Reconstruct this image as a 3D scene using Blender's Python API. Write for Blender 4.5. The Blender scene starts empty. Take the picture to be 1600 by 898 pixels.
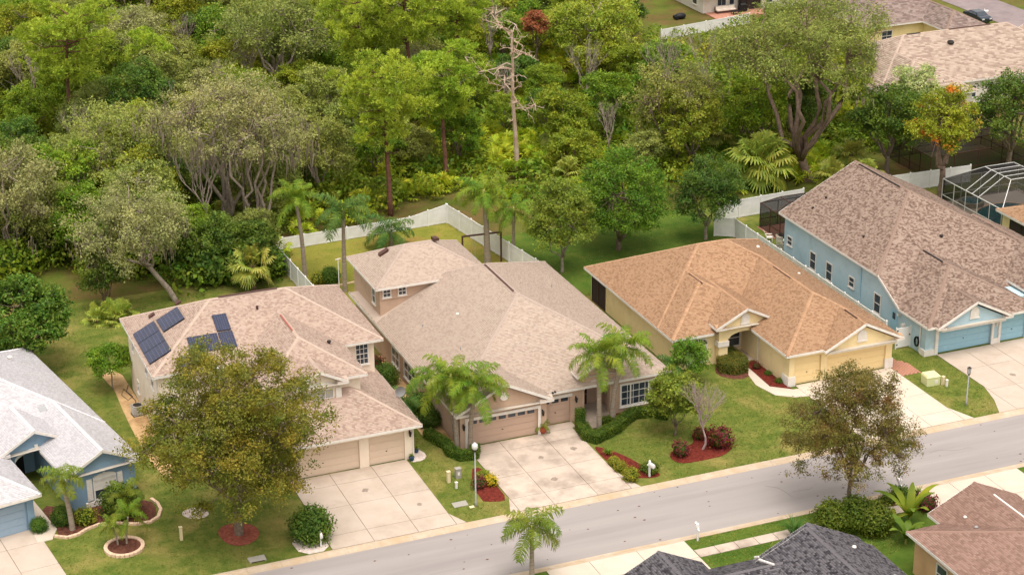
import bpy, math, random
import numpy as np
from mathutils import Vector, Matrix
R = math.radians
SC = bpy.context.scene
COL = SC.collection

# ------------------------------------------------------------------ camera, sky, sun, exposure
CAM_H = 68.0
F_PX, PITCH, YAW, ROLL = 3021.0, R(22.31), R(21.907), R(-0.526)
fw = np.array([math.sin(YAW)*math.cos(PITCH), math.cos(YAW)*math.cos(PITCH), -math.sin(PITCH)])
rt = np.array([math.cos(YAW), -math.sin(YAW), 0.0]); up0 = np.cross(rt, fw)
rt2 = rt*math.cos(ROLL)+up0*math.sin(ROLL); up2 = -rt*math.sin(ROLL)+up0*math.cos(ROLL)
cam_d = bpy.data.cameras.new("camera"); cam = bpy.data.objects.new("camera", cam_d); COL.objects.link(cam)
mw = Matrix(((rt2[0], up2[0], -fw[0], 0), (rt2[1], up2[1], -fw[1], 0), (rt2[2], up2[2], -fw[2], CAM_H), (0, 0, 0, 1)))
cam.matrix_world = mw
cam_d.sensor_width = 36.0; cam_d.sensor_fit = 'HORIZONTAL'; cam_d.lens = 36.0*F_PX/1600.0
cam_d.clip_start = 1.0; cam_d.clip_end = 6000.0
SC.camera = cam
SUN_EL, SUN_AZ = R(74), R(190)          # azimuth measured clockwise from +Y
w = bpy.data.worlds.new("World"); SC.world = w; w.use_nodes = True
nt = w.node_tree; bg = nt.nodes["Background"]
sky = nt.nodes.new("ShaderNodeTexSky"); sky.sky_type = 'NISHITA'; sky.sun_disc = False
sky.sun_elevation = SUN_EL; sky.sun_rotation = SUN_AZ; sky.air_density = 1.0; sky.dust_density = 4.0
hs = nt.nodes.new("ShaderNodeHueSaturation"); hs.inputs["Saturation"].default_value = 0.1
wb = nt.nodes.new("ShaderNodeMix"); wb.data_type = 'RGBA'; wb.blend_type = 'MULTIPLY'; wb.inputs["Factor"].default_value = 1.0; wb.inputs[7].default_value = (1.03, .985, .935, 1)
nt.links.new(sky.outputs[0], hs.inputs["Color"]); nt.links.new(hs.outputs[0], wb.inputs[6]); nt.links.new(wb.outputs[2], bg.inputs[0]); bg.inputs[1].default_value = 0.15
sd = bpy.data.lights.new("sun", 'SUN'); sd.energy = 0.9; sd.angle = R(45); sd.color = (1.0, 0.95, 0.9)
sun = bpy.data.objects.new("sun", sd); COL.objects.link(sun)
sdir = Vector((math.sin(SUN_AZ)*math.cos(SUN_EL), math.cos(SUN_AZ)*math.cos(SUN_EL), math.sin(SUN_EL)))
sun.rotation_euler = sdir.to_track_quat('Z', 'Y').to_euler(); sun.location = (40, 120, 120)
vs = SC.view_settings; vs.view_transform = 'Standard'; vs.look = 'None'; vs.gamma = 1.0; vs.exposure = 0.92
vs.use_curve_mapping = False
SC.cycles.max_bounces = 6; SC.cycles.diffuse_bounces = 3; SC.cycles.transparent_max_bounces = 12
SC.cycles.use_denoising = True; SC.cycles.denoiser = 'OPENIMAGEDENOISE'; SC.cycles.denoising_input_passes = 'RGB_ALBEDO_NORMAL'; SC.cycles.denoising_prefilter = 'NONE'; SC.cycles.use_adaptive_sampling = False

def at(px, py, z=0.0):
    """Point of the place, at height z, that the photograph's pixel looks at."""
    d = fw*F_PX+rt2*(px-800)-up2*(py-449); t = (z-CAM_H)/d[2]
    return (d[0]*t, d[1]*t, z)

def px_of(p):
    v = np.array(p, float)-np.array([0, 0, CAM_H]); zz = v@fw
    return 800+F_PX*(v@rt2)/zz, 449-F_PX*(v@up2)/zz

def height_at(base, py):
    lo, hi = 0.0, 60.0
    for _ in range(40):
        m = (lo+hi)/2
        if px_of((base[0], base[1], m))[1] > py: lo = m
        else: hi = m
    return lo

# ------------------------------------------------------------------ materials
MATS = {}
def srgb(r, g, b):
    f = lambda c: (c/255/12.92) if c/255 <= .04045 else ((c/255+.055)/1.055)**2.4
    return (f(r), f(g), f(b))

def mat(name, c1, c2=None, scale=1.0, rough=.85, island=0.0, hue=0.0, bump=0.0, bscale=20.0, spec=.25, metal=0.0,
        detail=5.0, c3=None, scale3=.2, trans=0.0, stretch=None, objrand=0.0, alpha=None, thr=(.35, .65), thr3=(.45, .7)):
    m = bpy.data.materials.new(name); m.use_nodes = True; t = m.node_tree; N = t.nodes; L = t.links
    b = N["Principled BSDF"]; b.inputs["Roughness"].default_value = rough; b.inputs["Specular IOR Level"].default_value = spec
    b.inputs["Metallic"].default_value = metal
    tc = N.new("ShaderNodeTexCoord"); co = tc.outputs["Object"]
    if stretch:
        mp = N.new("ShaderNodeMapping"); mp.inputs["Scale"].default_value = stretch; L.new(co, mp.inputs["Vector"]); co = mp.outputs["Vector"]
    def noise(sc, det=detail):
        n = N.new("ShaderNodeTexNoise"); n.inputs["Scale"].default_value = sc; n.inputs["Detail"].default_value = det
        n.inputs["Roughness"].default_value = .62; L.new(co, n.inputs["Vector"]); return n.outputs["Fac"]
    def ramp(f, lo, hi):
        r = N.new("ShaderNodeMapRange"); r.inputs["From Min"].default_value = lo; r.inputs["From Max"].default_value = hi; L.new(f, r.inputs["Value"]); return r.outputs["Result"]
    def mix(f, a, c):
        x = N.new("ShaderNodeMix"); x.data_type = 'RGBA'; L.new(f, x.inputs["Factor"])
        for s, v in ((6, a), (7, c)):
            if isinstance(v, tuple): x.inputs[s].default_value = (*v, 1)
            else: L.new(v, x.inputs[s])
        return x.outputs[2]
    col = None
    if c2 is not None: col = mix(ramp(noise(scale), *thr), c1, c2)
    if c3 is not None: col = mix(ramp(noise(scale3), *thr3), col if col is not None else c1, c3)
    if island or hue or objrand:
        h = N.new("ShaderNodeHueSaturation")
        if col is None: h.inputs["Color"].default_value = (*c1, 1)
        else: L.new(col, h.inputs["Color"])
        g = N.new("ShaderNodeNewGeometry"); rnd = g.outputs["Random Per Island"]
        def mr(src, lo, hi):
            r = N.new("ShaderNodeMapRange"); r.inputs["To Min"].default_value = lo; r.inputs["To Max"].default_value = hi; L.new(src, r.inputs["Value"]); return r.outputs["Result"]
        v = mr(rnd, 1-island, 1+island)
        oi = N.new("ShaderNodeObjectInfo")
        if objrand:
            mu = N.new("ShaderNodeMath"); mu.operation = 'MULTIPLY'; L.new(v, mu.inputs[0]); L.new(mr(oi.outputs["Random"], 1-objrand, 1+objrand), mu.inputs[1]); v = mu.outputs[0]
        L.new(v, h.inputs["Value"])
        if hue:
            wn = N.new("ShaderNodeTexWhiteNoise"); wn.noise_dimensions = '1D'
            L.new(rnd, wn.inputs["W"]); hv = mr(wn.outputs["Value"], .5-hue, .5+hue)
            if objrand:
                ad = N.new("ShaderNodeMath"); ad.operation = 'ADD'; L.new(hv, ad.inputs[0])
                wn2 = N.new("ShaderNodeTexWhiteNoise"); wn2.noise_dimensions = '1D'; L.new(oi.outputs["Random"], wn2.inputs["W"])
                L.new(mr(wn2.outputs["Value"], -hue*.8, hue*.8), ad.inputs[1]); hv = ad.outputs[0]
            L.new(hv, h.inputs["Hue"])
        col = h.outputs["Color"]
    if col is None: b.inputs["Base Color"].default_value = (*c1, 1)
    else: L.new(col, b.inputs["Base Color"])
    if bump:
        bp = N.new("ShaderNodeBump"); bp.inputs["Strength"].default_value = bump; bp.inputs["Distance"].default_value = .05
        L.new(noise(bscale, 6.0), bp.inputs["Height"]); L.new(bp.outputs["Normal"], b.inputs["Normal"])
    out = N["Material Output"]
    if trans:
        tr = N.new("ShaderNodeBsdfTranslucent")
        if col is None: tr.inputs["Color"].default_value = (*c1, 1)
        else: L.new(col, tr.inputs["Color"])
        ms = N.new("ShaderNodeMixShader"); ms.inputs[0].default_value = trans
        L.new(b.outputs[0], ms.inputs[1]); L.new(tr.outputs[0], ms.inputs[2]); L.new(ms.outputs[0], out.inputs["Surface"])
    if alpha is not None:
        tp = N.new("ShaderNodeBsdfTransparent"); ms = N.new("ShaderNodeMixShader"); ms.inputs[0].default_value = alpha
        L.new(tp.outputs[0], ms.inputs[1]); L.new(b.outputs[0], ms.inputs[2]); L.new(ms.outputs[0], out.inputs["Surface"])
    MATS[name] = m
    return m

# ------------------------------------------------------------------ mesh building
class MB:
    """Collects shapes; build() links them as one mesh object."""
    def __init__(s): s.V = []; s.F = []; s.n = 0
    def add(s, V, F):
        V = np.asarray(V, float).reshape(-1, 3); s.V.append(V); s.F.extend([tuple(int(i)+s.n for i in f) for f in F]); s.n += len(V)
        return s
    def box(s, x0, x1, y0, y1, z0, z1):
        return s.add([(x0, y0, z0), (x1, y0, z0), (x1, y1, z0), (x0, y1, z0), (x0, y0, z1), (x1, y0, z1), (x1, y1, z1), (x0, y1, z1)],
                     [(3, 2, 1, 0), (4, 5, 6, 7), (0, 1, 5, 4), (1, 2, 6, 5), (2, 3, 7, 6), (3, 0, 4, 7)])
    def beam(s, a, b, wd, ht, upv=(0, 0, 1)):
        a = np.array(a, float); b = np.array(b, float); d = b-a; d /= np.linalg.norm(d)
        sd_ = np.cross(d, upv); nn = np.linalg.norm(sd_)
        if nn < 1e-6: sd_ = np.array([1., 0, 0])
        else: sd_ /= nn
        u = np.cross(sd_, d); V = []
        for p in (a, b):
            for i, j in ((-1, -1), (1, -1), (1, 1), (-1, 1)): V.append(p+sd_*i*wd/2+u*j*ht/2)
        return s.add(V, [(0, 1, 2, 3), (7, 6, 5, 4), (0, 4, 5, 1), (1, 5, 6, 2), (2, 6, 7, 3), (3, 7, 4, 0)])
    def tube(s, pts, rad, n=6, cap=True):
        pts = np.asarray(pts, float); k = len(pts); rad = np.broadcast_to(rad, (k,)); V = []
        for i in range(k):
            d = pts[min(i+1, k-1)]-pts[max(i-1, 0)]; d = d/(np.linalg.norm(d)+1e-9)
            a = np.cross(d, (0, 0, 1) if abs(d[2]) < .9 else (1, 0, 0)); a /= np.linalg.norm(a); b = np.cross(d, a)
            for j in range(n):
                t = 2*math.pi*j/n; V.append(pts[i]+(a*math.cos(t)+b*math.sin(t))*rad[i])
        F = [(i*n+j, i*n+(j+1) % n, (i+1)*n+(j+1) % n, (i+1)*n+j) for i in range(k-1) for j in range(n)]
        if cap: F += [tuple(range(n-1, -1, -1)), tuple(range((k-1)*n, k*n))]
        return s.add(V, F)
    def prism(s, poly, z0, z1):
        k = len(poly); V = [(p[0], p[1], z0) for p in poly]+[(p[0], p[1], z1) for p in poly]
        F = [tuple(range(k-1, -1, -1)), tuple(range(k, 2*k))]+[(i, (i+1) % k, k+(i+1) % k, k+i) for i in range(k)]
        return s.add(V, F)
    def ball(s, c, r, n=10, m=6, zmin=-1.0):
        V = []; F = []
        for i in range(m+1):
            t = math.pi*i/m
            for j in range(n):
                p = 2*math.pi*j/n; V.append((c[0]+r[0]*math.sin(t)*math.cos(p), c[1]+r[1]*math.sin(t)*math.sin(p), c[2]+r[2]*max(zmin, math.cos(t))))
        for i in range(m):
            for j in range(n): F.append((i*n+j, (i+1)*n+j, (i+1)*n+(j+1) % n, i*n+(j+1) % n))
        return s.add(V, F)
    def build(s, name, m, parent=None, off=(0, 0, 0), smooth=False):
        V = np.concatenate(s.V)-np.array(off, float) if s.V else np.zeros((0, 3))
        me = bpy.data.meshes.new(name); me.from_pydata(V.tolist(), [], s.F)
        if smooth: me.polygons.foreach_set("use_smooth", np.ones(len(me.polygons), bool))
        return link(name, me, m, parent)

def link(name, me, m, parent=None, loc=None, rot=None, scale=None):
    o = bpy.data.objects.new(name, me); COL.objects.link(o)
    if m is not None and len(me.materials) == 0: me.materials.append(m if not isinstance(m, str) else MATS[m])
    if parent is not None: o.parent = parent
    if loc is not None: o.location = loc
    if rot is not None: o.rotation_euler = rot
    if scale is not None: o.scale = scale if hasattr(scale, '__len__') else (scale,)*3
    return o

def np_mesh(name, V, F, smooth=False):
    """Fast mesh from arrays; F is (m,3) or (m,4)."""
    V = np.ascontiguousarray(V, np.float32); F = np.ascontiguousarray(F, np.int32); m, k = F.shape
    me = bpy.data.meshes.new(name); me.vertices.add(len(V)); me.vertices.foreach_set("co", V.ravel())
    me.loops.add(m*k); me.loops.foreach_set("vertex_index", F.ravel()); me.polygons.add(m)
    me.polygons.foreach_set("loop_start", np.arange(0, m*k, k, dtype=np.int32))
    if smooth: me.polygons.foreach_set("use_smooth", np.ones(m, bool))
    me.update(calc_edges=True); return me

def tag(o, label=None, cat=None, group=None, kind=None):
    if label: o["label"] = label
    if cat: o["category"] = cat
    if group: o["group"] = group
    if kind: o["kind"] = kind
    return o

def thing(name, label, cat, loc=(0, 0, 0), rz=0.0, group=None):
    o = bpy.data.objects.new(name, None); COL.objects.link(o); o.location = loc; o.rotation_euler = (0, 0, rz)
    o.empty_display_size = .2
    return tag(o, label, cat, group)

# ------------------------------------------------------------------ palette
mat("lawn", srgb(80, 96, 36), srgb(110, 114, 52), 1.0, .95, bump=.5, bscale=14, c3=srgb(146, 130, 76), scale3=.22, spec=.1, thr3=(.5, .74))
mat("lawn_rich", srgb(62, 88, 28), srgb(86, 104, 38), .5, .95, bump=.5, bscale=14, c3=srgb(118, 114, 50), scale3=.2, spec=.1, thr3=(.55, .8))
mat("lawn_back", srgb(112, 116, 44), srgb(136, 128, 58), .5, .95, bump=.5, bscale=14, c3=srgb(138, 108, 62), scale3=.25, spec=.1, thr3=(.52, .75))
mat("grass_blade", srgb(96, 110, 40), srgb(122, 126, 58), .5, .8, island=.25, hue=.02, trans=.25, spec=.1, c3=srgb(160, 146, 86), scale3=.22, thr3=(.52, .75))
mat("woodland_floor", srgb(74, 84, 30), srgb(108, 84, 54), .25, .95, bump=.8, bscale=6, c3=srgb(96, 112, 40), scale3=.1, spec=.1)
mat("asphalt", srgb(146, 139, 135), srgb(155, 147, 143), .5, .9, bump=.15, bscale=60, c3=srgb(138, 131, 128), scale3=.6, spec=.2, stretch=(.07, 1, 1))
mat("asphalt_far", srgb(120, 108, 108), srgb(140, 126, 124), .4, .9, bump=.1, bscale=60, spec=.2)
mat("kerb_concrete", srgb(174, 156, 134), srgb(186, 169, 149), 1.2, .9, bump=.1, bscale=40, c3=srgb(176, 150, 118), scale3=.5)
mat("concrete", srgb(186, 170, 156), srgb(178, 162, 146), .55, .9, bump=.08, bscale=50, c3=srgb(162, 146, 130), scale3=.35, thr3=(.5, .8), objrand=.035)
mat("concrete_grey", srgb(178, 162, 148), srgb(194, 176, 160), .6, .9, bump=.08, bscale=50, c3=srgb(142, 127, 114), scale3=.45, thr3=(.46, .72), objrand=.04)
mat("concrete_pale", srgb(198, 184, 168), srgb(190, 175, 158), .6, .9, bump=.06, bscale=50, c3=srgb(190, 178, 160), scale3=.35, thr3=(.52, .8), objrand=.03)
mat("tar", srgb(96, 90, 90), rough=.9); mat("oil_stain", srgb(128, 114, 102), srgb(150, 136, 122), 3, .8)
mat("joint_dirt", srgb(96, 80, 64), rough=1.0)
mat("paver", srgb(180, 130, 108), srgb(158, 110, 92), 3, .9, island=.12)
mat("white_paint", srgb(226, 220, 212), srgb(214, 206, 196), 2.5, .55, spec=.35)
mat("vinyl", srgb(232, 230, 228), srgb(218, 216, 212), 1.2, .4, spec=.4)
mat("soffit", srgb(200, 190, 176), rough=.8)
mat("glass", srgb(44, 50, 58), srgb(66, 74, 84), 1.5, .08, spec=.6)
mat("glass_blind", srgb(176, 172, 166), srgb(150, 146, 142), 8, .25, spec=.5, stretch=(.05, .05, 4))
mat("screen_dark", srgb(58, 50, 46), rough=.9)
mat("screen_mesh", srgb(34, 32, 32), rough=.9, alpha=.62)
mat("dark_metal", srgb(44, 38, 36), rough=.5)
mat("bronze_metal", srgb(78, 52, 44), rough=.5)
mat("white_metal", srgb(206, 204, 200), rough=.4, spec=.4)
mat("grey_metal", srgb(150, 150, 150), rough=.4, spec=.5)
mat("black", srgb(26, 26, 28), rough=.5)
mat("door_dark", srgb(62, 26, 28), rough=.5)
mat("mulch_red", srgb(118, 52, 42), srgb(86, 36, 30), 4, 1.0, bump=1.0, bscale=14, spec=.05)
mat("mulch_brown", srgb(112, 72, 58), srgb(78, 50, 42), 4, 1.0, bump=1.0, bscale=14, spec=.05)
mat("mulch_rust", srgb(158, 92, 76), srgb(122, 66, 54), 4, 1.0, bump=1.0, bscale=14, spec=.05)
mat("sand", srgb(200, 166, 122), srgb(182, 148, 106), 1.5, 1.0, bump=.5, bscale=10, c3=srgb(150, 116, 76), scale3=.6)
mat("white_stone", srgb(214, 198, 188), srgb(188, 170, 160), 4, .9, island=.15, bump=.4, bscale=15)
mat("edging_stone", srgb(222, 192, 164), srgb(200, 168, 140), 5, .9, island=.1, bump=.3, bscale=12, objrand=.08)
mat("terracotta", srgb(166, 88, 58), rough=.7)
mat("stone_border", srgb(170, 158, 140), srgb(140, 130, 116), 5, .95)
mat("bark", srgb(132, 116, 100), srgb(100, 86, 74), 4, .95, bump=.8, bscale=8)
mat("bark_pale", srgb(164, 150, 136), srgb(128, 114, 102), 3, .95, bump=.6, bscale=8)
mat("bark_oak", srgb(142, 120, 104), srgb(108, 90, 78), 2.5, .95, bump=.8, bscale=8)
mat("bark_pine", srgb(128, 88, 72), srgb(92, 62, 52), 3, .95, bump=.8, bscale=8)
mat("bark_dead", srgb(204, 184, 166), srgb(172, 140, 118), .7, .9, bump=.5, bscale=8)
mat("twig_grey", srgb(176, 156, 152), srgb(150, 130, 126), 3, .95)
mat("palm_trunk", srgb(164, 150, 134), srgb(132, 118, 102), 3, .95, bump=.5, bscale=8, stretch=(1, 1, 4))
mat("palm_shaft", srgb(124, 138, 60), srgb(150, 136, 80), 2, .7)
mat("boot_trunk", srgb(120, 100, 80), srgb(84, 68, 54), 5, .95, bump=1.0, bscale=9)
mat("moss", srgb(140, 128, 110), srgb(116, 104, 90), 2, 1.0, island=.2, trans=.2, spec=.05)
def leaf(name, a, b, sc=.35, island=.3, hue=.025, objrand=.12, c3=None, s3=.6, tr=.36, thr3=(.52, .72)):
    k_ = 1.13 if name in ('leaf_green', 'leaf_dark', 'leaf_olive', 'leaf_grey', 'leaf_pine', 'palmetto', 'underbrush', 'leaf_pale') else 1.0
    tw = lambda c: (min(250, c[0]*1.14*k_+4), min(250, c[1]*1.08*k_), c[2]*.98*k_)
    a, b = tw(a), tw(b); c3 = tw(c3) if c3 else None
    return mat(name, srgb(*a), srgb(*b), sc, .55, island=island, hue=hue, trans=tr, spec=.25, objrand=objrand, c3=None if c3 is None else srgb(*c3), scale3=s3, thr3=thr3, detail=2)
leaf("leaf_autumn", (94, 112, 40), (136, 130, 50), .45, hue=.018, c3=(86, 104, 42), s3=.5)
leaf("leaf_elm", (84, 92, 44), (110, 106, 54), .5, c3=(112, 82, 54), s3=.7)
leaf("leaf_green", (74, 106, 28), (106, 130, 38), .4, objrand=.15)
leaf("leaf_dark", (52, 82, 32), (80, 106, 38), .4, objrand=.15)
leaf("leaf_olive", (92, 110, 54), (120, 134, 72), .4, hue=.015, objrand=.1)
leaf("leaf_grey", (104, 116, 76), (132, 140, 98), .4, hue=.012, objrand=.08)
leaf("leaf_yellow", (108, 136, 36), (134, 150, 46), .4, objrand=.15)
leaf("leaf_pine", (102, 132, 42), (138, 160, 58), .5, island=.3, hue=.012, objrand=.05)
leaf("leaf_mango", (72, 108, 36), (98, 128, 48), .8, island=.35, objrand=.05, c3=(48, 82, 30), s3=.5)
leaf("leaf_cedar", (74, 112, 34), (106, 138, 40), .4, objrand=.05)
leaf("leaf_light", (108, 140, 44), (138, 156, 58), .5, objrand=.05)
leaf("leaf_garden", (100, 126, 46), (128, 144, 56), .5, objrand=.05)
leaf("leaf_orange", (138, 152, 44), (108, 134, 40), .3, hue=.015, objrand=.02, c3=(206, 132, 50), s3=.28, thr3=(.56, .66))
leaf("leaf_rust", (152, 104, 72), (128, 92, 64), .8, hue=.01, objrand=.02)
leaf("leaf_pale", (150, 166, 128), (110, 134, 84), .8)
leaf("frond_queen", (84, 122, 34), (120, 146, 46), .5, island=.22, objrand=.1)
leaf("frond_yellow", (112, 132, 44), (92, 120, 42), .5, island=.22, objrand=.12)
leaf("frond_dark", (60, 98, 44), (84, 120, 52), .5, island=.22, objrand=.1)
leaf("frond_sabal", (124, 142, 62), (150, 162, 82), .6, island=.22, objrand=.12)
leaf("frond_bright", (124, 152, 62), (154, 172, 84), .6, island=.2, objrand=.1)
leaf("palmetto", (114, 144, 36), (146, 160, 50), .12, island=.35, hue=.03, objrand=0, c3=(78, 112, 34), s3=.07)
leaf("underbrush", (66, 98, 28), (104, 124, 36), .12, island=.35, hue=.03, objrand=0, c3=(120, 128, 44), s3=.09)
leaf("hedge_leaf", (70, 98, 32), (98, 120, 42), 1.2, island=.28, objrand=.05)
leaf("hedge_ochre", (104, 100, 44), (80, 92, 36), 1.0, island=.25, objrand=.05)
leaf("ball_shrub", (112, 132, 40), (138, 148, 54), 1.2, island=.28, objrand=.06)
leaf("red_leaf", (110, 34, 40), (82, 44, 34), 3, island=.4, hue=.03, objrand=.1, c3=(96, 110, 40), s3=2.5)
leaf("maroon_leaf", (92, 44, 44), (112, 66, 58), 2, island=.3, objrand=.1)
leaf("gold_leaf", (196, 176, 44), (150, 150, 44), 3, island=.3, objrand=.05)
mat("vent_rose", srgb(150, 88, 76), rough=.8)
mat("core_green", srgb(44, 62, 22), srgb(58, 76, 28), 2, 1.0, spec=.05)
# ------------------------------------------------------------------ ground, road
def sheet(name, x0, x1, y0, y1, z, m, label, cat, nx=2, ny=2, wob=0):
    xs = np.linspace(x0, x1, nx); ys = np.linspace(y0, y1, ny); V = []
    for y in ys:
        for x in xs: V.append((x, y, z+(wob*math.sin(x*.31+1.3*math.sin(y*.23))*math.cos(y*.27+x*.11) if wob else 0)))
    F = [(j*nx+i, j*nx+i+1, (j+1)*nx+i+1, (j+1)*nx+i) for j in range(ny-1) for i in range(nx-1)]
    b = MB(); b.add(V, F); return tag(b.build(name, m), label, cat, kind="structure")

sheet("ground", -1500, 1800, -600, 2600, -.35, "woodland_floor", "dark woodland floor running under the trees to the distance", "ground")
sheet("woodland_floor", -40, 170, 165.2, 330, -.06, "woodland_floor", "brown and green woodland floor behind the houses", "ground", 60, 50, .03)
sheet("lawn", -60, 150, 113.95, 166, -.012, "lawn", "mown lawn between the houses on the far side of the street", "lawn")
sheet("yard_lawn", 44.2, 65.0, 152.2, 172.2, .006, "lawn_back", "yellowish lawn inside the white-fenced backyard", "lawn")
sheet("back_lawn", 65.2, 86.4, 149.2, 166.5, .004, "lawn_rich", "deep green lawn behind the yellow house", "lawn")
sheet("near_lawn", -60, 150, 60, 105.75, -.012, "lawn_rich", "mown lawn around the houses on the near side of the street", "lawn")
sheet("road", -80, 170, 106.3, 113.35, -.1, "asphalt", "pale grey asphalt street running past the driveways", "road")
sheet("cross_street", 159.6, 167.0, 190, 300, -.01, "asphalt_far", "brownish asphalt street in the distance behind the houses", "road")

def kerb(name, label, y_road, y_back):
    s = 1 if y_back > y_road else -1; w_ = abs(y_back-y_road)
    prof = [(0, -.3), (0, -.095), (.25*w_, -.1), (.55*w_, -.05), (.72*w_, .015), (w_, .02), (w_, -.3)]
    b = MB(); seg = 2.4; x = -70.0; k = len(prof)
    while x < 160:
        a, c = x+.006, x+seg-.006; V = []
        for xx in (a, c):
            for (d, z) in prof: V.append((xx, y_road+s*d, z))
        F = [(i, i+1, k+i+1, k+i) for i in range(k-1)]+[tuple(range(k)), tuple(range(2*k-1, k-1, -1))]
        b.add(V, F); x += seg
    return tag(b.build(name, "kerb_concrete"), label, "kerb", kind="structure")
kerb("kerb", "tan concrete kerb along the far side of the street", 113.3, 114.05)
kerb("kerb", "tan concrete kerb along the near side of the street", 106.35, 105.65)

def slabs(name, label, xs, ys, m, skew=0.0, polys=(), z=.035, rot=None, loc=(0, 0, 0)):
    root = thing(name, label, "driveway", loc); root["kind"] = "structure"
    if rot: root.rotation_euler = (0, 0, rot)
    g = .018; bed = MB()
    for i in range(len(xs)-1):
        for j in range(len(ys)-1):
            b = MB(); b.box(xs[i]+g, xs[i+1]-g, ys[j]+g, ys[j+1]-g, -.1, z); b.build("slab", m, root, loc)
    for pg in polys:
        b = MB(); b.prism(pg, -.1, z); b.build("slab", m, root, loc)
    bed.box(xs[0], xs[-1], ys[0], ys[-1], -.1, z-.022); bed.build("joint_bed", "joint_dirt", root, loc)
    return root

slabs("driveway", "wide concrete driveway in front of the pale two-storey house with solar panels", [32.2, 35.3, 38.6, 41.45], [114.07, 115.9, 119.8, 123.1, 124.97], "concrete",
      polys=[[(41.47, 114.07), (42.2, 114.07), (41.47, 115.7)]])
slabs("driveway", "stained concrete driveway in front of the taupe house with the palm trees", [46.35, 49.05, 52.55, 55.25], [114.07, 116.0, 119.35, 123.35, 124.95], "concrete_grey",
      polys=[[(45.6, 114.07), (46.33, 114.07), (46.33, 116.2)], [(55.27, 114.07), (56.0, 114.07), (55.6, 115.2), (55.27, 117.2)], [(52.57, 124.97), (55.6, 124.97), (55.6, 125.98), (52.57, 125.98)]])
slabs("driveway", "bright concrete driveway in front of the yellow house", [75.2, 78.2, 81.3, 84.3], [114.07, 116.0, 119.4, 122.6, 124.88], "concrete_pale",
      polys=[[(84.32, 114.07), (85.2, 114.07), (84.32, 116.4)]])
slabs("driveway", "concrete driveway in front of the blue house with brown roof", [89.3, 92.0, 94.75], [114.07, 118.0, 122.0, 125.5], "concrete",
      polys=[[(87.6, 114.07), (89.28, 114.07), (89.28, 118.5), (88.6, 116.2)], [(94.77, 119.5), (98.6, 122.8), (98.6, 125.5), (94.77, 125.5)]])
slabs("driveway", "pale concrete driveway of the grey-roofed house on the near side", [44.8, 48.0, 51.6, 55.3], [94.0, 97.5, 100.8, 103.2, 105.63], "concrete_pale")
slabs("driveway", "bright concrete driveway of the brown-roofed house on the near side", [74.0, 77.2, 80.3, 83.2], [96.0, 99.2, 102.4, 105.63], "concrete_pale")
def sidewalk(x0, x1, label):
    n = max(1, round((x1-x0)/1.5)); r_ = thing("sidewalk", label, "sidewalk", (x0, 103.7, 0)); r_["kind"] = "structure"
    for i in range(n):
        b = MB(); a = x0+(x1-x0)*i/n; c = x0+(x1-x0)*(i+1)/n; b.box(a+.02, c-.02, 103.2, 104.2, -.1, .03); b.build("slab", "concrete_grey", r_, (x0, 103.7, 0))
sidewalk(55.35, 73.9, "concrete sidewalk on the near side between the two near driveways")
sidewalk(20, 44.7, "concrete sidewalk on the near side by the small palm")

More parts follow.
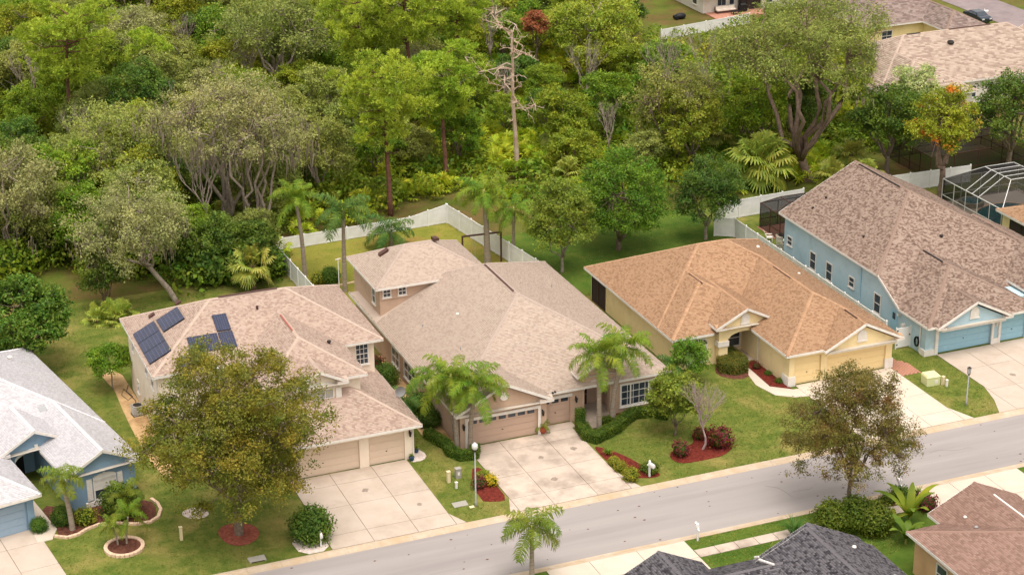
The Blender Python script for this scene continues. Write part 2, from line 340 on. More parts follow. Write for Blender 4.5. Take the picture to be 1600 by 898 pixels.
# ------------------------------------------------------------------ roofs
class Wing:
    """Hip or gable roof over a rectangle of eaves. ends = (low end, high end) along the ridge axis, 'h' hip or 'g' gable."""
    def __init__(s, x0, x1, y0, y1, ze=3.05, ends="hh", axis=None, p=.5, show=True):
        s.x0, s.x1, s.y0, s.y1, s.ze, s.p, s.ends = x0, x1, y0, y1, ze, p, ends
        s.axis = axis or ('y' if (y1-y0) >= (x1-x0) else 'x')
        W, Ln = (x1-x0, y1-y0) if s.axis == 'y' else (y1-y0, x1-x0)
        s.half = W/2; s.zr = ze+p*s.half
        a0, a1 = (y0, y1) if s.axis == 'y' else (x0, x1)
        s.r0 = a0+(s.half if ends[0] == 'h' else 0); s.r1 = a1-(s.half if ends[1] == 'h' else 0)+(s.half if ends[1] == 'v' else 0)
    def h(s, x, y):
        if s.axis == 'y': d = min(x-s.x0, s.x1-x); a, a0, a1 = y, s.y0, s.y1
        else: d = min(y-s.y0, s.y1-y); a, a0, a1 = x, s.x0, s.x1
        if s.ends[0] == 'h': d = min(d, a-a0)
        if s.ends[1] == 'h': d = min(d, a1-a)
        return s.ze+s.p*d
    def inside(s, x, y, e=0.0):
        if s.ends[1] == 'v':
            if s.axis == 'y' and y > s.y1: return y-s.y1 <= min(x-s.x0, s.x1-x)+e
            if s.axis == 'x' and x > s.x1: return x-s.x1 <= min(y-s.y0, s.y1-y)+e
        return s.x0-e <= x <= s.x1+e and s.y0-e <= y <= s.y1+e
    def P3(s, across, along, z):       # across measured from the ridge line
        m = (s.x0+s.x1)/2 if s.axis == 'y' else (s.y0+s.y1)/2
        return (m+across, along, z) if s.axis == 'y' else (along, m+across, z)
    def planes(s):
        h, a0, a1 = s.half, *((s.y0, s.y1) if s.axis == 'y' else (s.x0, s.x1)); z, zr = s.ze, s.zr; P = s.P3
        out = [[P(-h, a0, z), P(-h, a1, z), P(0, s.r1, zr), P(0, s.r0, zr)], [P(h, a0, z), P(h, a1, z), P(0, s.r1, zr), P(0, s.r0, zr)]]
        if s.ends[0] == 'h': out.append([P(-h, a0, z), P(h, a0, z), P(0, s.r0, zr)])
        if s.ends[1] == 'h': out.append([P(-h, a1, z), P(h, a1, z), P(0, s.r1, zr)])
        return out
    def eaves(s):
        h, a0, a1 = s.half, *((s.y0, s.y1) if s.axis == 'y' else (s.x0, s.x1)); P = s.P3; z = s.ze
        e = [(P(-h, a0, z), P(-h, a1, z)), (P(h, a0, z), P(h, a1, z))]
        for k, a, r in ((0, a0, s.r0), (1, a1, s.r1)):
            if s.ends[k] == 'h': e.append((P(-h, a, z), P(h, a, z)))
            elif s.ends[k] == 'g': e += [(P(-h, a, z), P(0, a, s.zr)), (P(h, a, z), P(0, a, s.zr))]
        return e
    def ridges(s):
        h, a0, a1 = s.half, *((s.y0, s.y1) if s.axis == 'y' else (s.x0, s.x1)); P = s.P3
        r = [(P(0, s.r0, s.zr), P(0, s.r1, s.zr))] if s.r1-s.r0 > .1 else []
        if s.ends[0] == 'h': r += [(P(-h, a0, s.ze), P(0, s.r0, s.zr)), (P(h, a0, s.ze), P(0, s.r0, s.zr))]
        if s.ends[1] == 'h': r += [(P(-h, a1, s.ze), P(0, s.r1, s.zr)), (P(h, a1, s.ze), P(0, s.r1, s.zr))]
        return r

class Plane4:
    """One extra sloping rectangle of roof falling towards -y."""
    def __init__(s, x0, x1, y0, y1, z0, z1): s.x0, s.x1, s.y0, s.y1, s.z0, s.z1 = x0, x1, y0, y1, z0, z1
    def h(s, x, y): return s.z0+(s.z1-s.z0)*(y-s.y0)/(s.y1-s.y0)
    def inside(s, x, y, e=0.0): return s.x0-e <= x <= s.x1+e and s.y0-e <= y <= s.y1+e
    def planes(s): return [[(s.x0, s.y0, s.z0), (s.x1, s.y0, s.z0), (s.x1, s.y1, s.z1), (s.x0, s.y1, s.z1)]]
    def eaves(s): return [((s.x0, s.y0, s.z0), (s.x1, s.y0, s.z0)), ((s.x0, s.y0, s.z0), (s.x0, s.y1, s.z1)), ((s.x1, s.y0, s.z0), (s.x1, s.y1, s.z1))]
    def ridges(s): return []

def covered(wings, i, x, y, z, tol=.02):
    for k, w_ in enumerate(wings):
        if k == i or not w_.inside(x, y, .001): continue
        hh = w_.h(x, y)
        if hh > z+tol or (abs(hh-z) <= tol and k < i): return True
    return False

def runs(wings, i, a, b, tol=.02, step=.2, dz=0.0):
    a = np.array(a, float); b = np.array(b, float); n = max(2, int(np.linalg.norm(b-a)/step)); keep = []
    for j in range(n):
        q = a+(b-a)*(j+.5)/n; keep.append(not covered(wings, i, q[0], q[1], q[2]+dz, tol))
    out = []; j = 0
    while j < n:
        if keep[j]:
            k = j
            while k < n and keep[k]: k += 1
            out.append((a+(b-a)*j/n, a+(b-a)*k/n)); j = k
        else: j += 1
    return out

def roof(parent, off, wings, shingle, cap, fascia="white_paint", ex=.15, sw=(.11, .28), seed=1, fh=.2):
    rng = np.random.default_rng(seed)
    deck = MB()
    for i, wg in enumerate(wings):
        lo = .012+.004*i
        for pg in wg.planes():
            P = np.array(pg); n = np.cross(P[1]-P[0], P[2]-P[0]); P = P if n[2] > 0 else P[::-1]; k = len(P)
            V = np.concatenate([P-[0, 0, lo], P-[0, 0, .14]])
            deck.add(V, [tuple(range(k)), tuple(range(2*k-1, k-1, -1))]+[((q+1) % k, q, k+q, k+(q+1) % k) for q in range(k)])
    rf = deck.build("roof", shingle, parent, off)
    # shingles
    VV = []; nsh = 0
    for i, wg in enumerate(wings):
        for pg in wg.planes():
            P = np.array(pg); n = np.cross(P[1]-P[0], P[2]-P[0]); n /= np.linalg.norm(n)
            if n[2] < 0: n = -n
            U = np.array([-n[1], n[0], 0.0])
            if np.linalg.norm(U) < 1e-6: continue
            U /= np.linalg.norm(U); Vd = np.cross(n, U)              # Vd points up the slope
            if Vd[2] < 0: Vd = -Vd; U = -U
            o = P[np.argmin(P[:, 2])]; uu = (P-o)@U; vv = (P-o)@Vd; k = len(P); vmax = vv.max(); row = 0; v = 0.0
            while v < vmax-.02:
                ve = min(v+ex, vmax); vm = min(v+ex*.5, vmax-.005); xs = []
                for q in range(k):
                    a, b = vv[q], vv[(q+1) % k]
                    if (a-vm)*(b-vm) < 0: xs.append(uu[q]+(uu[(q+1) % k]-uu[q])*(vm-a)/(b-a))
                if len(xs) >= 2:
                    lo_, hi_ = min(xs), max(xs); u = lo_-rng.uniform(0, .3)
                    while u < hi_:
                        wd = rng.uniform(*sw); ua, ub = max(u, lo_), min(u+wd, hi_); u += wd
                        if ub-ua < .03: continue
                        c = o+U*(ua+ub)/2+Vd*(v+ve)/2
                        if covered(wings, i, c[0], c[1], c[2], .012): continue
                        t = rng.uniform(.014, .034)
                        VV.append([o+U*ua+Vd*v, o+U*ub+Vd*v, o+U*ua+Vd*v+n*t, o+U*ub+Vd*v+n*t, o+U*ua+Vd*(ve+.01)+n*.004, o+U*ub+Vd*(ve+.01)+n*.004]); nsh += 1
                v += ex; row += 1
    if nsh:
        V = np.array(VV).reshape(-1, 3)-np.array(off); b0 = np.arange(nsh)[:, None]*6
        F = np.concatenate([b0+np.array([[0, 1, 3, 2]]), b0+np.array([[2, 3, 5, 4]])])
        me = np_mesh("shingles", V, F); tag(link("shingles", me, shingle, rf), kind="stuff")
    # ridge and hip caps
    cb = MB()
    for i, wg in enumerate(wings):
        for a, b in wg.ridges():
            for p, q in runs(wings, i, a, b):
                L_ = np.linalg.norm(q-p); m = max(1, int(L_/.24)); d = (q-p)/L_; s_ = np.cross(d, (0, 0, 1)); s_ /= np.linalg.norm(s_)
                hipdrop = .06 if abs(d[2]) < .01 else .042
                for j in range(m):
                    A = p+(q-p)*j/m; B = p+(q-p)*(j+1.12)/m; t0 = .05+rng.uniform(-.006, .006); V = []
                    for Q, t in ((A, t0), (B, .03)):
                        V += [Q+s_*.15+[0, 0, t-hipdrop-.012], Q+[0, 0, t+.008], Q-s_*.15+[0, 0, t-hipdrop-.012], Q+[0, 0, -.05]]
                    cb.add(V, [(0, 4, 5, 1), (1, 5, 6, 2), (0, 1, 2, 3), (3, 7, 4, 0), (2, 6, 7, 3)])
    if cb.n: tag(cb.build("ridge_cap", cap, rf, off), kind="stuff")
    for i, wg in enumerate(wings):
        for a, b in wg.eaves():
            for p, q in runs(wings, i, a, b, tol=.06, dz=-.02):
                c = np.array([(wg.x0+wg.x1)/2, (wg.y0+wg.y1)/2, 0]); d = q-p; nrm = np.array([d[1], -d[0], 0]); nrm /= np.linalg.norm(nrm)
                if nrm@(np.array([p[0], p[1], 0])-c) < 0: nrm = -nrm
                e = d/np.linalg.norm(d)*.02; sl = abs(d[2]) > .01
                hgt = fh+(.03 if sl else 0); top = .012 if sl else -.006
                x = nrm*(.028+.004*(i % 5))
                V = []
                for Q in (p-e, q+e):
                    V += [Q-nrm*.03+[0, 0, top-hgt], Q+x+[0, 0, top-hgt], Q+x+[0, 0, top], Q-nrm*.03+[0, 0, top]]
                fb = MB(); fb.add(V, [(0, 1, 2, 3), (7, 6, 5, 4), (0, 4, 5, 1), (1, 5, 6, 2), (2, 6, 7, 3), (3, 7, 4, 0)]); fb.build("fascia", fascia, rf, off)
    # soffits
    for i, wg in enumerate(wings):
        if isinstance(wg, Wing): sb = MB(); sb.box(wg.x0+.03, wg.x1-.03, wg.y0+.03, wg.y1-.03, wg.ze-.215-.004*i, wg.ze-.19-.004*i); sb.build("soffit", "soffit", rf, off)
    return rf

# faces: 'S' looks to -y, 'N' +y, 'W' -x, 'E' +x ; d is the wall plane, (a,b) run along the wall
def fbox(b, face, d, a0, a1, z0, z1, t0, t1):
    """box standing on a wall plane from depth t0 to t1 outwards."""
    if face == 'S': return b.box(a0, a1, d-t1, d-t0, z0, z1)
    if face == 'N': return b.box(a0, a1, d+t0, d+t1, z0, z1)
    if face == 'W': return b.box(d-t1, d-t0, a0, a1, z0, z1)
    return b.box(d+t0, d+t1, a0, a1, z0, z1)

def window(parent, off, face, d, a0, a1, z0, z1, cols=2, rows=2, frame="white_paint", glass="glass", fr=.09, sill=True, bar=.035):
    b = MB()
    fbox(b, face, d, a0-fr, a0, z0-fr, z1+fr, -.02, .07); fbox(b, face, d, a1, a1+fr, z0-fr, z1+fr, -.02, .07)
    fbox(b, face, d, a0, a1, z1, z1+fr, -.02, .068); fbox(b, face, d, a0, a1, z0-fr, z0, -.02, .068)
    o = b.build("window", frame, parent, off)
    g = MB(); fbox(g, face, d, a0, a1, z0, z1, -.02, .012); g.build("pane", glass, o, off)
    bb = MB()
    for i in range(1, cols):
        x = a0+(a1-a0)*i/cols; fbox(bb, face, d, x-bar/2, x+bar/2, z0, z1, .014, .045)
    for j in range(1, rows):
        z = z0+(z1-z0)*j/rows; wz = bar*1.6 if j*2 == rows else bar; fbox(bb, face, d, a0, a1, z-wz/2, z+wz/2, .016, .05)
    if bb.n: bb.build("glazing_bar", frame, o, off)
    if sill: s_ = MB(); fbox(s_, face, d, a0-fr-.05, a1+fr+.05, z0-fr-.07, z0-fr-.004, -.02, .12); s_.build("sill", frame, o, off)
    return o

def garage_door(parent, off, face, d, a0, a1, ztop, colour, trim=None, lights=0, sections=4):
    b = MB(); fbox(b, face, d, a0, a1, .02, ztop, -.05, .006); o = b.build("garage_door", "joint_dirt" if False else colour, parent, off)
    hs_ = (ztop-.04)/sections
    for k in range(sections):
        z0 = .03+hs_*k; p = MB(); fbox(p, face, d, a0+.015, a1-.015, z0+.012, z0+hs_-.012, -.03, .034)
        n = max(3, round((a1-a0)/.62)); wd = (a1-a0)/n
        if not (lights and k == sections-1):
            for i in range(n): fbox(p, face, d, a0+wd*i+.08, a0+wd*(i+1)-.08, z0+.1, z0+hs_-.1, .03, .046)
        p.build("panel", colour, o, off)
        if lights and k == sections-1:
            for i in range(lights):
                wd = (a1-a0)/lights; g = MB(); fbox(g, face, d, a0+wd*i+.1, a0+wd*(i+1)-.1, z0+.14, z0+hs_-.12, .03, .042); g.build("pane", "glass", o, off)
    hnd = MB(); m_ = (a0+a1)/2; fbox(hnd, face, d, m_-.06, m_+.06, .95, 1.0, .03, .08); hnd.build("handle", "dark_metal", o, off)
    if trim:
        t = MB(); fbox(t, face, d, a0-.2, a0, 0, ztop+.2, -.02, .06); fbox(t, face, d, a1, a1+.2, 0, ztop+.2, -.02, .06); fbox(t, face, d, a0, a1, ztop, ztop+.2, -.02, .058)
        t.build("door_trim", trim, o, off)
    return o

def tri_wall(b, x0, x1, y, z0, p, t=.15, axis='y'):
    """gable triangle standing on height z0."""
    m_ = (x0+x1)/2; zt = z0+p*(x1-x0)/2; V = []
    for yy in (y, y+t): V += [(x0, yy, z0), (x1, yy, z0), (m_, yy, zt)]
    if axis == 'x': V = [(v[1], v[0], v[2]) for v in V]
    return b.add(V, [(0, 1, 2), (5, 4, 3), (0, 3, 4, 1), (1, 4, 5, 2), (2, 5, 3, 0)])

def arch_wall(b, x0, x1, y0, y1, z1, ox0, ox1, spring, rise, n=10):
    """wall facing -y with an arched opening, as real geometry with thickness."""
    b.box(x0, ox0, y0, y1, 0, z1); b.box(ox1, x1, y0, y1, 0, z1)
    xs = np.linspace(ox0, ox1, n+1)
    zf = lambda x: spring+rise*math.sqrt(max(0, 1-((x-(ox0+ox1)/2)/((ox1-ox0)/2))**2))
    for i in range(n):
        a, c = xs[i], xs[i+1]; za, zc = zf(a), zf(c)
        b.add([(a, y0, za), (c, y0, zc), (c, y1, zc), (a, y1, za), (a, y0, z1), (c, y0, z1), (c, y1, z1), (a, y1, z1)],
              [(3, 2, 1, 0), (4, 5, 6, 7), (0, 1, 5, 4), (2, 3, 7, 6)])
    return zf

def arch_trim(b, y, ox0, ox1, zf, wd=.2, t=.07, n=14):
    xs = np.linspace(ox0-.05, ox1+.05, n+1)
    for i in range(n):
        a, c = xs[i], xs[i+1]; za, zc = zf(min(max(a, ox0), ox1)), zf(min(max(c, ox0), ox1))
        b.add([(a, y-t, za), (c, y-t, zc), (c, y+.02, zc), (a, y+.02, za), (a, y-t, za+wd), (c, y-t, zc+wd), (c, y+.02, zc+wd), (a, y+.02, za+wd)],
              [(3, 2, 1, 0), (4, 5, 6, 7), (0, 1, 5, 4), (2, 3, 7, 6)])

def arch_plaque(parent, off, x, y, z, wd=.7, ht=1.0, m="white_paint"):
    """pointed-arch decorative plaque on a gable."""
    pts = [(-wd/2, 0), (wd/2, 0), (wd/2, ht*.62), (wd*.3, ht*.85), (0, ht), (-wd*.3, ht*.85), (-wd/2, ht*.62)]
    V = [(x+p[0], y-.07, z+p[1]) for p in pts]+[(x+p[0], y+.02, z+p[1]) for p in pts]; k = len(pts)
    b = MB(); b.add(V, [tuple(range(k)), tuple(range(2*k-1, k-1, -1))]+[((i+1) % k, i, k+i, k+(i+1) % k) for i in range(k)])
    b.box(x-wd/2-.06, x+wd/2+.06, y-.1, y-.005, z-.09, z-.003)
    return b.build("gable_plaque", m, parent, off)

def returns(parent, off, x0, x1, y, z, m="white_paint", sh=None, left=True, right=True, L=.9, d=.5):
    """boxed eave returns at the foot of a gable."""
    for on, a, c in ((left, x0, x0+L), (right, x1-L, x1)):
        if on:
            b = MB(); b.box(a, c, y-.03, y+d, z-.22, z-.02); b.build("eave_return", m, parent, off)
            V = [(a, y-.06, z-.02), (c, y-.06, z-.02), (c, y+d, z+.22), (a, y+d, z+.22), (a, y+d, z-.02), (c, y+d, z-.02)]
            s_ = MB(); s_.add(V, [(0, 1, 2, 3), (0, 3, 4), (1, 5, 2), (0, 4, 5, 1)]); s_.build("return_roof", sh or m, parent, off)

def vent_strip(parent, off, a, b, m="black", w_=.12, h=.06):
    v = MB(); v.beam(a, b, w_, h); return v.build("ridge_vent", m, parent, off)

def pipe_vent(parent, off, x, y, z, m="white_paint", r=.1, h=.25, dome=True):
    v = MB(); v.tube([(x, y, z-.1), (x, y, z+h)], [r, r*.9], 8)
    if dome: v.ball((x, y, z+h), (r*1.5, r*1.5, r), 8, 4)
    return v.build("roof_vent", m, parent, off)

def box_vent(parent, off, x, y, z, sx, sy, dxz, dyz, m="bronze_metal", h=.22):
    """low box vent following the slope (dz/dx, dz/dy)."""
    V = []
    for hh in (-.03, h):
        for i, j in ((-1, -1), (1, -1), (1, 1), (-1, 1)):
            V.append((x+i*sx/2, y+j*sy/2, z+i*sx/2*dxz+j*sy/2*dyz+hh))
    b = MB(); b.add(V, [(3, 2, 1, 0), (4, 5, 6, 7), (0, 1, 5, 4), (1, 2, 6, 5), (2, 3, 7, 6), (3, 0, 4, 7)]); return b.build("roof_vent", m, parent, off)

def lantern(parent, off, x, y, z, m="dark_metal"):
    b = MB(); b.box(x-.05, x+.05, y-.06, y+.01, z-.1, z+.25); b.tube([(x, y-.18, z-.22), (x, y-.18, z+.12)], [.07, .11], 6); b.tube([(x, y-.18, z+.12), (x, y-.18, z+.22)], [.13, .02], 6); b.beam((x, y-.18, z+.2), (x, y, z+.2), .03, .03)
    return b.build("wall_lamp", m, parent, off)

# hairline cracks in the asphalt, flat strips lying on it
rd = bpy.data.objects["road"]; rng = np.random.default_rng(21)
for i in range(4):
    x, y = rng.uniform(30, 92), rng.uniform(106.8, 112.6); P = [(x, y)]; a = rng.choice([0, math.pi/2])+rng.normal()*.3
    for _ in range(rng.integers(5, 12)): a += rng.normal()*.35; P.append((P[-1][0]+math.cos(a)*.45, min(113.1, max(106.6, P[-1][1]+math.sin(a)*.45))))
    b = MB(); V = []
    for p, q in zip(P, P[1:]+[P[-1]]):
        w_ = rng.uniform(.008, .016); V += [(p[0]-w_, p[1]-w_, -.0965), (p[0]+w_, p[1]+w_, -.0965)]
    b.add(V, [(2*k, 2*k+1, 2*k+3, 2*k+2) for k in range(len(P)-1)]); b.build("crack", "tar", rd)
for i in range(7):      # oil drips and dark patches on driveways and road, flat stains with their own shape
    x, y, z, r_ = [(51.0, 121.2, .0365, .25), (53.9, 121.6, .0365, .3), (50.6, 117.6, .0365, .35), (37.0, 121.5, .0365, .3), (40.0, 117.9, .0365, .25), (79.5, 120.5, .0365, .3), (92.8, 119.6, .0365, .3)][i]
    n = 14; V = [(x+r_*rng.uniform(.5, 1.1)*math.cos(2*math.pi*k/n), y+r_*1.2*rng.uniform(.5, 1.1)*math.sin(2*math.pi*k/n), z) for k in range(n)]; b = MB(); b.add(V, [tuple(range(n))])
    dv = [o for o in bpy.data.objects if o.name.startswith("driveway") and abs(o.location.x) < 1e-6][min(i//1, 0)]
    dv = [o for o in bpy.data.objects if o.name.startswith("driveway")][(1, 1, 1, 0, 0, 2, 3)[i]]; b.build("oil_stain", "oil_stain", dv)
# ------------------------------------------------------------------ shingle and wall colours
def shingle_mat(name, cols, noise_sc=2.2, mixn=.05, val=.035):
    m = bpy.data.materials.new(name); m.use_nodes = True; t = m.node_tree; N = t.nodes; L = t.links; b = N["Principled BSDF"]
    b.inputs["Roughness"].default_value = .95; b.inputs["Specular IOR Level"].default_value = .1
    g = N.new("ShaderNodeNewGeometry"); tc = N.new("ShaderNodeTexCoord"); n = N.new("ShaderNodeTexNoise"); n.inputs["Scale"].default_value = noise_sc; n.inputs["Detail"].default_value = 3
    L.new(tc.outputs["Object"], n.inputs["Vector"])
    mr = N.new("ShaderNodeMapRange"); mr.inputs["From Min"].default_value = .3; mr.inputs["From Max"].default_value = .7; L.new(n.outputs["Fac"], mr.inputs["Value"])
    mx = N.new("ShaderNodeMix"); mx.data_type = 'FLOAT'; mx.inputs["Factor"].default_value = mixn
    L.new(g.outputs["Random Per Island"], mx.inputs[2]); L.new(mr.outputs["Result"], mx.inputs[3])
    cr = N.new("ShaderNodeValToRGB"); cr.color_ramp.interpolation = 'LINEAR'; el = cr.color_ramp.elements
    while len(el) < len(cols): el.new(.5)
    for i, c in enumerate(cols): el[i].position = .12+.76*i/(len(cols)-1); el[i].color = (*srgb(*c), 1)
    L.new(mx.outputs[0], cr.inputs["Fac"])
    n2 = N.new("ShaderNodeTexNoise"); n2.inputs["Scale"].default_value = .22; n2.inputs["Detail"].default_value = 4; L.new(tc.outputs["Object"], n2.inputs["Vector"])
    r2 = N.new("ShaderNodeMapRange"); r2.inputs["From Min"].default_value = .3; r2.inputs["From Max"].default_value = .7; r2.inputs["To Min"].default_value = 1-val; r2.inputs["To Max"].default_value = 1+val; L.new(n2.outputs["Fac"], r2.inputs["Value"])
    h = N.new("ShaderNodeHueSaturation"); L.new(cr.outputs["Color"], h.inputs["Color"]); L.new(r2.outputs["Result"], h.inputs["Value"]); L.new(h.outputs["Color"], b.inputs["Base Color"])
    MATS[name] = m
shingle_mat("shingle_pink", [(166, 147, 133), (175, 156, 142), (183, 165, 150), (178, 159, 145)])
shingle_mat("shingle_rose", [(156, 133, 120), (172, 149, 134), (184, 163, 148), (175, 152, 138)])
shingle_mat("shingle_orange", [(146, 113, 87), (161, 127, 99), (172, 139, 110), (165, 131, 103)])
shingle_mat("shingle_brown", [(108, 88, 78), (132, 110, 98), (156, 136, 122), (160, 141, 127)], mixn=.3)
shingle_mat("shingle_white", [(182, 178, 180), (192, 188, 190), (200, 196, 198)], val=.03)
shingle_mat("shingle_grey", [(54, 51, 54), (82, 79, 83), (108, 104, 107), (100, 96, 99)], mixn=.3)
shingle_mat("shingle_chestnut", [(134, 106, 94), (146, 117, 104), (156, 127, 114)])
shingle_mat("shingle_taupe", [(116, 100, 94), (138, 120, 112), (150, 134, 126)])
shingle_mat("shingle_peach", [(150, 130, 117), (170, 150, 135), (182, 163, 148)])
mat("cap_pink", srgb(166, 148, 136), rough=.95); mat("cap_rose", srgb(178, 157, 142), rough=.95, island=.05); mat("cap_orange", srgb(166, 131, 102), rough=.95, island=.12)
mat("cap_brown", srgb(138, 116, 103), rough=.95); mat("cap_white", srgb(208, 204, 204), rough=.95); mat("cap_grey", srgb(100, 96, 99), rough=.95); mat("cap_chestnut", srgb(140, 112, 99), rough=.95)
def stucco(name, a, b): mat(name, srgb(*a), srgb(*b), .5, .92, bump=.2, bscale=24, spec=.15, c3=srgb(*(v*.93 for v in b)), scale3=.7, thr3=(.5, .78))
stucco("stucco_taupe", (194, 166, 144), (184, 156, 134)); stucco("stucco_taupe_d", (176, 146, 124), (164, 136, 114))
stucco("stucco_cream", (236, 220, 200), (228, 210, 190)); stucco("stucco_yellow", (236, 214, 166), (228, 205, 156))
stucco("stucco_blue", (178, 202, 211), (168, 192, 202)); stucco("stucco_slate", (132, 158, 178), (122, 148, 168)); stucco("stucco_peach", (208, 170, 130), (196, 158, 118))
stucco("stucco_pale", (224, 216, 204), (212, 204, 192)); stucco("stucco_lemon", (236, 216, 160), (226, 204, 148))
mat("door_taupe", srgb(184, 157, 138), rough=.7); mat("door_cream", srgb(214, 192, 170), rough=.7); mat("door_yellow", srgb(230, 204, 152), rough=.7)
mat("door_blue", srgb(152, 190, 206), rough=.7); mat("door_slate", srgb(146, 166, 184), rough=.7)
mat("solar_cell", srgb(26, 30, 52), srgb(36, 42, 70), 3, .12, spec=.6, island=.15); mat("solar_frame", srgb(26, 24, 30), rough=.4); mat("solar_line", srgb(84, 88, 110), rough=.4)

# ================================================================== house with solar panels (two storeys, cream)
OFF = (33.0, 126.0, 0)
H1 = thing("house", "cream two-storey house with solar panels on a pinkish shingle roof", "house", OFF)
W1 = [Wing(24.35, 42.8, 133.9, 146.15, 6.2, "hh", 'x'), Wing(31.35, 39.6, 128.15, 133.9, 6.2, "hv", 'y'), Wing(33.55, 37.9, 127.5, 128.15, 6.2, "gv", 'y'),
      Wing(31.0, 42.55, 124.3, 136.5, 3.05, "hh", 'y')]
r1 = roof(H1, OFF, W1, "shingle_rose", "cap_rose", seed=1)
b = MB(); b.box(24.8, 42.15, 134.35, 145.7, 0, 6.03); b.box(31.8, 39.15, 128.6, 134.36, 0, 6.02); b.box(34.05, 37.4, 127.95, 128.61, 2.6, 6.01); b.box(31.5, 42.1, 125.15, 134.3, 0, 2.87)
b.box(31.5, 32.05, 124.95, 125.15, 0, 2.86); b.box(37.75, 38.5, 124.95, 125.15, 0, 2.86); b.box(41.35, 42.1, 124.95, 125.15, 0, 2.86); b.box(32.05, 41.35, 124.97, 125.15, 2.38, 2.85)
tri_wall(b, 34.0, 37.45, 127.95, 6.0, .5)
b.build("wall", "stucco_cream", H1, OFF)
garage_door(H1, OFF, 'S', 125.15, 32.1, 37.7, 2.38, "door_cream"); garage_door(H1, OFF, 'S', 125.15, 38.55, 41.3, 2.38, "door_cream")
window(H1, OFF, 'S', 134.35, 40.65, 41.6, 4.15, 5.85, 3, 4)
window(H1, OFF, 'S', 127.95, 34.4, 36.75, 3.4, 5.55, 4, 3, glass="glass_blind", sill=False)
b = MB(); xs = np.linspace(34.2, 36.95, 9)
for i in range(8):
    zf = lambda x: 5.62+.38*math.sqrt(max(0, 1-((x-35.575)/1.38)**2)); a, c = xs[i], xs[i+1]
    b.add([(a, 127.84, zf(a)), (c, 127.84, zf(c)), (c, 127.97, zf(c)), (a, 127.97, zf(a)), (a, 127.84, zf(a)+.2), (c, 127.84, zf(c)+.2), (c, 127.97, zf(c)+.2), (a, 127.97, zf(a)+.2)], [(3, 2, 1, 0), (4, 5, 6, 7), (0, 1, 5, 4), (2, 3, 7, 6)])
b.box(36.98, 37.42, 127.82, 127.96, 3.0, 5.6); b.box(35.45, 35.7, 127.8, 127.86, 6.0, 6.3); b.build("arch_trim", "white_paint", H1, OFF)
for (y, z0, z1, wd) in ((143.3, 4.3, 5.2, .5), (138.2, 4.4, 5.5, .7), (136.0, 4.2, 5.4, .8), (142.4, 1.1, 2.0, .5)): window(H1, OFF, 'W', 24.8, y, y+wd, z0, z1, 1, 2)
lantern(H1, OFF, 41.75, 124.95, 2.2)
returns(r1, OFF, 33.55, 37.9, 127.5, 6.2, sh="shingle_rose", L=.85)
vent_strip(r1, OFF, (31.2, 140.05, 9.32), (36.0, 140.05, 9.32), "bronze_metal", .25, .05); vent_strip(r1, OFF, (35.38, 133.6, 8.3), (35.38, 137.0, 8.3), "vent_rose", .14, .04)
box_vent(r1, OFF, 26.4, 143.2, 7.25, .45, .4, .5, 0, h=.15); box_vent(r1, OFF, 28.6, 143.2, 8.0, .45, .4, .5, .0, h=.12)
pipe_vent(r1, OFF, 33.9, 138.4, 8.5, "bronze_metal", .09, .2); pipe_vent(r1, OFF, 38.1, 133.0, 7.0, "dark_metal", .12, .15)
# solar panels: things of their own resting on the roof
def solar(n, origin, ux, uy, nu, nv, label):
    o_ = np.array(origin, float); ux = np.array(ux, float); uy = np.array(uy, float); nn = np.cross(ux, uy); nn /= np.linalg.norm(nn)
    if nn[2] < 0: nn = -nn
    t = thing("solar_panel", label, "solar panel", tuple(o_), 0, "solar panels on the cream house")
    def slab(b, a0, a1, c0, c1, t0, t1):
        V = [o_+ux*a+uy*c+nn*h_ for h_ in (t0, t1) for a, c in ((a0, c0), (a1, c0), (a1, c1), (a0, c1))]
        b.add(V, [(3, 2, 1, 0), (4, 5, 6, 7), (0, 1, 5, 4), (1, 2, 6, 5), (2, 3, 7, 6), (3, 0, 4, 7)])
    f = MB(); slab(f, 0, 1, 0, 1, .06, .12); f.build("frame", "solar_frame", t, tuple(o_))
    g = MB(); e = .02; slab(g, e, 1-e, e, 1-e, .12, .126); g.build("backing", "solar_line", t, tuple(o_))
    c_ = MB()
    for i in range(nu):
        for j in range(nv):
            gu = .05/nu; gv = .05/nv
            slab(c_, e+(1-2*e)*i/nu+gu, e+(1-2*e)*(i+1)/nu-gu, e+(1-2*e)*j/nv+gv, e+(1-2*e)*(j+1)/nv-gv, .126, .132)
    tag(c_.build("cell", "solar_cell", t, tuple(o_)), kind="stuff")
    l = MB()
    for a, c in ((.1, .1), (.9, .1), (.9, .9), (.1, .9)): l.tube([o_+ux*a+uy*c-nn*.05, o_+ux*a+uy*c+nn*.07], .03, 5)
    l.build("mount", "grey_metal", t, tuple(o_))
zl = lambda x: 6.2+.5*(x-24.35)          # left slope
zf1 = lambda y: 6.2+.5*(y-133.9)         # front slope
def sl_left(x, y0, y1, dx, n, lab, nu, nv): solar(n, (x, y0, zl(x)), (dx, 0, dx*.5), (0, y1-y0, 0), nu, nv, lab)
sl_left(24.62, 140.0, 142.05, 1.75, 0, "solar panel at the back of the big array on the roof's side slope", 6, 7)
sl_left(24.62, 137.93, 139.97, 1.75, 1, "middle solar panel of the big array on the roof's side slope", 6, 7)
sl_left(24.62, 135.86, 137.9, 1.75, 2, "solar panel at the front of the big array on the roof's side slope", 6, 7)
sl_left(26.55, 139.35, 141.9, 1.75, 3, "single small solar panel beside the big array on the roof", 6, 8)
def sl_front(x, y, dx, dy, lab): solar(0, (x, y, zf1(y)), (dx, 0, 0), (0, dy, dy*.5), 6, 9, lab)
sl_front(30.22, 136.9, 1.12, 1.54, "topmost solar panel on the roof's front slope")
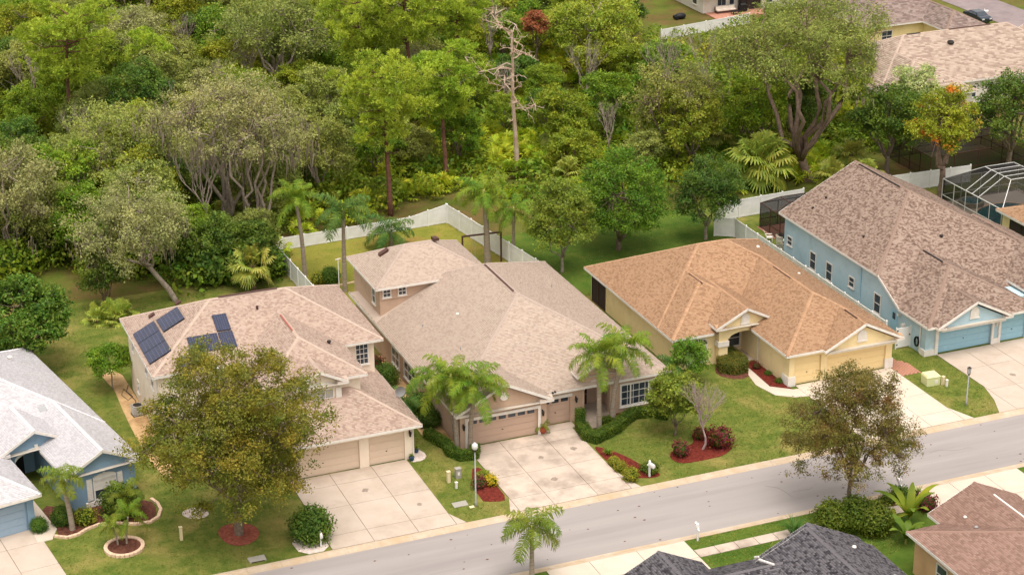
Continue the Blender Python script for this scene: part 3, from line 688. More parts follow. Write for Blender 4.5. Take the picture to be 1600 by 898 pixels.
sl_front(27.77, 135.3, 1.14, 1.5, "solar panel at the near end of the row of three on the front slope")
sl_front(29.0, 135.3, 1.14, 1.5, "middle solar panel of the row of three on the front slope")
sl_front(30.24, 135.3, 1.14, 1.5, "solar panel below the topmost one on the front slope")
sl_front(26.52, 134.0, 1.14, 1.18, "lowest solar panel on the front slope by the golden tree")
sl_front(27.77, 134.0, 1.14, 1.18, "lowest solar panel half hidden behind the golden tree")
# dish on the garage roof edge
p = (42.35, 129.3)
t = thing("satellite_dish", "grey satellite dish on the garage roof edge of the cream house", "dish", (p[0], p[1], 3.1))
b = MB(); b.tube([(0, 0, -.05), (.15, 0, .55)], .025, 6); b.build("arm", "grey_metal", t)
b = MB(); V = []; F = []
for i in range(4):
    for j in range(14):
        a = 2*math.pi*j/14; r_ = .42*i/3; V.append((.15+r_*math.cos(a), -.1-.12*(i/3)**2, .62+r_*math.sin(a)*1.1))
F = [(i*14+j, i*14+(j+1) % 14, (i+1)*14+(j+1) % 14, (i+1)*14+j) for i in range(3) for j in range(14)]
b.add(V, F); b.build("reflector", "grey_metal", t, smooth=True)

# ================================================================== taupe house with two-storey corner
OFF = (55.0, 126.0, 0)
H2 = thing("house", "taupe house with broad pinkish shingle roof, round gable medallion and two-storey corner", "house", OFF)
W2 = [Wing(45.4, 64.15, 125.6, 151.45, 3.05, "hh", 'y'), Wing(45.4, 53.5, 124.55, 125.6, 3.05, "gv", 'y'), Wing(56.05, 60.0, 125.75, 127.3, 3.9, "gv", 'y'),
      Wing(45.58, 55.9, 144.1, 152.25, 6.1, "hh", 'x')]
r2 = roof(H2, OFF, W2, "shingle_pink", "cap_pink", seed=2)
b = MB(); b.box(45.85, 53.05, 125.15, 126.2, 0, 2.86); b.box(45.85, 46.45, 124.95, 125.15, 0, 2.85); b.box(52.35, 53.05, 124.95, 125.15, 0, 2.85); b.box(46.45, 52.35, 124.97, 125.15, 2.3, 2.84)
b.box(45.856, 56.5, 126.2, 151.0, 0, 2.87); b.box(52.9, 53.06, 126.03, 126.2, 0, 2.85); b.box(55.55, 56.5, 126.03, 126.2, 0, 2.85); b.box(53.06, 55.55, 126.05, 126.2, 2.25, 2.84)
b.box(59.4, 63.7, 125.95, 151.0, 0, 2.88); b.box(56.5, 59.4, 128.4, 150.9, 0, 3.6); b.box(46.05, 55.4, 144.55, 151.75, 2.6, 5.92)
tri_wall(b, 45.85, 53.05, 124.95, 2.87, .5)
zf = arch_wall(b, 56.5, 59.55, 126.0, 126.5, 3.75, 56.75, 58.95, 2.55, .55); tri_wall(b, 56.5, 59.55, 126.0, 3.76, .5)
b.build("wall", "stucco_taupe", H2, OFF)
b = MB(); arch_trim(b, 126.0, 56.75, 58.95, zf); b.build("arch_trim", "white_paint", H2, OFF)
b = MB(); b.box(57.0, 58.0, 128.3, 128.41, 0, 2.2); d_ = b.build("front_door", "door_dark", H2, OFF); b = MB(); b.ball((57.9, 128.26, 1.0), (.05, .05, .05), 6, 4); b.build("handle", "grey_metal", d_, OFF)
b = MB(); b.box(56.55, 59.35, 125.6, 128.3, 0, .1); b.box(56.6, 58.2, 124.2, 125.6, 0, .06); b.build("porch_floor", "concrete_grey", H2, OFF)
garage_door(H2, OFF, 'S', 125.15, 46.6, 52.2, 2.3, "door_taupe", None, 7)
garage_door(H2, OFF, 'S', 126.2, 53.1, 55.5, 2.25, "door_taupe", None, 3)
b = MB(); b.box(46.25, 52.55, 124.88, 124.96, 2.28, 2.52); b.box(52.32, 52.55, 124.88, 124.96, 0, 2.28); b.box(46.25, 46.48, 124.88, 124.96, 0, 2.28); b.box(52.95, 55.7, 125.96, 126.04, 2.24, 2.5); b.build("door_trim", "white_paint", H2, OFF)
b = MB(); b.tube([(49.5, 124.95, 3.85), (49.5, 124.87, 3.85)], .36, 18); b.build("gable_plaque", "white_paint", H2, OFF)
returns(r2, OFF, 45.4, 53.5, 124.55, 3.05, sh="shingle_pink", L=1.15, d=.45)
w_ = window(H2, OFF, 'S', 125.95, 59.95, 63.05, .62, 2.35, 6, 3, fr=.16); [MB().box(x, x+.1, 125.86, 125.95, .62, 2.35).build("mullion", "white_paint", w_, OFF) for x in (60.68, 62.28)]
window(H2, OFF, 'S', 144.55, 46.38, 46.98, 5.1, 5.72, 2, 2); window(H2, OFF, 'S', 144.55, 47.74, 48.36, 5.1, 5.72, 2, 2)
b = MB(); b.box(46.12, 48.75, 144.46, 144.56, 4.86, 4.95); b.build("window_sill", "stucco_taupe", H2, OFF)
window(H2, OFF, 'W', 46.05, 145.75, 146.5, 4.05, 5.35, 1, 2); window(H2, OFF, 'W', 45.85, 139.3, 141.0, .75, 2.1, 2, 2); window(H2, OFF, 'W', 45.85, 135.2, 137.9, .75, 2.1, 3, 2)
lantern(H2, OFF, 52.7, 124.95, 1.85); lantern(H2, OFF, 56.0, 126.03, 1.9); lantern(H2, OFF, 46.1, 124.95, 1.85)
vent_strip(r2, OFF, (54.63, 135.5, 7.72), (54.63, 142.0, 7.72), "bronze_metal", .14, .06); vent_strip(r2, OFF, (49.33, 126.0, 5.02), (49.33, 128.6, 5.02), "bronze_metal", .12, .06); vent_strip(r2, OFF, (57.9, 128.3, 4.86), (57.9, 132.2, 4.86), "bronze_metal", .12, .06)
box_vent(r2, OFF, 47.9, 148.9, 7.28, .8, .5, .5, 0); box_vent(r2, OFF, 52.5, 148.4, 8.05, .45, .9, 0, -.1, h=.2)
pipe_vent(r2, OFF, 50.4, 137.4, 5.55, "white_paint", .1, .12); pipe_vent(r2, OFF, 47.9, 139.0, 4.3, "grey_metal", .05, .25, False); pipe_vent(r2, OFF, 60.6, 141.5, 4.85, "grey_metal", .05, .25, False); pipe_vent(r2, OFF, 48.8, 132.5, 4.75, "grey_metal", .05, .25, False)
# floodlight under the garage eave
b = MB(); b.ball((53.75, 125.35, 3.15), (.09, .14, .09), 8, 5); b.ball((53.95, 125.35, 3.2), (.09, .14, .09), 8, 5); b.build("flood_lamp", "dark_metal", H2, OFF)

# ================================================================== yellow house with orange roof
OFF = (76.0, 126.0, 0)
H3 = thing("house", "yellow stucco house with orange shingle roof and arched entry", "house", OFF)
W3 = [Wing(66.9, 84.8, 133.6, 148.8, 3.05, "hh", 'x'), Wing(66.9, 77.3, 130.87, 133.6, 3.05, "hv", 'y'), Wing(74.05, 84.85, 124.4, 133.6, 3.05, "hv", 'y'),
      Wing(70.75, 76.45, 130.35, 138, 3.6, "gg", 'y'), Wing(77.4, 84.85, 123.95, 124.4, 3.06, "gv", 'y')]
r3 = roof(H3, OFF, W3, "shingle_orange", "cap_orange", seed=3)
b = MB(); b.box(67.4, 71.75, 131.35, 148.3, 0, 2.86); b.box(71.75, 84.35, 133.0, 148.29, 0, 2.87); b.box(74.6, 84.4, 125.1, 133.0, 0, 2.88)
b.box(74.6, 75.1, 124.9, 125.1, 0, 2.85); b.box(77.6, 78.2, 124.9, 125.1, 0, 2.85); b.box(83.8, 84.4, 124.9, 125.1, 0, 2.85); b.box(75.1, 83.8, 124.92, 125.1, 2.4, 2.84)
zf = arch_wall(b, 71.2, 76.1, 130.75, 131.3, 3.42, 72.05, 75.2, 2.3, .55); tri_wall(b, 71.2, 76.1, 130.75, 3.42, .5); b.box(77.8, 84.4, 124.32, 124.6, 2.45, 2.88); tri_wall(b, 77.8, 84.4, 124.32, 2.88, .5)
b.build("wall", "stucco_yellow", H3, OFF)
b = MB(); b.box(71.1, 72.12, 130.65, 131.36, 1.75, 2.2); b.build("pier_cap", "white_paint", H3, OFF)
b = MB(); b.box(74.5, 75.2, 124.8, 125.12, 0, .85); b.box(74.5, 74.62, 125.12, 125.9, 0, .85); b.build("pier_base", "white_paint", H3, OFF); b = MB(); b.box(83.75, 84.5, 124.8, 125.12, 0, .85); b.build("pier_base", "white_paint", H3, OFF)
b = MB(); b.box(73.4, 74.62, 130.7, 133.0, 0, .08); b.build("porch_floor", "concrete_grey", H3, OFF)
b = MB(); b.box(71.85, 72.75, 132.9, 133.01, 0, 2.15); b.build("front_door", "door_dark", H3, OFF)
garage_door(H3, OFF, 'S', 125.1, 75.15, 77.55, 2.4, "door_yellow"); garage_door(H3, OFF, 'S', 125.1, 78.25, 83.75, 2.4, "door_yellow")
b = MB(); b.box(77.9, 84.3, 124.24, 124.31, 2.55, 2.8); b.build("door_trim", "white_paint", H3, OFF)
window(H3, OFF, 'S', 133.0, 73.15, 74.35, .55, 2.0, 1, 2); wa = window(H3, OFF, 'S', 131.35, 68.75, 70.3, .5, 1.9, 2, 2, glass="glass_blind")
b = MB(); xs = np.linspace(68.7, 70.35, 9)
for i in range(8):
    zz = lambda x: 2.05+.42*math.sqrt(max(0, 1-((x-69.525)/.85)**2)); a, c = xs[i], xs[i+1]
    b.add([(a, 131.26, 1.99), (c, 131.26, 1.99), (c, 131.36, 1.99), (a, 131.36, 1.99), (a, 131.26, zz(a)), (c, 131.26, zz(c)), (c, 131.36, zz(c)), (a, 131.36, zz(a))], [(3, 2, 1, 0), (4, 5, 6, 7), (0, 1, 5, 4), (2, 3, 7, 6)])
b.build("fan_light", "glass", wa, OFF)
b = MB()
for i in range(8):
    z2 = lambda x: 2.05+.5*math.sqrt(max(0, 1-((x-69.525)/.95)**2)); a, c = 68.6+i*.23125, 68.6+(i+1)*.23125
    b.add([(a, 131.22, z2(a)), (c, 131.22, z2(c)), (c, 131.36, z2(c)), (a, 131.36, z2(a)), (a, 131.22, z2(a)+.12), (c, 131.22, z2(c)+.12), (c, 131.36, z2(c)+.12), (a, 131.36, z2(a)+.12)], [(3, 2, 1, 0), (4, 5, 6, 7), (0, 1, 5, 4), (2, 3, 7, 6)])
for x in (69.1, 69.525, 69.95): b.box(x-.03, x+.03, 131.23, 131.3, 2.0, 2.5)
b.build("fan_light_bar", "white_paint", wa, OFF)
for (a, c) in ((145.2, 146.6), (146.72, 148.0)): window(H3, OFF, 'W', 67.4, a, c, .1, 2.55, 1, 1, "bronze_metal", "screen_dark", fr=.05, sill=False)
arch_plaque(H3, OFF, 73.6, 130.75, 3.55, .8, .95); arch_plaque(H3, OFF, 81.0, 124.32, 3.3, .85, 1.0)
returns(r3, OFF, 70.75, 76.45, 130.35, 3.6, sh="shingle_orange", L=.95); returns(r3, OFF, 77.4, 84.85, 123.95, 3.06, sh="shingle_orange", L=.7, left=False)
vent_strip(r3, OFF, (72.0, 135.6, 5.62), (72.0, 138.0, 5.62), "bronze_metal", .12, .05); vent_strip(r3, OFF, (79.32, 133.3, 5.72), (79.32, 136.3, 5.72), "bronze_metal", .12, .05); vent_strip(r3, OFF, (81.0, 125.2, 4.92), (81.0, 127.2, 4.92), "bronze_metal", .12, .05)
pipe_vent(r3, OFF, 81.8, 143.5, 4.5, "white_paint", .12, .12); pipe_vent(r3, OFF, 82.1, 136.6, 4.4, "white_paint", .09, .12)

# ================================================================== blue house with brown roof
OFF = (92.0, 126.0, 0)
H4 = thing("house", "light blue house with mottled brown shingle roof and tall side wall", "house", OFF)
W4 = [Wing(87.74, 103.9, 132.8, 150.2, 4.85, "hg", 'y'), Plane4(87.74, 103.9, 129.2, 132.81, 3.05, 4.853), Wing(87.74, 98.95, 124.7, 129.2, 3.05, "hv", 'y'),
      Wing(88.45, 95.9, 124.25, 124.7, 3.06, "gv", 'y'), Wing(99.3, 107.0, 126.5, 141, 3.6, "gg", 'y')]
r4 = roof(H4, OFF, W4, "shingle_brown", "cap_brown", seed=4)
b = MB(); b.box(88.2, 103.4, 133.2, 149.8, 0, 4.66); b.box(88.2, 98.5, 125.85, 133.2, 0, 2.86); b.box(98.5, 106.5, 127.2, 133.2, 0, 3.2)
b.add([(88.2, 129.5, 2.86), (88.2, 133.21, 4.5), (88.2, 133.21, 2.86), (88.6, 129.5, 2.86), (88.6, 133.21, 4.5), (88.6, 133.21, 2.86)], [(0, 1, 2), (5, 4, 3), (0, 3, 4, 1), (1, 4, 5, 2), (2, 5, 3, 0)])
b.box(88.2, 89.35, 125.65, 125.85, 0, 2.85); b.box(94.85, 95.7, 125.65, 125.85, 0, 2.85); b.box(98.3, 98.5, 125.65, 125.85, 0, 2.85); b.box(89.35, 98.3, 125.67, 125.85, 2.35, 2.84)
b.box(88.9, 95.45, 124.6, 125.0, 2.5, 2.86); tri_wall(b, 88.9, 95.45, 124.6, 2.86, .5); tri_wall(b, 88.3, 103.3, 149.65, 4.6, .5); tri_wall(b, 99.75, 106.5, 126.95, 3.2, .5)
b.build("wall", "stucco_blue", H4, OFF)
garage_door(H4, OFF, 'S', 125.85, 89.45, 94.75, 2.35, "door_blue"); garage_door(H4, OFF, 'S', 125.85, 95.8, 98.25, 2.35, "door_blue")
b = MB(); b.box(89.1, 89.4, 125.5, 125.66, 0, 2.45); b.box(94.8, 95.0, 125.5, 125.66, 0, 2.5); b.box(95.5, 95.72, 125.5, 125.66, 0, 2.5); b.box(89.0, 95.4, 124.52, 124.59, 2.52, 2.78); b.box(95.0, 95.5, 125.52, 125.66, 0, .5); b.box(88.1, 89.1, 125.55, 125.66, 0, .55); b.box(88.1, 88.21, 125.66, 126.3, 0, .55)
b.build("door_trim", "white_paint", H4, OFF)
arch_plaque(H4, OFF, 92.15, 124.6, 3.35, .85, 1.05); returns(r4, OFF, 88.45, 95.9, 124.25, 3.06, sh="shingle_brown", L=.8)
for (y, z0, z1, wd, rw) in ((143.9, 1.15, 2.7, .95, 2), (141.0, 1.1, 2.7, .95, 2), (137.2, 1.9, 2.75, .8, 2), (132.8, 1.1, 2.75, .95, 2), (148.3, 2.0, 2.75, .8, 2)): window(H4, OFF, 'W', 88.2, y, y+wd, z0, z1, 1, rw)
b = MB(); fbox(b, 'W', 88.2, 130.0, 131.0, 0, 2.35, -.02, .05); d_ = b.build("side_door", "door_blue", H4, OFF); b = MB(); fbox(b, 'W', 88.2, 130.3, 130.75, 1.55, 2.15, .04, .07); b.build("pane", "glass", d_, OFF)
b = MB(); b.tube([(88.14, 136.1, 0), (88.14, 136.1, 4.6)], .06, 6); b.build("downpipe", "door_blue", H4, OFF)
b = MB(); b.tube([(88.22, 129.7, 2.3), (87.95, 129.7, 2.3)], .14, 8); b.build("wall_lamp", "white_paint", H4, OFF); b = MB(); b.tube([(88.22, 128.9, 1.6), (87.9, 128.9, 1.6)], .2, 8); b.build("meter_box", "white_paint", H4, OFF)
vent_strip(r4, OFF, (95.66, 142.2, 8.86), (95.66, 149.2, 8.86), "black", .14, .06); vent_strip(r4, OFF, (93.2, 131.2, 5.84), (93.2, 134.2, 5.84), "black", .14, .06)
pipe_vent(r4, OFF, 89.7, 147.4, 5.85, "dark_metal", .09, .1); pipe_vent(r4, OFF, 91.2, 147.6, 6.6, "dark_metal", .09, .1); pipe_vent(r4, OFF, 89.9, 138.8, 5.95, "dark_metal", .09, .12); pipe_vent(r4, OFF, 95.9, 135.5, 6.2, "dark_metal", .13, .15)
lantern(H4, OFF, 95.27, 125.66, 1.9, "white_paint")

# ================================================================== slate-blue house with white roof (turned a little)
H0 = thing("house", "slate-blue house with white shingle roof at the street bend", "house", (21.84, 127.25, 0), R(11)); OFF = (0, 0, 0)
W0 = [Wing(-20, 0, 7.0, 23.8, 3.05, "hh", 'x'), Wing(-5.8, 0, 0, 7.0, 3.05, "gv", 'y'), Wing(-8.9, -3.2, 5.3, 7.5, 3.3, "gv", 'y'), Wing(-17.5, -8.05, -1.05, 7.2, 2.95, "hg", 'y')]
r0 = roof(H0, OFF, W0, "shingle_white", "cap_white", seed=5)
b = MB(); b.box(-5.35, -.45, .4, 9, 0, 2.86); b.box(-19.5, -.453, 8.2, 23.3, 0, 2.87); tri_wall(b, -5.35, -.45, .4, 2.87, .5)
zf = arch_wall(b, -8.5, -3.6, 5.75, 6.15, 3.1, -7.55, -4.25, 2.35, .6); tri_wall(b, -8.5, -3.6, 5.75, 3.11, .5)
b.box(-17.0, -8.5, -.3, 8, 0, 2.76); b.box(-17.0, -16.3, -.5, -.3, 0, 2.75); b.box(-9.0, -8.5, -.5, -.3, 0, 2.75); b.box(-16.3, -9.0, -.48, -.3, 2.3, 2.74)
b.build("wall", "stucco_slate", H0, OFF)
b = MB(); arch_trim(b, 5.75, -7.55, -4.25, zf, .22); b.box(-6.02, -5.78, 5.62, 5.74, 3.1, 3.4); b.build("arch_trim", "white_paint", H0, OFF)
b = MB(); b.box(-7.3, -6.2, 8.1, 8.21, 0, 2.2); b.build("front_door", "black", H0, OFF)
garage_door(H0, OFF, 'S', -.3, -16.2, -9.1, 2.3, "door_slate")
w_ = window(H0, OFF, 'S', .4, -3.6, -2.05, .55, 1.95, 1, 2, fr=.12); g = MB(); g.box(-3.6, -2.05, .36, .392, 1.25, 2.1); g.build("blind", "white_paint", w_, OFF)
b = MB()
zz = lambda x: 2.07+.3*math.sqrt(max(0, 1-((x+2.825)/.9)**2)); xs = np.linspace(-3.72, -1.93, 11)
for i in range(10):
    a, c = xs[i], xs[i+1]; b.add([(a, .3, 2.07), (c, .3, 2.07), (c, .41, 2.07), (a, .41, 2.07), (a, .3, zz(a)+.14), (c, .3, zz(c)+.14), (c, .41, zz(c)+.14), (a, .41, zz(a)+.14)], [(3, 2, 1, 0), (4, 5, 6, 7), (0, 1, 5, 4), (2, 3, 7, 6)])
b.box(-2.92, -2.73, .28, .4, 2.4, 2.6); b.build("arch_trim", "white_paint", H0, OFF); b = MB(); b.box(-4.4, -1.3, .28, .41, 0, .42); b.build("base_panel", "white_paint", H0, OFF)
for a in (-4.2, -1.85):
    b = MB(); b.box(a, a+.4, .31, .41, .5, 2.25)
    for k in range(12): b.box(a+.04, a+.36, .285, .315, .58+k*.135, .66+k*.135)
    b.build("shutter", "white_paint", H0, OFF)
returns(r0, OFF, -5.8, 0, 0, 3.05, sh="shingle_white", L=.95, left=False); returns(r0, OFF, -8.9, -3.2, 5.3, 3.3, sh="shingle_white", L=.9)
pipe_vent(r0, OFF, -3.0, 19.0, 4.6, "white_paint", .14, .15); pipe_vent(r0, OFF, -5.6, 21.5, 4.3, "white_paint", .14, .15); pipe_vent(r0, OFF, -5.6, 16.2, 5.95, "white_paint", .12, .12)
box_vent(r0, OFF, -3.9, 9.5, 4.25, .6, .6, 0, .45, "grey_metal", .08)
b = MB(); b.box(-9.6, -9.0, -1.13, -1.08, 2.76, 2.92); b.build("number_plate", "white_paint", H0, OFF)

# ================================================================== near side: grey roof and chestnut roof houses
OFF = (58.0, 92.0, 0); mat("utility_rim", srgb(150, 146, 142), rough=.6)
H6 = thing("house", "house with dark grey shingle roof in front at the bottom of the picture", "house", OFF)
W6 = [Wing(55.9, 63.8, 83, 96.9, 3.05, "gg", 'y', .485), Wing(46.3, 52.65, 83, 98.0, 3.05, "gg", 'y', .485), Wing(47, 61, 91.6, 97.2, 2.9, "gg", 'x', .42), Wing(54, 64.35, 82, 95.9, 2.8, "gg", 'y', .485)]
r6 = roof(H6, OFF, W6, "shingle_grey", "cap_grey", "utility_rim", seed=6)
b = MB(); b.box(56.4, 63.3, 84, 96.3, 0, 2.85); b.box(46.8, 52.2, 84, 97.3, 0, 2.84); b.box(48, 60.8, 84.5, 96.2, 0, 2.7); tri_wall(b, 56.4, 63.3, 96.15, 2.85, .485); tri_wall(b, 46.8, 52.2, 97.15, 2.84, .485); b.build("wall", "stucco_pale", H6, OFF)
vent_strip(r6, OFF, (59.72, 84, 4.98), (59.72, 93.8, 4.98), "black", .12, .06)
for (x, y) in ((61.9, 94.3), (62.7, 90.6)): pipe_vent(r6, OFF, x, y, W6[0].h(x, y), "white_paint", .11, .1)
b = MB(); b.beam((55.3, 95.2, 4.15), (55.9, 94.2, 4.15), .12, .1); b.beam((55.15, 95.5, 4.2), (55.3, 95.2, 4.35), .1, .1); b.build("roof_vent", "white_paint", r6, OFF)
OFF = (74.0, 92.0, 0)
H5 = thing("house", "peach house with chestnut-brown shingle roof at the corner of the picture", "house", OFF)
W5 = [Wing(69.9, 77.15, 80, 97.74, 3.05, "gg", 'y', .47), Wing(67.2, 80.5, 74, 96.2, 3.05, "hh", 'y', .3), Wing(76.5, 84, 80, 96.6, 3.05, "gg", 'y', .45)]
r5 = roof(H5, OFF, W5, "shingle_chestnut", "cap_chestnut", seed=7, ex=.15, sw=(.16, .4))
b = MB(); b.box(67.65, 80, 75, 95.75, 0, 2.85); b.box(70.35, 76.7, 78, 97.2, 0, 2.86); b.box(77, 83.5, 80, 96.2, 0, 2.84); tri_wall(b, 70.35, 76.7, 97.05, 2.86, .47); tri_wall(b, 77, 83.5, 96.05, 2.84, .45); b.build("wall", "stucco_peach", H5, OFF)
window(H5, OFF, 'W', 67.65, 91.9, 93.0, .9, 2.2, 1, 2); window(H5, OFF, 'W', 67.65, 87.0, 88.2, .9, 2.2, 1, 2)
vent_strip(r5, OFF, (73.6, 91.0, 4.82), (73.6, 95.6, 4.82), "white_paint", .12, .08)
pipe_vent(r5, OFF, 71.2, 95.3, W5[0].h(71.2, 95.3), "white_paint", .09, .1); pipe_vent(r5, OFF, 70.9, 93.6, W5[1].h(70.9, 93.6), "grey_metal", .09, .1)

# ================================================================== far houses
OFF = (136, 190, 0)
F3 = thing("house", "pale house with peach shingle roof far back behind the yellow tree", "house", OFF)
W7 = [Wing(121, 152, 185.35, 201.5, 3.05, "hh", 'x'), Wing(121, 132, 181.5, 195, 3.05, "hg", 'y'), Wing(143, 154, 182.5, 196, 3.05, "hg", 'y')]
r7 = roof(F3, OFF, W7, "shingle_peach", "cap_rose", seed=8, ex=.26, sw=(.35, .7))
b = MB(); b.box(121.5, 151.5, 185.8, 201, 0, 2.86); b.box(121.5, 131.5, 182, 185.8, 0, 2.85); b.box(143.5, 153.5, 183, 185.8, 0, 2.84); b.build("wall", "stucco_pale", F3, OFF)
for x in (133.5, 136.5, 140.0): window(F3, OFF, 'S', 185.8, x, x+1.2, .8, 2.1, 2, 2)
for x in (123.5, 127.5): window(F3, OFF, 'S', 182.0, x, x+1.3, .8, 2.1, 2, 2)
pipe_vent(r7, OFF, 134.4, 191.2, 6.0, "dark_metal", .3, .15); vent_strip(r7, OFF, (129.5, 193.4, 7.12), (131.4, 193.4, 7.12), "black", .2, .08); vent_strip(r7, OFF, (135.5, 193.4, 7.12), (141.5, 193.4, 7.12), "bronze_metal", .2, .08)
OFF = (142, 212, 0)
F2 = thing("house", "lemon-walled house with taupe shingle roof beside the distant street", "house", OFF)
W8 = [Wing(135, 150.4, 211.3, 230, 3.05, "hh", 'y'), Wing(143.8, 150.4, 205.8, 222, 3.05, "hg", 'y')]
r8 = roof(F2, OFF, W8, "shingle_taupe", "cap_brown", seed=9, ex=.26, sw=(.35, .7))
b = MB(); b.box(135.5, 149.9, 211.8, 229.5, 0, 2.86); b.box(144.3, 149.89, 206.3, 211.8, 0, 2.85); b.build("wall", "stucco_lemon", F2, OFF)
window(F2, OFF, 'S', 211.8, 138, 139.5, .8, 2.1, 2, 2)
OFF = (129, 242, 0)
F1 = thing("house", "pale house with a dark screened porch and patio at the top of the picture", "house", OFF)
W9 = [Wing(124.2, 142, 235.6, 252, 3.05, "hh", 'x'), Wing(124.2, 131, 236.7, 250, 3.06, "hg", 'y')]
r9 = roof(F1, OFF, W9, "shingle_taupe", "cap_brown", seed=10, ex=.3, sw=(.4, .8))
b = MB(); b.box(124.7, 130.3, 237.15, 251, 0, 2.86); b.box(130.3, 141.5, 238.6, 251, 0, 2.85); b.box(133.6, 141.5, 236.1, 238.6, 0, 2.84); b.build("wall", "stucco_pale", F1, OFF)
b = MB(); b.box(130.3, 133.6, 236.6, 236.64, 0, 2.8); b.build("porch_screen", "screen_dark", F1, OFF)
b = MB()
for x in (130.35, 131.4, 132.5, 133.55): b.box(x-.05, x+.05, 236.52, 236.6, 0, 2.8)
b.build("porch_post", "dark_metal", F1, OFF)
window(F1, OFF, 'S', 237.15, 127.0, 128.3, .9, 2.3, 2, 1); window(F1, OFF, 'S', 237.15, 128.9, 129.6, .9, 2.3, 1, 1); window(F1, OFF, 'S', 236.1, 134.2, 135.2, .9, 2.3, 1, 2); window(F1, OFF, 'W', 124.7, 239, 240.2, .9, 2.3, 1, 2)
b = MB(); b.box(125.0, 133.5, 233.6, 237.15, -.05, .05); b.build("patio", "paver", F1, OFF)
OFF = (111, 143, 0)
F4 = thing("house", "tan house corner with orange shingle roof beside the white pool cage", "house", OFF)
W10 = [Wing(110.3, 124, 128, 147.2, 2.9, "hh", 'y', .35)]
roof(F4, OFF, W10, "shingle_orange", "cap_orange", seed=11)
b = MB(); b.box(110.8, 123.5, 128.5, 146.7, 0, 2.7); b.build("wall", "stucco_yellow", F4, OFF); window(F4, OFF, 'W', 110.8, 140.0, 145.4, .1, 2.3, 3, 1, "dark_metal", "screen_dark", .05, False)

def downpipe(house, off, x, y, ztop, m="white_paint"):
    b = MB(); b.box(x-.04, x+.04, y-.04, y+.04, .1, ztop-.3); b.beam((x, y, ztop-.32), (x-.2, y-.25, ztop-.12), .08, .08); b.beam((x, y, .12), (x, y-.3, .05), .08, .07); b.build("downpipe", m, house, off)
downpipe(H1, (33.0, 126.0, 0), 42.0, 124.88, 3.05); downpipe(H1, (33.0, 126.0, 0), 24.72, 134.5, 6.2); downpipe(H2, (55.0, 126.0, 0), 63.6, 125.87, 3.05); downpipe(H3, (76.0, 126.0, 0), 67.32, 131.5, 3.05); downpipe(H3, (76.0, 126.0, 0), 74.52, 130.0, 3.05); downpipe(H4, (92.0, 126.0, 0), 88.12, 126.4, 3.05)
# ------------------------------------------------------------------ plant building
def rnd_dir(rng, n, zb=0.0):
    v = rng.normal(size=(n, 3)); v[:, 2] += zb; return v/np.linalg.norm(v, axis=1, keepdims=True)

def leaf_quads(C, Nn, size, rng, asp=.55, fold=.0):
    """one four-cornered leaf (diamond-ish) per centre."""
    n = len(C); t = rnd_dir(rng, n); t -= (t*Nn).sum(1, keepdims=True)*Nn; t /= np.linalg.norm(t, axis=1, keepdims=True)+1e-9; s = np.cross(Nn, t)
    size = np.broadcast_to(np.asarray(size, float), (n,))[:, None]; a = t*size*.5; b = s*size*.5*asp
    V = np.stack([C-a, C-a*.1+b+Nn*fold*size, C+a, C-a*.1-b+Nn*fold*size], 1).reshape(-1, 3)
    return V, np.arange(4*n).reshape(n, 4)

def needle_tufts(C, out, rng, per=40, L=.45, wd=.07):
    """balls of needles, as on pine twigs."""
    n = len(C); D = rnd_dir(rng, n*per, .25)+np.repeat(out, per, 0)*.5; D /= np.linalg.norm(D, axis=1, keepdims=True)
    c = np.repeat(C, per, 0); s = np.cross(D, rnd_dir(rng, n*per)); s /= np.linalg.norm(s, axis=1, keepdims=True)+1e-9
    l = L*rng.uniform(.6, 1.1, (n*per, 1)); a = c+D*l*.12; e = c+D*l
    V = np.stack([a-s*wd*.4, a+s*wd*.4, e+s*wd*.5, e-s*wd*.5], 1).reshape(-1, 3); return V, np.arange(4*n*per).reshape(-1, 4)

def bend_path(a, b, rng, n=5, wob=.12, sag=0.0):
    a = np.array(a, float); b = np.array(b, float); L = np.linalg.norm(b-a); P = [a]; o = np.zeros(3)
    for i in range(1, n):
        f = i/n; o = o+rng.normal(size=3)*wob*L/n; P.append(a+(b-a)*f+o*math.sin(math.pi*f)+np.array([0, 0, sag*L*math.sin(math.pi*f)]))
    return np.array(P+[b])

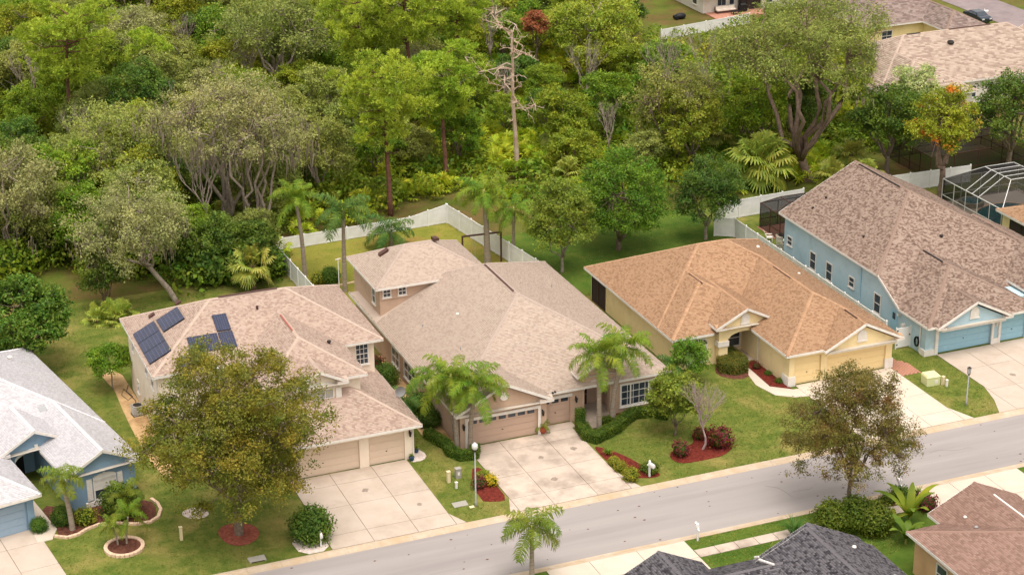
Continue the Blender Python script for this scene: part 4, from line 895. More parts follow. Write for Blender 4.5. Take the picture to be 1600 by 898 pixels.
class Tree:
    """Trunk with limbs, and a crown of leaves in clumps at the limb ends."""
    def __init__(s, seed, H, Wd, fork=.3, cz=.62, ch=.7, nl=26, lr=.16, sub=9, per=26, lf=.22, tr=.03, limbs=5, lean=(0, 0), wx=1.0, wy=1.0, inner=.35, flat=.75, bare=.0, forkn=1, asp=.55, low=-.55, twig=True, taper=0.0, spread=.27):
        rng = np.random.default_rng(seed); s.rng = rng; T = MB(); R0 = H*tr; top = np.array([lean[0], lean[1], H*fork])
        T.tube([(0, 0, -.3), (0, 0, .15), *bend_path((0, 0, .2), top, rng, 4, .1)[1:]], np.linspace(R0*1.25, R0*.85, 6), 8)
        c0 = np.array([lean[0]*1.5, lean[1]*1.5, H*cz]); ax = np.array([Wd/2*wx, Wd/2*wy, H*ch/2]); lobes = []
        k = 0
        while len(lobes) < nl and k < 4000:
            k += 1; d = rnd_dir(rng, 1)[0]
            if d[2] < low: continue
            rr = rng.uniform(inner, 1.0)**.6*(1-lr); p = c0+d*ax*rr*[1-taper*d[2]*rr, 1-taper*d[2]*rr, 1]
            if p[2] < H*fork*.75: continue
            if all(np.linalg.norm((p-q)/ax) > lr*1.15 for q in lobes): lobes.append(p)
        lobes = np.array(lobes); ends = []
        for i in range(limbs):
            a = 2*math.pi*(i+rng.uniform(-.25, .25))/limbs; e = c0+np.array([math.cos(a)*ax[0]*.5, math.sin(a)*ax[1]*.5, ax[2]*rng.uniform(-.35, .25)]); ends.append(e)
        ends.append(c0+np.array([0, 0, ax[2]*.4])); ends = np.array(ends)
        R1 = R0*.62
        for e in ends: T.tube(bend_path(top-np.array([0, 0, R0]), e, rng, 6, .3, -.05), np.linspace(R1, R1*.45, 7), 6)
        for p in lobes:
            e = ends[np.argmin(((ends-p)**2).sum(1))]; T.tube(bend_path(e, p, rng, 4, .3), np.linspace(R1*.4, R1*.1, 5), 5)
            if twig:
                for _ in range(3): T.tube(bend_path(p, p+rnd_dir(rng, 1, .3)[0]*lr*Wd*.7, rng, 3, .3), np.linspace(R1*.14, R1*.04, 4), 4)
        s.T = T; s.lobes = lobes; CC = []; NN = []
        for p in lobes:
            if rng.random() < bare: continue
            r = lr*Wd*rng.uniform(.75, 1.25); ds = rnd_dir(rng, sub, .45); sc = p+ds*r*rng.uniform(.55, 1.0, (sub, 1))*[1, 1, flat]
            for j in range(sub):
                m = int(per*rng.uniform(.6, 1.4)); q = rng.normal(size=(m, 3))*r*spread*[1, 1, .7]; CC.append(sc[j]+q); NN.append(ds[j]*.5+rng.normal(size=(m, 3))*.55+[0, 0, .45])
        CC = np.concatenate(CC); NN = np.concatenate(NN); NN /= np.linalg.norm(NN, axis=1, keepdims=True)
        s.crown = leaf_quads(CC, NN, lf*rng.uniform(.65, 1.35, len(CC)), rng, asp, .08)
    def meshes(s, bark, leafm):
        V = np.concatenate(s.T.V); tm = bpy.data.meshes.new("trunk"); tm.from_pydata(V.tolist(), [], s.T.F); tm.polygons.foreach_set("use_smooth", np.ones(len(tm.polygons), bool)); tm.materials.append(MATS[bark])
        cm = np_mesh("crown", *s.crown); cm.materials.append(MATS[leafm]); return tm, cm
    def moss(s, n, L, rng=None):
        rng = s.rng; lo_ = s.lobes[s.lobes[:, 2] < np.quantile(s.lobes[:, 2], .6)]; P = lo_[rng.integers(0, len(lo_), n)]+rng.normal(size=(n, 3))*1.0; l = L*rng.uniform(.4, 1.2, n); a = rng.uniform(0, 6.28, n)
        k = 9; C = np.repeat(P, k, 0)+rng.normal(size=(n*k, 3))*[.4, .4, .4]; l = np.repeat(l, k)*rng.uniform(.5, 1, n*k); a = rng.uniform(0, 6.28, n*k)
        d = np.stack([np.cos(a), np.sin(a), 0*a], 1)*.055; dn = np.stack([rng.normal(size=n*k)*.12*l, rng.normal(size=n*k)*.12*l, -l], 1)
        V = np.stack([C-d, C+d, C+d*.3+dn, C-d*.3+dn], 1).reshape(-1, 3); return np_mesh("moss", V, np.arange(4*n*k).reshape(-1, 4))

PROTO = {}
def proto(key, fn):
    if key not in PROTO: PROTO[key] = fn()
    return PROTO[key]

def plant(name, label, cat, loc, parts, rz=0.0, sc=1.0, group=None, mats=None):
    """place a plant: a thing with shared part meshes; mats may swap materials by part through object slots."""
    t = thing(name, label, cat, loc, rz, group)
    for nm, me in parts:
        o = link(nm, me, None, t, scale=sc)
        if mats and nm in mats:
            o.material_slots[0].link = 'OBJECT'; o.material_slots[0].material = MATS[mats[nm]]
    return t

# --- pines
def pine(seed, H, Wd, nb=34, start=.55, per=17, droop=0.0, bark="bark_pine", leafm="leaf_pine"):
    rng = np.random.default_rng(seed); T = MB(); P = bend_path((0, 0, -.3), (rng.normal()*.5, rng.normal()*.5, H*.97), rng, 8, .05)
    T.tube(P, np.linspace(H*.019, H*.005, 9), 7); C = []; O = []
    for i in range(nb):
        f = start+(1-start)*(i+.5)/nb; q = P[0]+(P[-1]-P[0])*f; idx = f*8; j = min(int(idx), 7); q = P[j]+(P[j+1]-P[j])*(idx-j)
        a = i*2.4+rng.uniform(-.5, .5); ln = Wd/2*(math.sin(math.pi*min(1, (1-f)/(1-start)*.8+.18))**.7)*rng.uniform(.6, 1.1); e = q+np.array([math.cos(a)*ln, math.sin(a)*ln, ln*rng.uniform(-.05, .45)-droop])
        T.tube(bend_path(q, e, rng, 4, .15), np.linspace(H*.005, H*.0015, 5), 5)
        for g in ((.98,) if ln < 1.6 else (.62, 1.0) if ln < 3 else (.5, .76, 1.02)):
            m = 11; u = rnd_dir(rng, m, .5); cr = rng.uniform(.55, .85); cc = q+(e-q)*g+rng.normal(size=3)*[.35, .35, .15]+u*[cr, cr, cr*.6]; C.append(cc); O.append(u*.9+[0, 0, .4])
    for _ in range(3):   # dead stubs on the trunk
        f = rng.uniform(.2, start); q = P[0]+(P[-1]-P[0])*f; a = rng.uniform(0, 6.28); T.tube(bend_path(q, q+np.array([math.cos(a)*1.2, math.sin(a)*1.2, .3]), rng, 3, .2), np.linspace(.05, .015, 4), 4)
    C = np.concatenate(C); O = np.concatenate(O); V, F = needle_tufts(C, O, rng, per, .5, .075)
    tm = bpy.data.meshes.new("trunk"); tm.from_pydata(np.concatenate(T.V).tolist(), [], T.F); tm.materials.append(MATS[bark]); tm.polygons.foreach_set("use_smooth", np.ones(len(tm.polygons), bool))
    cm = np_mesh("crown", V, F); cm.materials.append(MATS[leafm]); return [("trunk", tm), ("crown", cm)]

# --- feather palms
def frond(seed, L=2.6, a0=60, bend=80, nl=44, ll=.72, wd=.06, hang=.65):
    rng = np.random.default_rng(seed); n = 14; P = [np.zeros(3)]
    for i in range(n):
        e = R(a0-bend*((i+.5)/n)**1.25); P.append(P[-1]+np.array([math.cos(e), 0, math.sin(e)])*L/n)
    P = np.array(P); b = MB(); b.tube(P, np.linspace(.035, .008, n+1), 4); VV = []; q = 0
    for i in range(nl):
        f = .16+.83*i/(nl-1); x = f*n; j = min(int(x), n-1); c = P[j]+(P[j+1]-P[j])*(x-j); d = P[j+1]-P[j]; d /= np.linalg.norm(d)
        l = ll*(math.sin(math.pi*min(.98, f*.8+.14))**.6)
        for s in (-1, 1):
            u = np.cross(d, (0, 1, 0)); u = -u if u[2] < 0 else u
            dirn = np.array([0, s, 0])*.85+d*(.45+rng.normal()*.12)+u*rng.normal()*.28; dirn /= np.linalg.norm(dirn)
            ll_ = l*rng.uniform(.85, 1.1); m = c+dirn*ll_*.55; e = m+(dirn*.62+np.array([0, 0, -hang*rng.uniform(.7, 1.4)]))*ll_*.55
            w_ = d*wd*.5
            VV.append([c-w_*.6, c+w_*.6, m+w_, m-w_, e+w_*.25, e-w_*.25])
    VV = np.array(VV).reshape(-1, 3); k = len(VV)//6; F = np.concatenate([np.arange(k)[:, None]*6+[[0, 1, 2, 3]], np.arange(k)[:, None]*6+[[3, 2, 4, 5]]]); b.add(VV, F.tolist())
    me = bpy.data.meshes.new("frond"); me.from_pydata(np.concatenate(b.V).tolist(), [], b.F); return me
def queen_fronds(key, mt, L=2.6, **k):
    def mk():
        out = []
        for i, (a, bd) in enumerate(((80, 72), (66, 94), (50, 106), (34, 104), (14, 88), (-14, 62))):
            me = frond(100+i, L*(.85 if i == 0 else 1), a, bd, **k); me.materials.append(MATS[mt]); out.append(me)
        return out
    return proto(key, mk)
def palm(label, loc, H, fr, n=15, r=.13, trunk="palm_trunk", shaft="palm_shaft", sc=1.0, seed=0, lean=(0, 0), group=None, name="palm_tree", lo=0, cat="palm"):
    rng = np.random.default_rng(seed); t = thing(name, label, cat, loc, 0, group); b = MB(); k = 14; P = [(0, 0, -.2)]+[(lean[0]*(f*f), lean[1]*(f*f), H*f) for f in np.linspace(0, 1, k)]
    rad = [r*1.5]+[r*(1.35-.45*f)*(1+.05*(i % 2)) for i, f in enumerate(np.linspace(0, 1, k))]
    b.tube(P, rad, 9); b.build("trunk", trunk, t, smooth=True)
    if shaft:
        b = MB(); b.tube([(lean[0], lean[1], H-.15), (lean[0], lean[1], H+.35), (lean[0], lean[1], H+.8)], [r*1.05, r*1.15, r*.45], 8); b.build("crownshaft", shaft, t, smooth=True)
    for i in range(n):
        f = i/max(1, n-1); idx = min(len(fr)-1, lo+int(f*(len(fr)-lo-.01)))
        link("frond", fr[idx], None, t, (lean[0], lean[1], H+(.45 if shaft else 0)+rng.uniform(-.1, .1)), (rng.uniform(-.12, .12), rng.uniform(-.12, .12), i*2.4+rng.uniform(-.3, .3)), sc*rng.uniform(.88, 1.1))
    return t

# --- fan palms
def fan_leaf(seed, pet=.9, rad=.85, nseg=20, spread=250, droop=.35, a0=30):
    rng = np.random.default_rng(seed); e = R(a0); d = np.array([math.cos(e), 0, math.sin(e)]); u = np.array([-math.sin(e), 0, math.cos(e)]); b = MB(); c = d*pet
    b.tube([(0, 0, 0), d*pet*.5+[0, 0, .03], c], [.03, .02, .018], 4); VV = []
    for i in range(nseg):
        a = R(-spread/2+spread*(i+.5)/nseg); v = d*math.cos(a)+np.array([0, 1, 0])*math.sin(a)+u*.12*abs(math.sin(a)); v /= np.linalg.norm(v); s = np.cross(v, u); s /= np.linalg.norm(s)
        l = rad*rng.uniform(.85, 1.1)*(1-.25*abs(a)/R(spread/2)); w0 = .07*rad; m = c+v*l*.6; tip = c+v*l+np.array([0, 0, -droop*l*rng.uniform(.6, 1.3)])
        VV.append([c-s*.01, c+s*.01, m+s*w0, m-s*w0, tip+s*.015, tip-s*.015])
    VV = np.array(VV).reshape(-1, 3); k = len(VV)//6; F = np.concatenate([np.arange(k)[:, None]*6+[[0, 1, 2, 3]], np.arange(k)[:, None]*6+[[3, 2, 4, 5]]]); b.add(VV, F.tolist())
    return np.concatenate(b.V), b.F
def fan_meshes(key, mt, **k):
    def mk():
        out = []
        for i, a in enumerate((75, 50, 25, 0, -30)):
            V, F = fan_leaf(200+i, a0=a, **k); me = bpy.data.meshes.new("leaf"); me.from_pydata(V.tolist(), [], F); me.materials.append(MATS[mt]); out.append(me)
        return out
    return proto(key, mk)
def fan_palm(label, loc, H, fr, n=26, r=.2, seed=0, sc=1.0, group=None, trunk="boot_trunk"):
    rng = np.random.default_rng(seed); t = thing("cabbage_palm", label, "palm", loc, 0, group); b = MB(); k = 10
    b.tube([(0, 0, -.2)]+[(0, 0, H*f) for f in np.linspace(.02, 1, k)], [r*1.1]+[r*(1+.12*(i % 2)) for i in range(k)], 9); b.build("trunk", trunk, t)
    for i in range(n):
        f = i/max(1, n-1); idx = min(len(fr)-1, int(f*(len(fr)-.01))); link("frond", fr[idx], None, t, (0, 0, H+rng.uniform(-.25, .1)), (rng.uniform(-.2, .2), rng.uniform(-.2, .2), i*2.4+rng.uniform(-.4, .4)), sc*rng.uniform(.85, 1.15))
    return t

# --- shrubs and hedges
def shell_leaves(P, Nn, size, rng, asp=.6, jit=.04):
    n = len(P); N2 = Nn+rng.normal(size=(n, 3))*.55; N2 /= np.linalg.norm(N2, axis=1, keepdims=True); return leaf_quads(P+Nn*rng.normal(size=(n, 1))*jit, N2, size*rng.uniform(.7, 1.3, n), rng, asp, .05)
def ball_shrub(key, r=(.5, .5, .45), n=1500, lf=.1, mt="ball_shrub", rough=.06, seed=3):
    def mk():
        rng = np.random.default_rng(seed); d = rnd_dir(rng, n, .25); bump = 1+.08*np.sin(d[:, 0]*5+seed)*np.cos(d[:, 1]*6)+.06*np.sin(d[:, 2]*9); P = d*np.array(r)*bump[:, None]+[0, 0, r[2]*.85]
        cm = np_mesh("crown", *shell_leaves(P, d, lf, rng, .6, rough)); cm.materials.append(MATS[mt])
        b = MB(); b.ball((0, 0, r[2]*.85), (r[0]*.9, r[1]*.9, r[2]*.9), 12, 7); b.tube([(0, 0, -.1), (0, 0, r[2]*.5)], .05, 6)  # dark core added inside the leaves against see-through, with a short stalk
        tm = bpy.data.meshes.new("inner_core"); tm.from_pydata(np.concatenate(b.V).tolist(), [], b.F); tm.materials.append(MATS["core_green"]); return [("inner_core", tm), ("crown", cm)]
    return proto(key, mk)
def hedge(label, path, wd, ht, mt="hedge_leaf", seed=1, dens=260, lf=.1, name="hedge", cat="hedge", closed=None):
    """clipped hedge along a path, or a clipped block over a closed outline."""
    rng = np.random.default_rng(seed); P = np.array(path, float); base = P.mean(0); t = thing(name, label, cat, (base[0], base[1], 0)); off = (base[0], base[1], 0)
    if closed is None:
        out = []; L_, R_ = [], []
        for i in range(len(P)):
            d = P[min(i+1, len(P)-1)]-P[max(i-1, 0)]; d /= np.linalg.norm(d); nrm = np.array([-d[1], d[0]]); L_.append(P[i]+nrm*wd/2); R_.append(P[i]-nrm*wd/2)
        outline = np.array(L_+R_[::-1]); core_o = np.array([*(P[i]+(L_[i]-P[i])*.82 for i in range(len(P))), *(P[i]+(R_[i]-P[i])*.82 for i in range(len(P)-1, -1, -1))])
    else: outline = P; core_o = base+(P-base)*.93
    b = MB(); k = len(outline)
    if closed is None:
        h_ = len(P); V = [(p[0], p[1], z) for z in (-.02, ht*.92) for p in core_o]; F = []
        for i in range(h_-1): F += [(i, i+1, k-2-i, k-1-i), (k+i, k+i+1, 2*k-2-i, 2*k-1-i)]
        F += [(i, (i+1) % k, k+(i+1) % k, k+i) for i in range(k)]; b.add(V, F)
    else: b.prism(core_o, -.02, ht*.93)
    b.build("inner_core", "core_green", t, off)  # dark solid block added inside the hedge so it isn't see-through
    PP = []; NN = []
    for i in range(k):
        a, c = outline[i], outline[(i+1) % k]; d = c-a; L = np.linalg.norm(d)
        if L < .01: continue
        n = max(4, int(L*ht*dens)); f = rng.random(n); z = rng.random(n)*ht; nr = np.array([d[1], -d[0]])/L
        if nr@((a+c)/2-base) < 0 and closed is not None: nr = -nr
        if closed is None: nr = nr if i >= 0 else nr
        PP.append(np.stack([a[0]+d[0]*f, a[1]+d[1]*f, z], 1)); NN.append(np.tile([nr[0], nr[1], .25], (n, 1)))
    if closed is None:
        for i in range(len(P)-1):
            L = np.linalg.norm(P[i+1]-P[i]); n = int(L*wd*dens*1.3); f = rng.random((n, 1)); g = rng.random((n, 1)); l = L_[i]+(L_[i+1]-L_[i])*f; r = R_[i]+(R_[i+1]-R_[i])*f; q = l+(r-l)*g
            PP.append(np.concatenate([q, np.full((n, 1), ht)], 1)); NN.append(np.tile([0, 0, 1.0], (n, 1)))
    else:
        mn, mx = outline.min(0), outline.max(0); n = int((mx-mn).prod()*dens*1.3); q = mn+(mx-mn)*rng.random((n, 2)); ins = np.zeros(n, bool)
        for i in range(k):
            a, c = outline[i], outline[(i+1) % k]; cond = ((a[1] > q[:, 1]) != (c[1] > q[:, 1])) & (q[:, 0] < (c[0]-a[0])*(q[:, 1]-a[1])/(c[1]-a[1]+1e-9)+a[0]); ins ^= cond
        q = q[ins]; PP.append(np.concatenate([q, np.full((len(q), 1), ht)], 1)); NN.append(np.tile([0, 0, 1.0], (len(q), 1)))
    PP = np.concatenate(PP)-np.array(off); NN = np.concatenate(NN).astype(float); NN /= np.linalg.norm(NN, axis=1, keepdims=True)
    cm = np_mesh("foliage", *shell_leaves(PP, NN, lf, rng, .6, .035)); link("foliage", cm, mt, t)
    return t
def strap_plant(key, n=40, L=.7, wd=.06, droop=.5, mt="frond_queen", seed=4, spread=.9):
    """tuft of strap leaves."""
    def mk():
        rng = np.random.default_rng(seed); VV = []
        for i in range(n):
            a = rng.uniform(0, 6.28); o = np.array([math.cos(a), math.sin(a), 0]); s = np.array([-o[1], o[0], 0])*wd/2; l = L*rng.uniform(.6, 1.1); t_ = rng.uniform(.15, spread)
            m = o*l*.45*t_+[0, 0, l*.6]; e = o*l*(.55*t_+.3)+[0, 0, l*(1-droop*t_*1.3)]; VV.append([-s*.6, s*.6, m+s, m-s, e+s*.2, e-s*.2])
        VV = np.array(VV).reshape(-1, 3); k = n; F = np.concatenate([np.arange(k)[:, None]*6+[[0, 1, 2, 3]], np.arange(k)[:, None]*6+[[3, 2, 4, 5]]]); me = np_mesh("leaves", VV, F); me.materials.append(MATS[mt]); return [("leaves", me)]
    return proto(key, mk)
def bare_tree(seed, H, Wd, levels=4, bark="twig_grey", nb=5, r=.05, fork=.35, up=.9):
    rng = np.random.default_rng(seed); T = MB()
    def grow(a, d, L, rr, lv):
        e = a+d*L; T.tube(bend_path(a, e, rng, 3, .15), np.linspace(rr, rr*.6, 4), 5 if lv > 1 else 4)
        if lv == 0: return
        for _ in range(nb if lv == levels else rng.integers(2, 4)):
            nd = d*up+rnd_dir(rng, 1)[0]*.62*Wd+[0, 0, .25]; nd /= np.linalg.norm(nd); grow(e-d*L*rng.uniform(0, .35)*(lv < levels), nd, L*rng.uniform(.62, .85), rr*.58, lv-1)
    grow(np.array([0, 0, -.1]), np.array([0.02, 0, 1.0]), H*fork, r, levels)
    me = bpy.data.meshes.new("trunk"); me.from_pydata(np.concatenate(T.V).tolist(), [], T.F); me.materials.append(MATS[bark]); return me
# ------------------------------------------------------------------ beds, edging, walks
def bed(name, label, poly, m, z=.03, cat="flower bed", bumps=0):
    c = np.mean(poly, 0); off = (c[0], c[1], 0); b = MB(); k = len(poly)
    inner = [(c[0]+(p[0]-c[0])*.8, c[1]+(p[1]-c[1])*.8) for p in poly]
    V = [(p[0], p[1], -.05) for p in poly]+[(p[0], p[1], z*.5) for p in poly]+[(p[0], p[1], z+.03) for p in inner]
    F = [(i, (i+1) % k, k+(i+1) % k, k+i) for i in range(k)]+[(k+i, k+(i+1) % k, 2*k+(i+1) % k, 2*k+i) for i in range(k)]+[tuple(range(2*k, 3*k))]
    b.add(V, F); o = b.build(name, m, None, off); o.location = off; return tag(o, label, cat, kind="structure")
def smooth(poly, n=2):
    P = np.array(poly, float)
    for _ in range(n): P = np.stack([P*.75+np.roll(P, -1, 0)*.25, P*.25+np.roll(P, -1, 0)*.75], 1).reshape(-1, 2)
    return [tuple(p) for p in P]
bed("mulch_bed", "red mulch bed beside the lamp post and stained driveway", smooth([(45.3, 121.6), (44.2, 116.7), (45.2, 116.1), (46.2, 116.0), (46.25, 119), (46.25, 121.6)], 1), "mulch_red")
bed("mulch_bed", "curved red mulch bed with round shrubs beside the stained driveway", smooth([(55.35, 121.4), (55.4, 118.0), (55.6, 116.0), (57.0, 115.0), (58.4, 115.0), (57.6, 117), (57.0, 119.2), (56.0, 121)], 2), "mulch_red")
bed("mulch_bed", "curved red mulch bed under the bare pale tree on the lawn", smooth([(60.0, 117.7), (60.2, 116.1), (62.4, 116.0), (64.2, 116.1), (65.6, 117.4), (65.5, 119.8), (64.3, 120.6), (63.3, 120.4), (62.9, 118.7), (61.2, 118.6)], 2), "mulch_red")
bed("mulch_bed", "red mulch bed along the yellow garage wall", [(73.45, 130.4), (73.25, 125.6), (74.7, 124.3), (74.58, 127), (74.58, 130.6)], "mulch_red")
bed("mulch_bed", "reddish mulch strip under the front window of the taupe house", [(59.4, 125.9), (59.6, 124.6), (63.3, 124.4), (64.3, 125.9)], "mulch_red")
bed("mulch_bed", "reddish mulch by the clipped square hedge of the yellow house", smooth([(70.2, 129.2), (71.5, 127.6), (73.2, 128.1), (73.2, 131), (71, 131)], 1), "mulch_brown")
bed("mulch_bed", "mulch strip along the side of the taupe house", [(43.9, 128.5), (44.3, 126.4), (45.84, 126), (45.84, 144), (44.6, 144)], "sand")
bed("mulch_ring", "brown mulch ring at the foot of the golden tree", smooth([(25.3, 119.6), (25.6, 117.7), (26.6, 117.0), (27.9, 117.6), (28.3, 119.2), (27.4, 120.4), (26, 120.5)], 2), "mulch_rust", .05)
tag(bpy.data.objects["mulch_ring"], cat="mulch")
bed("sand_path", "bare sandy strip along the side of the cream house", smooth([(24.78, 148), (24.78, 130), (24.2, 128.5), (23.4, 131), (23.2, 136), (23.2, 141), (23.4, 147), (22.8, 150), (24, 150.5)], 1), "sand", .02, "path")
bed("mulch_bed", "brown mulch bed in front of the slate-blue house", smooth([(14.3, 128.8), (14.9, 124.8), (14.9, 123.4), (15.8, 123.2), (17.0, 123.9), (18.4, 124.1), (20.2, 123.4), (21.5, 123.2), (22.2, 124.5), (22.0, 126.4), (20, 126.9), (16.5, 127)], 1), "mulch_brown")
bed("planting_bed", "dark soil bed with low plants beside the near driveway", smooth([(70.8, 105.5), (73.6, 105.5), (74.0, 104.4), (73.0, 104.3), (70.6, 104.35)], 1), "mulch_brown")
bed("gravel_patch", "white gravel patch around the mailbox and rounded bush", smooth([(29.8, 116.6), (30.0, 114.2), (32.1, 114.15), (32.2, 116.4), (31, 117)], 1), "white_stone")
bed("gravel_patch", "white gravel patch at the corner of the cream garage", smooth([(41.5, 124.4), (42.6, 124.3), (43.2, 125.1), (42.8, 126.4), (42.15, 126.3), (42.1, 124.9)], 1), "white_stone")
bed("gravel_patch", "ring of white stones on the lawn behind the golden tree", smooth([(23.5, 123.2), (24.4, 122.0), (25.6, 122.3), (25.4, 123.6), (24.2, 124)], 2), "white_stone")
def walk(label, poly, m="concrete_pale"):
    c = np.mean(poly, 0); b = MB(); b.prism(poly, -.1, .04); o = b.build("walkway", m, None, (c[0], c[1], 0)); o.location = (c[0], c[1], 0); return tag(o, label, "path", kind="structure")
walk("concrete path curving from the driveway to the yellow house entry", [(73.4, 130.7), (72.75, 128.6), (72.3, 126.2), (72.8, 123.9), (74.1, 122.9), (75.18, 122.7), (75.18, 124.2), (74.7, 124.25), (73.2, 125.5), (73.42, 130.7)][::-1])
walk("concrete path from the driveway to the slate-blue house door", [(14.1, 129.4), (13.5, 129.3), (13.25, 125.3), (13.35, 123.1), (14.4, 123.2), (14.95, 124.6)][::-1])
slabs("driveway", "concrete driveway of the slate-blue house at the street bend", [-12.1, -10.9, -8.0], [-13.3, -9.5, -6.0, -2.6, -.35], "concrete", rot=R(7), loc=(21.84, 127.25, 0)) if False else None
r_ = thing("driveway", "concrete driveway of the slate-blue house at the street bend", "driveway", (13.2, 125.2, 0)); r_["kind"] = "structure"; r_.rotation_euler = (0, 0, R(7))
for i, (x0, x1) in enumerate(((-8.4, -5.4), (-5.4, -2.3), (-2.3, .35))):
    for j, (y0, y1) in enumerate(((-11.5, -9), (-9, -5.6), (-5.6, -2.1), (-2.1, .15))):
        b = MB(); b.box(x0+.018, x1-.018, y0+.018, y1-.018, -.1, .035); b.build("slab", "concrete", r_)
b = MB(); b.box(-8.4, .35, -11.5, .15, -.1, .012); b.build("joint_bed", "joint_dirt", r_)
# pavers by the yellow garage
r_ = thing("paver_patch", "small pinkish paver patch beside the yellow garage", "paving", (85.3, 124.6, 0)); r_["kind"] = "structure"
me = None
for i in range(9):
    for j in range(11):
        x = -.85+.2*i; y = -1.5+.28*j+(.14 if i % 2 else 0)
        if x+y*.5 > 1.0 or x < -.9: continue
        if me is None: b = MB(); b.box(-.092, .092, -.132, .132, -.06, .02); o = b.build("paver", "paver", r_); me = o.data; o.location = (x, y, 0)
        else: link("paver", me, None, r_, (x, y, 0))
# stone rings at the slate-blue house: blocks are parts
b = MB(); b.box(-.16, .16, -.1, .1, -.05, .2); blk = b.build("stone", "edging_stone"); blk_me = blk.data; bpy.data.objects.remove(blk)
t = thing("planter_ring", "round ring of pale blocks around two small palms on the lawn", "planter", (18.85, 120.05, 0))
for i in range(27):
    a = 2*math.pi*i/27; link("stone", blk_me, None, t, (1.28*math.cos(a), 1.28*math.sin(a), .0), (0, 0, a+math.pi/2), (.9, 1.3, 1))
b = MB(); b.tube([(0, 0, -.05), (0, 0, .12)], 1.2, 24); b.build("soil", "mulch_brown", t)
t = thing("garden_edging", "curved pale block edging around the slate-blue house bed", "edging", (18, 124, 0))
path = np.array([(14.75, 123.4), (15.4, 122.95), (16.2, 123.1), (16.95, 123.65), (17.8, 123.95), (18.8, 123.8), (19.6, 123.35), (20.4, 122.95), (21.3, 122.9), (22.0, 123.4), (22.4, 124.4), (22.4, 125.4), (22.1, 126.3)])
acc = 0
for i in range(len(path)-1):
    d = path[i+1]-path[i]; L = np.linalg.norm(d); k = acc
    while k < L: q = path[i]+d*k/L; link("stone", blk_me, None, t, (q[0]-18, q[1]-124, 0), (0, 0, math.atan2(d[1], d[0])), (1, 1.1, .8)); k += .34
    acc = k-L
t = thing("garden_edging", "low stone edging around the corner bed in the fenced backyard", "edging", (47, 161.3, 0))
for i in range(9): link("stone", blk_me, None, t, (-1.2+i*.36, -1.0+.05*i, 0), (0, 0, .15), (1.1, .8, .6))

# ------------------------------------------------------------------ hedges, shrubs
hedge("clipped low hedge curving along the front of the taupe house entry", [(55.75, 124.3), (55.5, 122.6), (55.9, 121.95), (56.8, 122.4), (58.0, 122.95), (59.3, 124.0), (60.5, 124.75), (62.0, 124.5), (63.0, 123.5)], .95, .75, seed=1)
hedge("low clipped hedge around the palm trunks left of the stained driveway", [(44.2, 128.0), (44.9, 125.6), (44.8, 124.3), (45.3, 123.3), (46.3, 123.1), (46.75, 124.2)], .8, .7, seed=2)
hedge("small clipped hedge block in the taupe house entry bed", [(57.3, 124.1), (58.3, 124.2)], .7, .75, seed=3)
hedge("clipped flat-topped hedge block with ochre tinge before the yellow house entry", [(70.6, 129.3), (71.6, 128.4), (72.8, 128.5), (73.35, 129.6), (73.3, 132.3), (71.9, 131.6), (71.0, 130.7)], 1, .95, "hedge_ochre", seed=4, closed=True, lf=.11)
hedge("tall clipped box shrub beside the single garage door", [(55.35, 124.3), (56.05, 124.15), (56.15, 124.75), (55.45, 124.9)], .7, 1.75, seed=5, closed=True, name="clipped_shrub", cat="shrub")
S_ = ball_shrub("ball")
for i, (px, py, s, lab) in enumerate(((959, 720, .8, "round yellow-green shrub nearest the taupe hedge in the red bed"), (969, 728, .92, "middle round yellow-green shrub in the curved red bed"), (985, 741, 1.15, "largest round yellow-green shrub in the curved red bed"),
        (749, 744, .75, "round shrub at the back of the lamp post bed"), (757, 742, .85, "round shrub in the middle of the lamp post bed"))):
    q = at(px, py, .4*s); plant("round_shrub", lab, "shrub", (q[0], q[1], 0), S_, i*1.3, s, "round shrubs in the red beds")
plant("round_shrub", "yellow variegated shrub beside the stained driveway edge", "shrub", (45.9, 118.6, 0), ball_shrub("gold", (.45, .45, .42), 500, .16, "gold_leaf", .1, 5), 0, 1)
plant("shrub", "dark maroon shrub in the lamp post bed", "shrub", (44.9, 118.5, 0), ball_shrub("maroon", (.5, .5, .5), 700, .12, "maroon_leaf", .12, 6), 0, 1)
plant("shrub", "dull maroon shrub at the tip of the bare tree's red bed", "shrub", (60.9, 117.3, 0), ball_shrub("maroon", (.5, .5, .5)), 1, 1.25)
plant("shrub", "dark red and green shrub in the bare tree's red bed", "shrub", (64.4, 117.6, 0), ball_shrub("croton", (.75, .7, .65), 700, .2, "red_leaf", .14, 7), 0, 1.25)
plant("shrub", "small dark red plant behind the bare tree trunk", "shrub", (63.6, 119.3, 0), ball_shrub("croton", ()), 2, .75)
plant("shrub", "low green shrub at the foot of the white mailbox in the red bed", "shrub", (57.6, 115.9, 0), ball_shrub("low", (.6, .6, .35), 900, .12, "hedge_leaf", .1, 8), 0, 1.15)
plant("strap_plant", "strappy green plant at the top of the curved red bed", "plant", (55.9, 119.6, 0), strap_plant("strap", 60, .7, .06), 0, 1.0)
plant("bush", "big rounded green bush by the mailbox at the driveway edge", "bush", (31.3, 116.0, 0), ball_shrub("bigbush", (1.35, 1.3, 1.25), 3600, .2, "leaf_dark", .2, 9), 0, 1.0)
for (x, y, s, lab) in ((74.2, 127.6, .5, "small dark shrub in the middle of the yellow garage bed"), (74.3, 125.9, .55, "small dark shrub nearest the yellow garage corner"), (73.9, 129.0, .65, "dark maroon shrub deepest in the yellow garage bed")):
    plant("shrub", lab, "shrub", (x, y, 0), ball_shrub("maroon" if s > .6 else "low", ()), 0, s)
plant("shrub", "small flowering green shrub at the slate-blue garage corner", "shrub", (13.75, 124.8, 0), ball_shrub("bigbush", ()), 2, .42)
